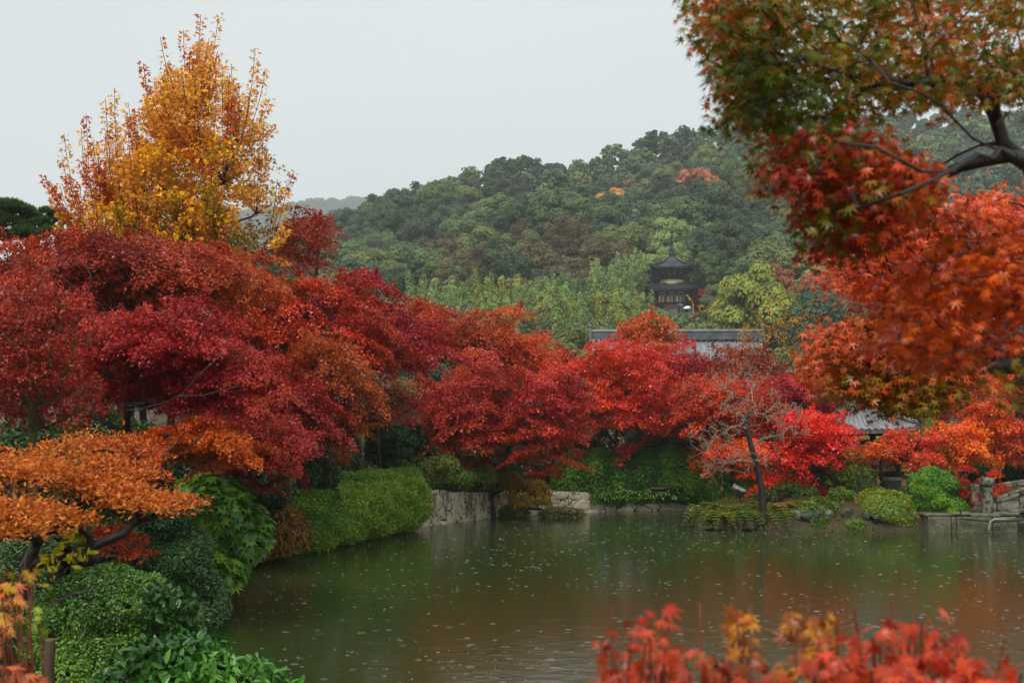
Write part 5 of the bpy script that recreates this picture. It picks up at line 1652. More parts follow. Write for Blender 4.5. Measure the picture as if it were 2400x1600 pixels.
def ferns():
    rng = np.random.RandomState(280)
    root_n = 0
    for k in range(40):
        px = 1655 + 195 * (k + rng.uniform(0, 1)) / 40
        py = 1185 + 22 * rng.uniform(0, 1)
        c = W(px, py, 35.2 + rng.uniform(-.2, .7))
        c[2] = max(.1, c[2] - .1)
        root = empty('fern', c)
        tag(root, 'arching fern among the fern bank around the bare tree at the water edge', 'fern', 'ferns on the bank under the bare tree')
        lv = Leaves()
        pal = [['3c5c24', '56742c', '7c8c34'], ['6c7430', '8c7c34', 'a0702c'], ['3c5c24', '8c8434', '56742c']][k % 3]
        mb = MB()
        for f in range(7):
            an = rng.uniform(-2.9, -.2) if rng.uniform() < .8 else rng.uniform(0, 6.28)
            l = rng.uniform(.6, 1.15)
            dx, dy = math.cos(an), math.sin(an)
            u = np.linspace(0.1, 1, 14)
            ax = np.stack([dx * l * u, dy * l * u, .34 * l * np.sin(u * 2.2) - .55 * l * u ** 2.4], 1)
            tang = unit(np.gradient(ax, axis=0))
            side = unit(np.cross(tang, (0, 0, 1)))
            for sgn in (-1, 1):
                lf = .16 * l * np.sin(np.pi * (u * .85 + .15)) + .02
                lv.add(ax, np.cross(tang, side) * -1 + rng.normal(0, .15, ax.shape) + (0, 0, .6), side * sgn + tang * .3, lf * 1.2, pal_cols(rng, ax + c, pal, 2, k, .25), 'lance')
            mb.tube(ax, .006, 4)
        mb.build('stalks', M['bark_green'], root)
        lv.build('fronds', M['leaf_soft'], root)
ferns()

# ------------------------------------------------------------------ stone work round the pond
M['wall_stone'] = noisemat('pale weathered wall render', 'cfc6ab', 'a89f84', 2.2, .85, .7, c3='4a463a', thr3=(.60, .74), s3=5, stretch=(1, 1, .3), bscale=18)
M['stone_grey'] = noisemat('wet grey granite', '7c7a70', '57564e', 4, .6, .7, c3='33342a', thr3=(.54, .64), bscale=24)
M['stone_dark'] = noisemat('dark mossy rock', '3c3c34', '24241f', 3, .7, .9, c3='3f4a22', thr3=(.5, .6), bscale=10)
M['stone_moss'] = noisemat('lichen and moss covered stone', '7c7862', '48463a', 5, .8, .8, c3='4c5426', thr3=(.5, .6), bscale=16)
M['mortar'] = noisemat('cracked dark joint', '5c5648', '3a372e', 5, .9, .3)

def rock(name, c, s, seed, mat, label, cat='rock', group=None, parent=None):
    rng = np.random.RandomState(seed)
    vs, fs = [], []
    n, m = 14, 10
    V = []
    for i in range(m + 1):
        th = math.pi * i / m
        for j in range(n):
            ph = 2 * math.pi * j / n
            V.append((math.sin(th) * math.cos(ph), math.sin(th) * math.sin(ph), math.cos(th)))
    V = np.array(V)
    # cut by random planes for a blocky look
    q = np.ones(len(V))
    for k in range(9):
        d = sph(rng, 1)[0]
        dd = V @ d
        q = np.where(dd * q > .72, .72 / np.maximum(dd, 1e-3), q)
    q *= 1 + .05 * vnoise(V, 5, seed)
    V = V * q[:, None] * np.array(s) 
    b = MB()
    for i in range(m):
        for j in range(n):
            fs.append((i * n + j, i * n + (j + 1) % n, (i + 1) * n + (j + 1) % n, (i + 1) * n + j))
    b.add(V, [f[::-1] for f in fs])
    o = b.build(name, mat, parent, c, smooth=False)
    o.rotation_euler = (0, 0, rng.uniform(0, 6))
    if label: tag(o, label, cat, group)
    return o

def far_wall():
    """retaining wall of irregular stones set in render"""
    pts = [(-2.95, 35.25), (-2.0, 36.7), (-.2, 39.55), (1.5, 40.75), (3.1, 41.75), (4.8, 42.15), (6.4, 42.4), (8.3, 41.5)]
    rng = np.random.RandomState(300)
    root = empty('retaining_wall', (pts[0][0], pts[0][1], 0))
    tag(root, 'pale cracked stone retaining wall along the far side of the pond', 'wall')
    o = np.array((pts[0][0], pts[0][1], 0.0))
    P = [np.array((a, b)) for a, b in pts]
    seg = [np.linalg.norm(P[i + 1] - P[i]) for i in range(len(P) - 1)]
    cum = np.concatenate([[0], np.cumsum(seg)])
    def at(s):
        i = min(len(seg) - 1, max(0, int(np.searchsorted(cum, s) - 1)))
        u = (s - cum[i]) / seg[i]
        d = (P[i + 1] - P[i]) / seg[i]
        return P[i] * (1 - u) + P[i + 1] * u, np.array((d[1], -d[0]))
    # voronoi like stones: height field over the face, one joined skin
    S = cum[-1]
    ns, nzv = int(S / .035), 32
    hgt = .84
    ss = np.linspace(0, S, ns)
    Z = np.linspace(-.5, hgt, nzv)
    cells = np.stack([rng.uniform(-.3, S + .3, 240), rng.uniform(-.5, hgt + .2, 240)], 1)
    def tf(s): return 1.16 - .50 * min(1.0, s / (.75 * S))
    G_ = np.zeros((ns, nzv, 3)); ed = np.zeros((ns, nzv))
    for i, s in enumerate(ss):
        p, nrm = at(s)
        dd = np.sqrt(((cells[:, 0] - s) * .8)[:, None] ** 2 + (cells[:, 1][:, None] - Z[None, :]) ** 2)
        ds = np.sort(dd, axis=0)
        e_ = ds[1] - ds[0]
        off = np.where(e_ < .02, .02, .05 + .02 * np.sin(cells[np.argmin(dd, axis=0), 0] * 40)) 
        ed[i] = e_
        G_[i, :, 0] = p[0] + nrm[0] * (off - .0) - o[0]
        G_[i, :, 1] = p[1] + nrm[1] * (off - .0) - o[1]
        G_[i, :, 2] = np.where(Z > 0, Z * tf(s), Z) + (.05 * math.sin(s * 1.3) + .03 * math.sin(s * 5)) * (np.arange(nzv) / nzv)
    idx = np.arange(ns * nzv).reshape(ns, nzv)
    lp_ = np.stack([idx[:-1, :-1], idx[:-1, 1:], idx[1:, 1:], idx[1:, :-1]], -1).reshape(-1, 4)[:, ::-1]
    mi = (ed[:-1, :-1] < .007).astype(int).ravel()
    me = fast_mesh('wall_face', G_.reshape(-1, 3), np.full(len(lp_), 4), lp_.ravel(), smooth=True, matidx=mi)
    link('wall_face', me, root, None, [M['wall_stone'], M['mortar']])
    # coping / backing
    b = MB()
    for i in range(len(P) - 1):
        a_, b_ = P[i], P[i + 1]
        d = (b_ - a_) / seg[i]; nr = np.array((d[1], -d[0]))
        q = []
        for z in (-.5, hgt - .03):
            for pt, k, s_ in ((a_, 1, cum[i]), (b_, 1, cum[i + 1]), (b_, -1, cum[i + 1]), (a_, -1, cum[i])):
                w_ = pt + nr * (-.01 if k > 0 else -.34)
                q.append((w_[0] - o[0], w_[1] - o[1], (z * tf(s_) if z > 0 else z) + (.0 if i % 2 else .004)))
        b.add(q, [(3, 2, 1, 0), (4, 5, 6, 7), (0, 1, 5, 4), (1, 2, 6, 5), (2, 3, 7, 6), (3, 0, 4, 7)])
    b.build('wall_backing', M['wall_stone'], root)
    # rough dark stones on its top
    for k in range(17):
        s = .4 + k * .36
        p, nrm = at(s)
        r_ = rock('coping_rock', (p[0] - nrm[0] * .2, p[1] - nrm[1] * .2, hgt * tf(s) + .02), (.2 + .06 * rng.uniform(), .16, .10 + .05 * rng.uniform()), 310 + k, M['stone_dark'],
             'rough dark grey stone in the row on top of the pale wall', group='rough stones along the top of the pale wall')
far_wall()
b = MB(); b.tube([W(1330, 1206, 41) + (0, 0, -.2), W(1332, 1165, 41.0)], .03, 8)
tag(b.build('grey_pipe', M['stone_grey']), 'thin upright grey pipe against the far wall at the water', 'pipe')
# rocks along the promontory edge
rk = [(1850, 1222, .3, .25), (1868, 1235, .25, .2), (1960, 1238, .3, .2), (2045, 1236, .28, .2), (2105, 1230, .4, .26), (2140, 1222, .5, .34), (1990, 1205, .25, .3), (1690, 1232, .3, .15), (1760, 1238, .35, .16), (1815, 1240, .3, .15), (1655, 1225, .3, .15)]
for k, (px, py, a, h) in enumerate(rk):
    c = G(px, 1243, 0); c[1] += .25 + (0.1 if k % 2 else 0); c[2] = h * .35
    rock('shore_rock', c, (a, .3, h), 330 + k, M['stone_moss'] if k in (4, 5) else M['stone_dark'], 'dark mossy rock in the row at the water edge of the promontory' if k not in (4, 5) else 'pale lichen stained boulder under the big azalea mound', group='rocks at the promontory edge' if k not in (4, 5) else 'pale boulders under the azalea mound')
rng = np.random.RandomState(350)
for k in range(26):
    t = k / 25
    x = -4.4 - 1.4 * math.sin(t * 2.6) * .9; y = 15.5 + 19 * t
    for q in range(60):
        sd0 = pond_sd(x, y)[0]
        if abs(sd0) < .1: break
        x += -np.sign(sd0) * .05 * (1 if x < 3 else -1)
    rock('bank_rock', (x, y, .03), (.22 + .2 * rng.uniform(), .22 + .2 * rng.uniform(), .12 + .12 * rng.uniform()), 360 + k, M['stone_dark'], 'low dark rock in the row at the water edge of the left bank', group='rocks along the left bank')

def stone_quay():
    y0 = 33.95
    x0, x1 = 10.95, 13.35
    root = empty('stone_quay', ((x0 + x1) / 2, y0, 0))
    tag(root, 'grey patched stone quay wall under the bridge end', 'wall')
    o = np.array(((x0 + x1) / 2, y0, 0))
    b = MB()
    rng = np.random.RandomState(401)
    x = x0
    for w_, m in ((.62, 0), (.14, 1), (.95, 0), (.66, 0)):
        b.box((x + w_ / 2 - o[0], .22, .02), (w_ - .02, .5, .78), bev=.03)
        x += w_
    b.build('quay_blocks', M['stone_moss'], root)
    b = MB(); xq = -(x1 - x0) / 2 - .05
    for w_, dz, dy in ((.7, 0, .0), (.5, .025, .03), (.8, -.015, -.02), (.5, .02, .02)):
        b.box((xq + w_ / 2, .3 + dy, .455 + dz), (w_ - .015, .6, .085), rz=dy * .6, bev=.025); xq += w_
    b.build('quay_coping', M['stone_moss'], root)
stone_quay()

M['bridge_stone'] = noisemat('mossy blotched bridge stone', '8a8470', '4c4a3e', 3.2, .75, .7, c3='23241d', thr3=(.5, .58), bscale=20, s3=7)
def bridge():
    o = W(2318, 1210, 34.4); o[2] = .5
    root = empty('stone_bridge', o)
    tag(root, 'old mossy stone bridge with round capped post leaving the picture at the water', 'bridge')
    def w(px, py, d=34.4):
        return W(px, py, d) - o
    # posts
    for k, (px, d) in enumerate([(2316, 34.4), (2520, 34.0), (2700, 33.6)]):
        p = w(px, 1245, d); p[2] = 0
        zt = [1.36, 1.62, 1.75][k] - .5
        b = MB()
        b.lathe((p[0], p[1], -.1), [(.15, 0), (.15, zt - .12), (.12, zt - .1), (.115, zt - .04), (.19, zt - .02), (.205, zt + .03), (.2, zt + .1), (.17, zt + .15), (.05, zt + .17)], 14)
        b.build('post', M['bridge_stone'], root, smooth=False)
    # rails, rising towards the middle of the bridge
    for y_ in (0, 1.9):
        b = MB()
        A_ = [w(2335, 1172) + (0, y_, 0), w(2410, 1146) + (0, y_, 0), w(2520, 1130) + (0, y_, 0), w(2700, 1118) + (0, y_, 0)]
        for i in range(3):
            a_, c_ = A_[i], A_[i + 1]
            mid = (a_ + c_) / 2; L_ = np.linalg.norm(c_ - a_)
            b.box(mid, (L_ + .04, .15, .15), ry=-math.atan2(c_[2] - a_[2], c_[0] - a_[0]), bev=.02)
        b.build('rail', M['bridge_stone'], root)
    for k, px in enumerate((2342, 2395, 2450)):
        b = MB(); p = w(px, 1190)
        zt = w(px, 1165 - (px - 2335) * .34)[2]
        b.box((p[0], p[1], (p[2] + zt) / 2 - .02), (.12, .12, zt - p[2] + .1), bev=.015)
        b.build('baluster', M['bridge_stone'], root)
    b = MB()
    A_ = [w(2325, 1203), w(2420, 1192), w(2540, 1184), w(2700, 1180)]
    for i in range(3):
        a_, c_ = A_[i], A_[i + 1]
        mid = (a_ + c_) / 2 + (0, 1.0, 0); L_ = np.linalg.norm(c_ - a_)
        b.box(mid, (L_ + .06, 2.5, .09), ry=-math.atan2(c_[2] - a_[2], c_[0] - a_[0]), bev=.02)
    b.build('deck', M['bridge_stone'], root)
    b = MB()
    for i in range(3):
        a_, c_ = A_[i], A_[i + 1]
        for y_ in (0, 1.9):
            mid = (a_ + c_) / 2 + (0.05, y_, -.2); L_ = np.linalg.norm(c_ - a_)
            b.box(mid, (L_ + .03, .25, .30), ry=-math.atan2(c_[2] - a_[2], c_[0] - a_[0]), bev=.03)
    b.build('beam', M['bridge_stone'], root)
    # abutment stone slab behind the first post
    b = MB(); b.box(w(2292, 1178, 34.7), (.42, .3, 1.0), bev=.03)
    b.build('abutment', M['bridge_stone'], root)
    b = MB(); b.box(w(2560, 1232, 34.2) + (.3, 1, 0), (.6, 2.2, 1.2), bev=.03)
    b.build('pier', M['stone_dark'], root)
bridge()
b = MB()
b.tube([W(2250, 1190, 33.85), W(2255, 1215, 33.8), W(2330, 1222, 33.8), W(2400, 1218, 33.8), W(2500, 1215, 33.8)], .022, 8)
tag(b.build('black_hose', noisemat('black hose', '1c1c1a', '262622', 5, .5, .1)), 'dark water hose running along the quay wall under the bridge', 'hose')
M['white_pipe'] = noisemat('pale plastic pipe', 'a4a49c', '84847a', 8, .4, .1)
b = MB(); b.tube([W(2365, 1216, 33.7), W(2330, 1216, 33.7), W(2321, 1222, 33.7), W(2318, 1236, 33.7), W(2317, 1250, 33.7)], [.018, .022, .026, .024, .02], 8)
tag(b.build('outlet_pipe', M['white_pipe'], smooth=True), 'curved pale outlet pipe pouring into the pond below the bridge', 'pipe')

# ------------------------------------------------------------------ roofs
M['tile'] = noisemat('weathered grey roof tiles', '8c8f90', '5c6062', 1.4, .35, .3, c3='3c3f40', thr3=(.56, .66), s3=6, spec=.6)
M['tile_dark'] = noisemat('dark clay ridge tiles', '6c7072', '484b4d', 3, .4, .4, spec=.6)
M['shingle'] = noisemat('wet dark shingle roof', '343636', '262828', 2.0, .4, .3, spec=.5)
M['wood_dark'] = noisemat('dark weathered timber', '2a2622', '191714', 5, .65, .4, stretch=(1, 1, .3))
M['wood_grey'] = noisemat('grey brown weathered timber', '5c5248', '40382f', 5, .75, .4)
M['plaster'] = noisemat('cream plaster', 'cdbf98', 'b9ab86', 3, .85, .15)
M['plaster_white'] = noisemat('white plaster', 'd8d6c8', 'c4c2b4', 3, .85, .1)
M['copper'] = noisemat('verdigris copper', '20403c', '162c2a', 4, .5, .3)
M['black_iron'] = noisemat('black painted metal', '151515', '1e1e1e', 5, .4, .1)

def tiled_slope(b, p0, p1, q0, q1, pitch=.25, course=.24, sag=.12, rib=.035, res_s=10, flare=0.0):
    """tile slope between eave edge p0-p1 and upper edge q0-q1; curved down in the middle; ribs are real"""
    p0, p1, q0, q1 = [np.array(a, dtype=float) for a in (p0, p1, q0, q1)]
    L_ = np.linalg.norm(p1 - p0)
    H_ = np.linalg.norm((q0 + q1) / 2 - (p0 + p1) / 2)
    ns = max(6, int(L_ / pitch * res_s)); nt_ = max(4, int(H_ / course) * 3)
    s = np.linspace(0, 1, ns)[:, None]; t = np.linspace(0, 1, nt_)[None, :]
    P = ((p0 * (1 - s[..., None]) + p1 * s[..., None]) * (1 - t[..., None]) + (q0 * (1 - s[..., None]) + q1 * s[..., None]) * t[..., None])
    nr = np.cross(p1 - p0, (q0 + q1) / 2 - (p0 + p1) / 2); nr /= np.linalg.norm(nr)
    if nr[2] < 0: nr = -nr
    d = -sag * 4 * t * (1 - t) * np.ones_like(s)
    along = s * L_ + 0 * t
    ph = (along / pitch) % 1
    d = d + rib * np.clip(np.cos((ph - .5) * 2 * np.pi) * 1.6 - .5, -.15, 1)
    cp = (t * H_ / course) % 1
    d = d + .018 * (1 - cp)
    P = P + nr * d[..., None]
    P[..., 2] += flare * (np.abs(2 * s - 1) ** 4) * (1 - t) ** 1.5
    b.grid(P)

def hip_roof(parent, c, w_, dp, hz, top, sag, flare, mat, thick=.12, rot=0.0, pitch=.25, ribs=True, rib=.035, ridge_mat=None, res=10, course=.24, ridge_r=.09, name='roof'):
    """square hipped roof rising to a small top square; local coords round c; returns roof object"""
    b = MB()
    a, e_ = w_ / 2, dp / 2
    t = top / 2
    eave = [(-a, -e_, 0), (a, -e_, 0), (a, e_, 0), (-a, e_, 0)]
    up = [(-t, -t, hz), (t, -t, hz), (t, t, hz), (-t, t, hz)]
    for i in range(4):
        j = (i + 1) % 4
        tiled_slope(b, eave[i], eave[j], up[i], up[j], pitch=pitch, course=course, sag=sag, rib=rib if ribs else 0.0, res_s=res, flare=flare)
    # underside / eave board
    n = 24
    for i in range(4):
        j = (i + 1) % 4
        A_, B_ = np.array(eave[i]), np.array(eave[j])
        P = np.zeros((n, 3, 3))
        for k in range(n):
            s = k / (n - 1)
            p = A_ * (1 - s) + B_ * s
            z = flare * abs(2 * s - 1) ** 4
            inn = p * .45; 
            P[k, 0] = p + (0, 0, z + .01); P[k, 1] = p * .985 + (0, 0, z - thick); P[k, 2] = (inn[0], inn[1], -thick + .12 * hz)
        b.grid(P[:, ::-1])
    o = b.build(name, mat, parent, c)
    o.rotation_euler = (0, 0, rot)
    # hip ridges
    h = MB()
    for i in range(4):
        pts = []
        A_, B_ = np.array(eave[i], dtype=float), np.array(up[i], dtype=float)
        for k in range(9):
            s = k / 8
            p = A_ * (1 - s) + B_ * s
            p[2] += -sag * 4 * s * (1 - s) * .9 + flare * (1 - s) ** 1.5 + ridge_r * .6
            pts.append(p)
        h.tube(pts, [ridge_r * 1.1] + [ridge_r] * 8, 8)
        h.box(pts[0] + (0, 0, .03), (ridge_r * 2.4, ridge_r * 2.4, ridge_r * 2.6), rz=math.pi / 4, bev=.02)
    h.build('hip_ridge', ridge_mat or mat, o)
    return o

# garden pavilion with grey tiled roof
def pavilion():
    d = 39.5
    c = W(2030, 1000, d); zb = gz(c[0], d)
    root = empty('garden_pavilion', (c[0] - .35, d, zb), .12)
    tag(root, 'open garden pavilion with curved grey tiled roof and dark posts behind the scarlet maple', 'pavilion')
    ze = W(2030, 1006, d - 1.3)[2] - zb
    hip_roof(root, (0, 0, ze), 3.0, 2.8, 1.05, .35, .16, .16, M['tile'], pitch=.21, rib=.035, course=.2, ridge_mat=M['tile_dark'], ridge_r=.075, res=8)
    b = MB(); b.lathe((0, 0, ze + 1.0), [(.3, 0), (.3, .1), (.2, .14), (.12, .2), (.16, .28), (.1, .38), (.02, .46)], 12)
    b.build('finial', M['tile_dark'], root)
    for sx in (-1, 1):
        for sy in (-1, 1):
            b = MB(); b.box((sx * .95, sy * .9, ze / 2 - .05), (.15, .15, ze + .1), bev=.012)
            b.build('post', M['wood_dark'], root)
    b = MB()
    for sy in (-1, 1):
        b.box((0, sy * .9, ze - .12), (2.3, .12, .16)); b.box((0, sy * .9, ze - .4), (2.0, .08, .1))
    for sx in (-1, 1):
        b.box((sx * .95, 0, ze - .118), (.12, 2.1, .155))
    b.build('tie_beams', M['wood_dark'], root)
    b = MB()
    for i in range(13):
        for sy in (-1, 1):
            b.box((-1.35 + i * .225, sy * 1.12, ze - .03), (.06, .5, .07), rx=sy * -.06)
    b.build('rafters', M['wood_dark'], root)
pavilion()

# long tiled hall roof
def hall(label, name, px0, px1, pyr, d, zr_over, depth, h_wall, sl=.62, wallmat='plaster', pitch=.3, rot=0.0):
    a_, b_ = W(px0, pyr, d), W(px1, pyr, d)
    cx = (a_[0] + b_[0]) / 2; L_ = b_[0] - a_[0]
    zb = gz(cx, d)
    zr = a_[2] - zb
    root = empty(name, (cx, d, zb), rot)
    tag(root, label, 'building')
    run = depth / 2
    ze = zr - run * sl
    b = MB()
    tiled_slope(b, (-L_ / 2, -run, ze), (L_ / 2, -run, ze), (-L_ / 2, 0, zr), (L_ / 2, 0, zr), pitch=pitch, course=.28, sag=.25, rib=.05, res_s=7)
    tiled_slope(b, (L_ / 2, run, ze), (-L_ / 2, run, ze), (L_ / 2, 0, zr), (-L_ / 2, 0, zr), pitch=pitch, course=.28, sag=.25, rib=.05, res_s=7)
    ro = b.build('roof', M['tile'], root)
    # underside boards
    b = MB()
    for s in (-1, 1):
        b.add([(-L_ / 2, s * run, ze - .03), (L_ / 2, s * run, ze - .03), (L_ / 2, 0, zr - .3), (-L_ / 2, 0, zr - .3), (-L_ / 2, s * run, ze - .15), (L_ / 2, s * run, ze - .15), (L_ / 2, 0, zr - .45), (-L_ / 2, 0, zr - .45)],
              [(4, 5, 6, 7), (0, 1, 5, 4), (1, 2, 6, 5), (3, 0, 4, 7)])
    b.build('eave_boards', M['wood_dark'], root)
    # ridge: stacked tiles and end ornaments
    b = MB()
    for k in range(4):
        b.box((0, 0, zr + .08 + k * .085), (L_ - .1 * (k % 2) + .1, .42 - .03 * k, .075))
    b.tube([(-L_ / 2 - .1, 0, zr + .46), (L_ / 2 + .1, 0, zr + .46)], .11, 8)
    for i in range(int(L_ / .3)):
        b.tube([(-L_ / 2 + .15 + i * .3, -.24, zr + .06), (-L_ / 2 + .15 + i * .3, .24, zr + .06)], .06, 6)
    b.build('ridge', M['tile_dark'], root)
    for s in (-1, 1):
        b = MB(); b.box((s * (L_ / 2 + .1), 0, zr + .3), (.14, .7, .8), taper=.6, bev=.03); b.lathe((s * (L_ / 2 + .1), 0, zr + .66), [(.12, 0), (.15, .08), (.04, .2)], 8)
        b.build('ridge_end', M['tile_dark'], root)
        b = MB()
        for k, off in enumerate((.06, .34)):
            for sy in (-1, 1):
                pts = []
                for q in range(9):
                    t = q / 8
                    pts.append((s * (L_ / 2 - off), sy * run * (1 - t), ze + (zr - ze) * t - .25 * 4 * t * (1 - t) * .8 + .12))
                b.tube(pts, .09, 7)
        b.build('verge_tiles', M['tile'], root)
    b = MB(); b.box((0, 0, (zr - .5 + ze) / 2 - .3), (L_ - 1.2, .5, zr - ze)) 
    b.box((0, 0, ze / 2 - .1), (L_ - 1.2, depth - 1.8, ze + .1))
    # gable triangles
    for s in (-1, 1):
        x = s * (L_ / 2 - .6)
        b.add([(x, -run + 1.0, ze), (x, run - 1.0, ze), (x, 0, zr - .5), (x - s * .1, -run + 1.0, ze), (x - s * .1, run - 1.0, ze), (x - s * .1, 0, zr - .5)], [(0, 1, 2), (3, 5, 4), (0, 2, 5, 3), (1, 4, 5, 2)])
    b.build('wall', M[wallmat], root)
    return root, L_, zr, ze, run
hall('long temple hall roof of grey tiles with ridge ends, rising above the red maples', 'temple_hall', 1388, 1782, 797, 66, 0, 9.5, 4, rot=-.03)
hall('grey tiled roof glimpsed through the orange leaves at the right edge', 'side_hall', 2310, 2560, 735, 52, 0, 8.0, 4, rot=-.15, sl=.75)
hall('low cream walled building hidden behind the red maples of the left bank', 'garden_house', 560, 905, 905, 37.5, 0, 5.0, 3, rot=.05, sl=.4)

# ------------------------------------------------------------------ pagoda on the slope
def pagoda():
    d = PGY
    zb = CAM_Z + (980 - 728) / FPX * d
    S = d / FPX                       # metres per photo pixel
    cx = W(1576, 728, d)[0]
    root = empty('pagoda', (cx, d, zb), -.16)
    tag(root, 'two storey dark timber pagoda with tall bronze spire and coloured curtain on the wooded slope', 'pagoda')
    Wl, Wu = 124 * S, 101 * S
    zl = (728 - 682) * S; zu = (728 - 629) * S
    # podium
    g0 = gz(cx, d) - zb
    b = MB(); b.box((0, 0, -1.9), (6.6, 6.6, 3.6), bev=.05); b.box((0, 0, -.07), (7.0, 7.0, .16), bev=.03)
    b.build('podium', M['stone_grey'], root)
    b = MB()
    for k in range(8):
        b.box((.6, -3.5 - k * .3, -.16 - k * .19), (1.8, .32, .18), bev=.01)
    b.build('stone_steps', M['stone_grey'], root)
    for i in range(7):
        for sx in (-1, 1):
            pass
    # lower body: posts, panels
    bw = 62 * S
    for i in range(4):
        for j in range(4):
            if 0 < i < 3 and 0 < j < 3: continue
            b = MB(); b.lathe((-bw / 2 + bw * i / 3, -bw / 2 + bw * j / 3, 0), [(.14, 0), (.14, zl + .2)], 10)
            b.build('post', M['wood_dark'], root)
    b = MB(); b.box((0, 0, zl / 2 + .1), (bw - .12, bw - .12, zl))
    b.build('wall', M['wood_dark'], root)
    b = MB()
    for s, ax in ((-1, 0), (1, 0), (-1, 1), (1, 1)):
        for k in range(3):
            c = -bw / 2 + bw * (k + .5) / 3
            p = (c, s * (bw / 2 - .03), zl - .35) if ax == 0 else (s * (bw / 2 - .03), c, zl - .35)
            b.box(p, (bw / 3 - .34, .06, .42) if ax == 0 else (.06, bw / 3 - .34, .42))
            p = (c, s * (bw / 2 - .03), zl - .85) if ax == 0 else (s * (bw / 2 - .03), c, zl - .85)
            b.box(p, (bw / 3 - .34, .06, .14) if ax == 0 else (.06, bw / 3 - .34, .14))
    b.build('white_panels', M['plaster_white'], root)
    b = MB()
    for s in (-1, 1):
        b.box((0, s * bw / 2, zl - .68), (bw + .3, .14, .14)); b.box((s * bw / 2, 0, zl - .685), (.14, bw + .3, .135))
        b.box((0, s * bw / 2, .25), (bw + .3, .14, .2)); b.box((s * bw / 2, 0, .245), (.14, bw + .3, .19))
    b.build('tie_beams', M['wood_dark'], root)
    # curtain, five colours repeated
    cols = ['e0dede', 'd8504c', 'e0c02c', '3c8c3c', '8c6c9c']
    cm = [noisemat('curtain ' + n, c, c, 3, .8, 0) for n, c in zip(('white', 'red', 'yellow', 'green', 'violet'), cols)]
    b = MB(); x0 = -bw / 2 + .05; n = 15; wd = (bw - .1) / n
    me_v, me_f, mi = [], [], []
    K = 6
    for i in range(n):
        for q in range(K):
            xa = x0 + wd * (i + q / K); xb_ = x0 + wd * (i + (q + 1) / K)
            ya = -bw / 2 - .17 - .03 * math.sin(q / K * 6.28); yb = -bw / 2 - .17 - .03 * math.sin((q + 1) / K * 6.28)
            o_ = len(me_v)
            me_v += [(xa, ya, zl - 1.95), (xb_, yb, zl - 1.95), (xb_, yb, zl - .98), (xa, ya, zl - .98), (xa, ya + .02, zl - 1.95), (xb_, yb + .02, zl - 1.95), (xb_, yb + .02, zl - .98), (xa, ya + .02, zl - .98)]
            me_f += [(o_, o_ + 1, o_ + 2, o_ + 3), (o_ + 5, o_ + 4, o_ + 7, o_ + 6), (o_ + 3, o_ + 2, o_ + 6, o_ + 7), (o_, o_ + 4, o_ + 5, o_ + 1)]
            mi += [i % 5] * 4
    b.add(me_v, me_f)
    cu = b.build('curtain', cm, root)
    cu.data.polygons.foreach_set('material_index', mi)
    # wooden rail and offertory front
    b = MB(); b.box((.4, -bw / 2 - .5, .45), (bw * .75, .08, .6)); b.box((.4, -bw / 2 - .5, .8), (bw * .8, .12, .08))
    b.build('front_rail', noisemat('reddish timber', '6c4434', '54342a', 5, .7, .2), root)
    # lower roof
    r1 = hip_roof(root, (0, 0, zl), Wl, Wl, 1.25, bw * .9, .22, .42, M['shingle'], thick=.22, ribs=False, ridge_r=.09, course=1, pitch=.8, res=6)
    # brackets under both roofs with pale rafter ends
    def rafters(z, wd_, inner, nr, parent):
        b = MB(); e = MB()
        for s in (-1, 1):
            for k in range(nr):
                u = (k + .5) / nr * 2 - 1
                zz = z - .30 + (.42 * abs(u) ** 4)
                x = u * wd_ * .48
                b.box((x, s * wd_ * .36, zz + .06), (.07, wd_ * .24, .09)); e.box((x, s * (wd_ * .48 + .012), zz + .06), (.065, .02, .085))
                b.box((s * wd_ * .36, x, zz + .06), (wd_ * .24, .07, .09)); e.box((s * (wd_ * .48 + .012), x, zz + .06), (.02, .065, .085))
        b.build('rafters', M['wood_dark'], parent)
        e.build('rafter_ends', M['plaster_white'], parent)
    rafters(zl, Wl, bw, 44, root)
    # white dome and drum
    b = MB(); zd = zl + .95
    b.lathe((0, 0, zd), [(2.25, -.1), (2.2, .3), (1.95, .7), (1.5, .98), (1.1, 1.05)], 32)
    b.build('plaster_dome', M['plaster'], root, smooth=True)
    b = MB(); b.lathe((0, 0, zd + .8), [(1.25, 0), (1.25, .12), (1.0, .12), (1.0, 1.5), (1.3, 1.6)], 24)
    b.build('drum', M['wood_dark'], root)
    b = MB()
    for z_, r_ in ((1.34, 1.7), (1.1, 1.8)):
        pts = [(r_ * math.cos(q * math.pi / 16), r_ * math.sin(q * math.pi / 16), zd + z_) for q in range(33)]
        b.tube(pts, .05, 6)
    for q in range(16):
        an = q * math.pi / 8
        b.box((1.8 * math.cos(an), 1.8 * math.sin(an), zd + 1.12), (.08, .08, .5), rz=an)
    b.build('balcony_rail', M['wood_dark'], root)
    # bracket tiers
    b = MB(); e = MB()
    for tier in range(4):
        r_ = 1.25 + tier * .45; z_ = zd + 1.35 + tier * .27
        for q in range(16):
            an = (q + .5) * math.pi / 8
            b.box((r_ * math.cos(an), r_ * math.sin(an), z_), (.75, .16, .14), rz=an)
            b.box((r_ * math.cos(an) * 1.12, r_ * math.sin(an) * 1.12, z_ + .05), (.14, .6, .12), rz=an)
            e.box(((r_ + .385) * math.cos(an), (r_ + .385) * math.sin(an), z_), (.02, .12, .10), rz=an)
    b.build('brackets', M['wood_dark'], root)
    e.build('bracket_ends', M['plaster_white'], root)
    b = MB(); b.box((0, 0, zu - .35), (Wu * .62, Wu * .62, .5)); b.box((0, 0, zu - .8), (Wu * .45, Wu * .45, .4))
    b.build('ceiling_frame', M['wood_dark'], root)
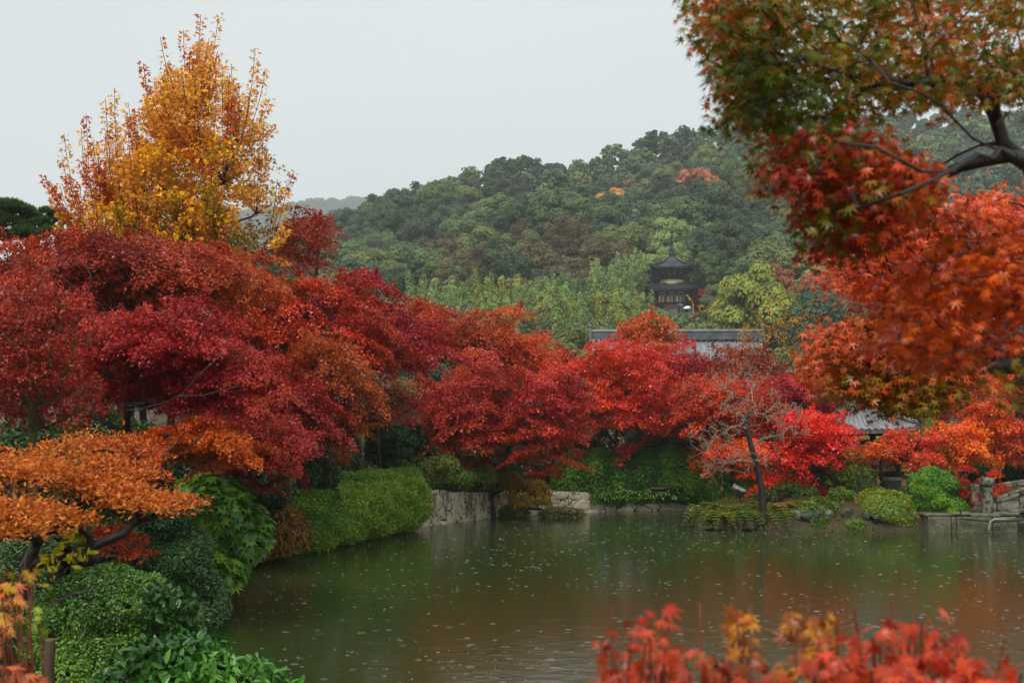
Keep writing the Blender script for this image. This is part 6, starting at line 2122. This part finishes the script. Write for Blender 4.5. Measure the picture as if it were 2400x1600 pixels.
    rafters(zu, Wu, 2, 38, root)
    hip_roof(root, (0, 0, zu), Wu, Wu, 1.95, .9, .38, .40, M['shingle'], thick=.24, ribs=False, ridge_r=.09, course=1, pitch=.8, res=6)
    # spire
    zt = zu + 1.9
    prof = [(.55, -.1), (.55, .45), (.62, .5), (.62, .6), (.4, .66), (.42, .8), (.3, 1.0), (.12, 1.05)]
    b = MB(); b.lathe((0, 0, zt), prof, 16)
    b.build('spire_base', M['copper'], root, smooth=False)
    b = MB()
    b.lathe((0, 0, zt + .9), [(.09, 0), (.08, 3.0), (.04, 4.3), (.02, 4.7)], 10)
    zs = 728 * 0
    for k in range(9):
        r_ = .44 - .018 * k; z_ = zt + 1.15 + k * .30
        b.lathe((0, 0, z_), [(r_ * .5, 0), (r_, .02), (r_, .10), (r_ * .5, .12)], 16)
    b.lathe((0, 0, zt + 3.85), [(.05, 0), (.26, .25), (.28, .6), (.16, .9), (.05, 1.0), (.1, 1.15), (.02, 1.35)], 12)
    b.build('spire', M['copper'], root)
    top = (0, 0, zt + 3.75)
    for sx in (-1, 1):
        for sy in (-1, 1):
            pts = []
            for k in range(15):
                t = k / 14
                x = sx * Wu / 2 * t; y = sy * Wu / 2 * t
                z = top[2] + (zu + .45 - top[2]) * t - 1.35 * 4 * t * (1 - t) * .42
                pts.append((x, y, z))
            b = MB(); b.tube(pts, .028, 5)
            b.build('spire_chain', M['copper'], root)
pagoda()

# ------------------------------------------------------------------ small things on the promontory and banks
def gpt(px, d, dz=0.0):
    x = W(px, 1000, d)[0]
    return np.array((x, d, gz(x, d) + dz))

def floodlight(label, px, py, d, s, mat, group=None, yaw=0.0, tilt=.3):
    c = W(px, py, d); z0 = gz(c[0], d)
    root = empty('floodlight', (c[0], d, z0), yaw)
    tag(root, label, 'garden lamp', group)
    h = c[2] - z0
    b = MB(); b.tube([(0, 0, -.05), (0, 0, max(.06, h))], .022, 8); b.lathe((0, 0, 0), [(.09, 0), (.09, .03), (.03, .04)], 12)
    b.build('stand', M['black_iron'], root)
    b = MB()
    b.tube([(-.3 * s, 0, .05 * s), (-.22 * s, 0, .06 * s), (-.05 * s, 0, .1 * s), (.22 * s, 0, .2 * s), (.32 * s, 0, .24 * s)], [.06 * s, .12 * s, .14 * s, .16 * s, .2 * s], 14)
    o = b.build('lamp_head', mat, root, (0, 0, h + .04), smooth=False)
    b = MB(); b.tube([(0, -.17 * s, h - .02), (0, -.18 * s, h + .1), (0, -.17 * s, h + .16)], .012, 6); b.tube([(0, .17 * s, h - .02), (0, .18 * s, h + .1), (0, .17 * s, h + .16)], .012, 6); b.box((0, 0, h - .02), (.03, .36 * s, .02))
    b.build('bracket', M['black_iron'], root)
    return root
M['alu'] = noisemat('brushed aluminium lamp housing', '808284', '66686a', 6, .35, .1, metal=.6)
floodlight('silver cylindrical floodlight on the moss beside the bare tree', 1735, 1158, 35.6, .62, M['alu'], yaw=2.6)
for px, py, d, y in ((1832, 1170, 35.6, 1.2), (1914, 1178, 35.3, -1.2), (2049, 1160, 36.0, 1.6), (1806, 1164, 35.9, 2.0)):
    floodlight('small black garden spotlight on the moss of the promontory', px, py, d, .36, M['black_iron'], 'black garden spotlights', yaw=y)

p = gpt(2166, 37.2)
b = MB(); top = W(2156, 925, 37.2) - p
b.tube([(0, 0, -.2), top * .5, top + (0, 0, .3)], [.055, .05, .04], 10); b.lathe(top + (0, 0, .3), [(.05, 0), (.05, .04), (.01, .06)], 10)
tag(b.build('grey_pole', M['wood_grey'], None, p), 'tall thin grey pole standing between the red maples by the leafy bush', 'pole')

def lantern(label, px, d, h, name='stone_lantern'):
    p = gpt(px, d)
    root = empty(name, p); tag(root, label, 'lantern')
    m = M['stone_moss']
    b = MB(); b.lathe((0, 0, 0), [(.26, 0), (.26, .08), (.12, .12), (.10, h * .45), (.12, h * .5)], 8); b.build('shaft', m, root)
    b = MB(); b.lathe((0, 0, h * .5), [(.12, 0), (.25, .06), (.25, .12)], 8); b.build('platform', m, root)
    b = MB()
    for sx in (-1, 1):
        for sy in (-1, 1): b.box((sx * .13, sy * .13, h * .5 + .25), (.06, .06, .27))
    b.box((0, 0, h * .5 + .13), (.32, .32, .03)); b.box((0, 0, h * .5 + .37), (.32, .32, .03))
    b.build('firebox', m, root)
    b = MB(); b.lathe((0, 0, h * .5 + .38), [(.34, 0), (.36, .05), (.2, .14), (.08, .22), (.06, .26), (.08, .32), (.02, .4)], 8); b.build('cap', m, root)
lantern('stone lantern half hidden behind the scarlet maple on the promontory', 1915, 37.6, 1.25)
# timber bench and rail
def bench():
    p = gpt(2058, 38.2); root = empty('timber_bench', p, .15); tag(root, 'low grey timber bench behind the big azalea mound', 'bench')
    b = MB(); b.box((0, 0, .62), (1.15, .34, .07), bev=.01); b.build('seat', M['wood_grey'], root)
    b = MB(); b.box((0, .17, .86), (1.15, .05, .16), bev=.01); b.build('backrest', M['wood_grey'], root)
    for s in (-1, 1):
        b = MB(); b.box((s * .48, 0, .3), (.08, .3, .6), bev=.01); b.box((s * .48, .15, .75), (.06, .06, .36)); b.build('leg', M['wood_grey'], root)
bench()
for k, (px, d, s, m, lab) in enumerate([
        (2000, 36.6, (.36, .3, .5), 'stone_grey', 'upright dark speckled stone left of the pale block'),
        (2035, 36.9, (.32, .3, .46), 'stone_moss', 'pale mossy stone beside the dark water basin'),
        (2150, 36.4, (.3, .25, .5), 'stone_dark', 'dark stone beside the small multi stemmed maple'),
        (1960, 36.0, (.22, .2, .22), 'stone_dark', 'small dark stone under the scarlet maple')]):
    p = gpt(px, d, s[2] * .45)
    rock('garden_stone', p, s, 500 + k, M[m], lab)
p = gpt(2085, 36.9); root = empty('stone_basin', p); tag(root, 'square dark stone water basin with a smooth rim behind the azalea mound', 'basin')
b = MB(); b.box((0, 0, .2), (.5, .45, .44), bev=.03); b.build('block', M['stone_dark'], root)
b = MB()
for x_, y_, w_, h_ in ((0, .18, .54, .1), (0, -.18, .54, .1), (.22, 0, .1, .26), (-.22, 0, .1, .26)): b.box((x_, y_, .45), (w_, h_, .09), bev=.01)
b.build('rim', M['stone_grey'], root)
p = gpt(2131, 35.6); root = empty('stone_post', p); tag(root, 'squat weathered stone post with a flat cap between mound and leafy bush', 'post')
b = MB(); b.box((0, 0, .3), (.17, .17, .7), bev=.015); b.build('shaft', M['stone_moss'], root)
b = MB(); b.box((0, 0, .69), (.26, .26, .08), bev=.02); b.build('cap', M['stone_moss'], root)
# little saplings with sparse leaves
for k, (px, d, h, pal, lab) in enumerate([(1990, 36.2, 1.35, ['5c7c28', '94a030', '3c5c20'], 'slender yellow green leafed sapling in front of the pavilion'), (2012, 35.8, .9, ['3c5c24', '6c8c30'], 'small green sapling in front of the dark speckled stone'),
                                     (2215, 37.6, 1.5, ['c8a02c', 'a8a030'], 'thin yellow leafed sapling under the coral pink maple')]):
    rng = np.random.RandomState(520 + k)
    p = gpt(px, d); root = empty('sapling', p); tag(root, lab, 'sapling')
    sk = Skel([(0, 0, -.1), (0, 0, .2), (.03, 0, .4)], .022)
    tg = np.stack([rng.normal(0, .24, 40), rng.normal(0, .2, 40), rng.uniform(.35, h, 40)], 1)
    sk.grow(rng, tg, step=.12, lowest=1)
    sk.meshes([('trunk', M['bark'])], root, rmin=.004)
    lv = Leaves()
    for t in tg: pad_leaves(lv, rng, t, .12, .06, 16, .08, pal, 'oval', k, nspread=.8)
    lv.build('crown', M['leaf_soft'], root)
for k, (px, d, s, lab) in enumerate([(1885, 35.9, .3, 'low dark fern like plant under the scarlet maple'), (1965, 35.6, .28, 'low green plant between the azalea mounds and the stones'), (2125, 35.3, .3, 'low dark plant right of the big azalea mound'),
                                (2040, 35.9, .28, 'low plant behind the big azalea mound'), (1795, 35.6, .24, 'tuft of green at the foot of the bare tree'), (2240, 35.2, .34, 'shaded dark plant under the red cloud pruned azalea'), (2290, 35.1, .3, 'shaded plant beside the bridge abutment'),
                                (1850, 36.4, .34, 'dark low bush behind the floodlights'), (1930, 36.8, .4, 'dark low bush at the foot of the stone lantern'), (1770, 36.9, .38, 'dark low bush behind the silver floodlight')]):
    p = gpt(px, d)
    shrub(lab, [(p + (0, 0, s * .5), (s * 1.3, s, s * .75))], [['2c4418', '446024', '5c5c28'], ['3c5c20', '5c7828', '748c34']][k % 2], .06, 540 + k, 'low_plant', 'plant', cover=1.5, lumps=6, lump_r=s * .5, stems=8)

# slab and steps behind the clipped hedge
p = gpt(752, 34.0)
root = empty('stone_slab_bridge', p); tag(root, 'pale sloping stone slab seen in the dark under the rusty maple', 'stone slab')
b = MB(); a_, c_ = W(735, 1068, 34) - p, W(782, 1124, 34) - p
b.box((a_ + c_) / 2, (np.linalg.norm(c_ - a_), .5, .10), ry=math.atan2(a_[2] - c_[2], c_[0] - a_[0]), bev=.01)
b.build('slab', M['stone_grey'], root)
b = MB(); b.box(((a_ + c_) / 2)[0:3] + (.12, .4, -.12), (.5, .3, .8), bev=.03); b.build('support', M['stone_dark'], root)

# wooden stakes in the left foreground
M['bamboo'] = noisemat('old tan timber stake', '6c5438', '4a3828', 6, .7, .3, stretch=(1, 1, .2))
for k, (px, py0, py1, d, lab) in enumerate([(118, 1500, 1570, 8.6, 'short tan wooden stake under the box bush')]):
    a_, c_ = W(px, py0, d), W(px - 8, py1 + 120, d)
    b = MB(); b.tube([c_, (a_ + c_) / 2, a_, a_ + (0, 0, .012)], [.036, .036, .034, .026], 10)
    tag(b.build('wooden_stake', M['bamboo']), lab, 'stake')

# fallen leaves: on the banks, and a few afloat
def litter():
    rng = np.random.RandomState(600)
    x = rng.uniform(-9, 17, 60000); y = rng.uniform(14, 50, 60000)
    sdv = pond_sd(x, y)
    k = (sdv > .1) & (sdv < 6.5) & (x < .5 * y) & (x > -.42 * y) & (rng.uniform(size=len(x)) < .75)
    x, y = x[k], y[k]
    P = np.stack([x, y, terrain(x, y) + .012 + .03 * 0], 1)
    P[:, 2] += 0.02
    lv = Leaves(); n = len(P)
    lv.add(P, np.array((0, 0, 1.0)) + rng.normal(0, .3, (n, 3)), rng.normal(size=(n, 3)) * (1, 1, .1), rng.uniform(.05, .085, n), pal_cols(rng, P, ['7c2c1c', 'b0401c', 'c87028', '94602c', 'a82c20'], 1.2, 6, .35), 'tri')
    o = lv.build('fallen_leaves', M['leaf_soft'])
    tag(o, 'red and orange maple leaves fallen on the banks', 'fallen leaves', kind='stuff')
    x, y = in_pond(rng, 420, 14, 37)
    k = rng.uniform(size=len(x)) < np.clip(.05 + .05 * x, .05, .7)
    x, y = x[k], y[k]; n = len(x)
    P = np.stack([x, y, np.full(n, .006)], 1)
    lv = Leaves()
    lv.add(P, np.array((0, 0, 1.0)) + rng.normal(0, .12, (n, 3)), rng.normal(size=(n, 3)) * (1, 1, .02), rng.uniform(.05, .08, n), pal_cols(rng, P, ['b8401c', 'd8862c', 'd8b060', 'a83020'], 1.2, 6, .35), 'palm5')
    tag(lv.build('floating_leaves', M['leaf_soft']), 'orange and yellow leaves floating on the pond', 'floating leaves', kind='stuff')
litter()

# ------------------------------------------------------------------ visitors with umbrellas below the pagoda
def person(label, px, d, zfoot, jacket, trousers, yaw, arm=True):
    S_ = 1.68
    x = W(px, 1000, d)[0]
    root = empty('person', (x, d, zfoot), yaw); tag(root, label, 'person')
    V = [(0, 0, .95), (0, 0, 1.15), (0, .01, 1.36), (0, 0, 1.48), (0, -.02, 1.57), (0, -.02, 1.66),
         (.09, 0, .90), (.10, -.03, .50), (.10, .02, .09), (.10, -.12, .04), (-.09, 0, .90), (-.11, .05, .50), (-.12, .06, .09), (-.12, -.08, .04),
         (.17, 0, 1.38), (.22, -.04, 1.12), (.18, -.22, 1.22), (.16, -.28, 1.28), (-.17, 0, 1.38), (-.23, .02, 1.12), (-.22, -.06, .88), (-.22, -.09, .80)]
    E = [(0, 1), (1, 2), (2, 3), (3, 4), (4, 5), (0, 6), (6, 7), (7, 8), (8, 9), (0, 10), (10, 11), (11, 12), (12, 13), (2, 14), (14, 15), (15, 16), (16, 17), (2, 18), (18, 19), (19, 20), (20, 21)]
    Rr = [.13, .13, .14, .055, .085, .09, .09, .06, .042, .035, .09, .06, .042, .035, .065, .045, .035, .035, .065, .045, .035, .035]
    me = bpy.data.meshes.new('body'); me.from_pydata(V, E, []); me.update()
    o = link('body', me, root, None, [noisemat('skin', 'c89878', 'b88868', 5, .6, 0)])
    md = o.modifiers.new('skin', 'SKIN'); o.modifiers.new('sub', 'SUBSURF').levels = 1
    for i, r in enumerate(Rr): me.skin_vertices[0].data[i].radius = (r, r * .8)
    me.skin_vertices[0].data[0].use_root = True
    # jacket, trousers, hair follow the body
    b = MB(); b.lathe((0, 0, .86), [(.19, 0), (.19, .25), (.21, .5), (.15, .6), (.07, .62)], 12)
    b.tube([(.17, 0, 1.40), (.23, -.04, 1.12), (.18, -.20, 1.21)], [.08, .065, .05], 8); b.tube([(-.17, 0, 1.40), (-.24, .02, 1.12), (-.225, -.06, .90)], [.08, .065, .05], 8)
    b.build('jacket', jacket, root, smooth=True)
    b = MB(); b.tube([(.09, 0, .93), (.10, -.03, .50), (.10, .02, .08)], [.11, .08, .06], 8); b.tube([(-.09, 0, .93), (-.11, .05, .50), (-.12, .06, .08)], [.11, .08, .06], 8)
    b.build('trousers', trousers, root, smooth=True)
    b = MB(); b.lathe((0, .01, 1.56), [(.085, 0), (.105, .06), (.10, .13), (.05, .19), (.01, .2)], 12); b.build('hair', M['black_iron'], root, smooth=True)
    return np.array((x, d, zfoot))

def umbrella(label, hand, mat, yaw, r=.55, tilt=.25):
    root = empty('umbrella', hand, yaw); root.rotation_euler = (tilt, 0, yaw); tag(root, label, 'umbrella')
    n, m = 16, 6
    P = np.zeros((n + 1, m, 3))
    for i in range(n + 1):
        an = 2 * math.pi * i / n
        for j in range(m):
            u = j / (m - 1); rr = r * u * (1 - .05 * (i % 2))
            P[i, j] = (rr * math.cos(an), rr * math.sin(an), .75 - .28 * u ** 2 + .0)
    b = MB(); b.grid(P); o = b.build('canopy', mat, root, smooth=True)
    sm = o.modifiers.new('thick', 'SOLIDIFY'); sm.thickness = .006
    b = MB(); b.tube([(0, 0, -.1), (0, 0, .80)], .012, 6); b.tube([(0, 0, -.1), (.03, 0, -.15), (.06, 0, -.1)], .014, 6); b.build('shaft', M['black_iron'], root)
zst = CAM_Z + (980 - 741) / FPX * 203
blue = noisemat('blue jacket cloth', '3c5c8c', '345080', 5, .8, .1); dark = noisemat('dark cloth', '24242a', '1c1c22', 5, .8, .1)
p1 = person('visitor in a blue jacket under a grey umbrella below the pagoda curtain', 1593, 204.5, zst + .15, blue, dark, .6)
p2 = person('visitor in dark clothes holding a white umbrella at the pagoda steps', 1611, 203.5, zst - .35, dark, dark, -.5)
umbrella('grey umbrella held over the visitor in blue', p1 + (.15, -.28, 1.28), noisemat('grey umbrella cloth', '5c6068', '50545c', 4, .6, 0), .6)
umbrella('white umbrella shining in front of the pagoda', p2 + (.15, -.28, 1.3), noisemat('white umbrella cloth', 'e8e8e8', 'dcdcdc', 4, .6, 0), -.5, r=.66, tilt=.35)
b = MB()
q = W(1603, 741, 204.0)
b.box((0, 0, -1.5), (7.0, 4.4, 2.3), bev=.06); b.box((0, .1, -.2), (7.2, 4.5, .14), bev=.02)
for k in range(5): b.box((0, -2.3 - k * .32, -.35 - k * .2), (3.0, .34, .2), bev=.015)
tag(b.build('stone_terrace', M['stone_grey'], None, (q[0], 204.0, zst)), 'grey stone terrace with steps on which the visitors stand below the pagoda', 'terrace')

c = W(150, 1335, 10.2)
shrub('sparse yellow leaved sprig under the orange azalea tree', [(c, (.16, .15, .2)), (c + (.1, 0, .2), (.12, .1, .14))], ['c8b828', 'd8c83c', '94a02c'], .085, 590, 'yellow_sprig', 'plant', cover=.5, stems=10, mat='leaf_soft', base=(c[0], c[1], gz(c[0], c[1])), jit=.4)
c = W(770, 1270, 30.5)

# grass and moss along the banks
def bank_grass():
    rng = np.random.RandomState(700)
    x = rng.uniform(-8, 16, 230000); y = rng.uniform(13, 46, 230000)
    sdv = pond_sd(x, y)
    k = (sdv > .02) & (sdv < 2.2) & (x < .45 * y) & (x > -.42 * y) & (rng.uniform(size=len(x)) < np.where(sdv < .9, .8, .35))
    x, y = x[k], y[k]; n = len(x)
    P = np.stack([x, y, terrain(x, y) - .005], 1)
    k = vnoise(P, 1.4, 8) > -.55
    P = P[k]; n = len(P)
    lv = Leaves()
    T = np.stack([rng.normal(0, .55, n), rng.normal(0, .55, n) - .15, np.ones(n)], 1)
    lv.add(P, rng.normal(size=(n, 3)) * (1, 1, .2), T, rng.uniform(.05, .15, n), pal_cols(rng, P, ['34501e', '4c6824', '6c7c2c', '7c6c30'], 1.0, 3, .3), 'lance')
    tag(lv.build('bank_grass', M['leaf_soft']), 'short grass and moss on the pond banks', 'grass', kind='stuff')
bank_grass()
for k in range(22):
    rng = np.random.RandomState(720 + k)
    px = 1865 + 22 * k if k < 12 else 2040 + 14 * (k - 12)
    d = 34.75 + rng.uniform(0, .35)
    if px > 2215: continue
    p = gpt(px, d); s_ = rng.uniform(.12, .22)
    rock('shore_rock', (p[0], p[1] - .25, max(.05, p[2] - .25)), (s_ * 1.5, s_, s_), 740 + k, M['stone_moss'] if k % 3 == 0 else M['stone_dark'], 'dark mossy rock in the row at the water edge of the promontory', group='rocks at the promontory edge')

# dry creeper on the pale wall
def creeper():
    rng = np.random.RandomState(800)
    root = empty('wall_creeper', (-1.4, 37.6, 0)); o = np.array((-1.4, 37.6, 0))
    tag(root, 'thin brown creeper stems and a few leaves clinging to the pale retaining wall', 'creeper')
    pts = [np.array(p) for p in [(-2.95, 35.25), (-2.0, 36.7), (-.2, 39.55), (1.5, 40.75), (3.1, 41.75)]]
    b = MB(); lv = Leaves()
    for k in range(46):
        i = rng.choice([0, 1, 1, 2, 3]); u = rng.uniform(); a_, c_ = pts[i], pts[i + 1]
        d = (c_ - a_) / np.linalg.norm(c_ - a_); nr = np.array((d[1], -d[0]))
        p0 = a_ * (1 - u) + c_ * u + nr * .085
        q = []; off = 0; z = .9
        while z > rng.uniform(.02, .3):
            q.append((p0[0] + d[0] * off - o[0], p0[1] + d[1] * off - o[1], z)); z -= .08; off += rng.normal(0, .045)
        if len(q) > 2: sb = MB(); sb.tube(q, .006, 4); sb.build('stem', M['bark_far'], root)
        n = 16; j = rng.randint(0, len(q), n); P = np.array([q[t] for t in j]) + rng.normal(0, .03, (n, 3)) + (*(nr * .02), 0)
        N = np.tile(np.array((nr[0], nr[1], .3)), (n, 1)) + rng.normal(0, .4, (n, 3))
        lv.add(P, N, np.array((0, 0, -1.)) + rng.normal(0, .6, (n, 3)), .055, pal_cols(rng, P, ['4c6824', '8c7c2c', '7c4428'], 2, 3, .4), 'oval')
    lv.build('leaves', M['leaf_soft'], root)
creeper()
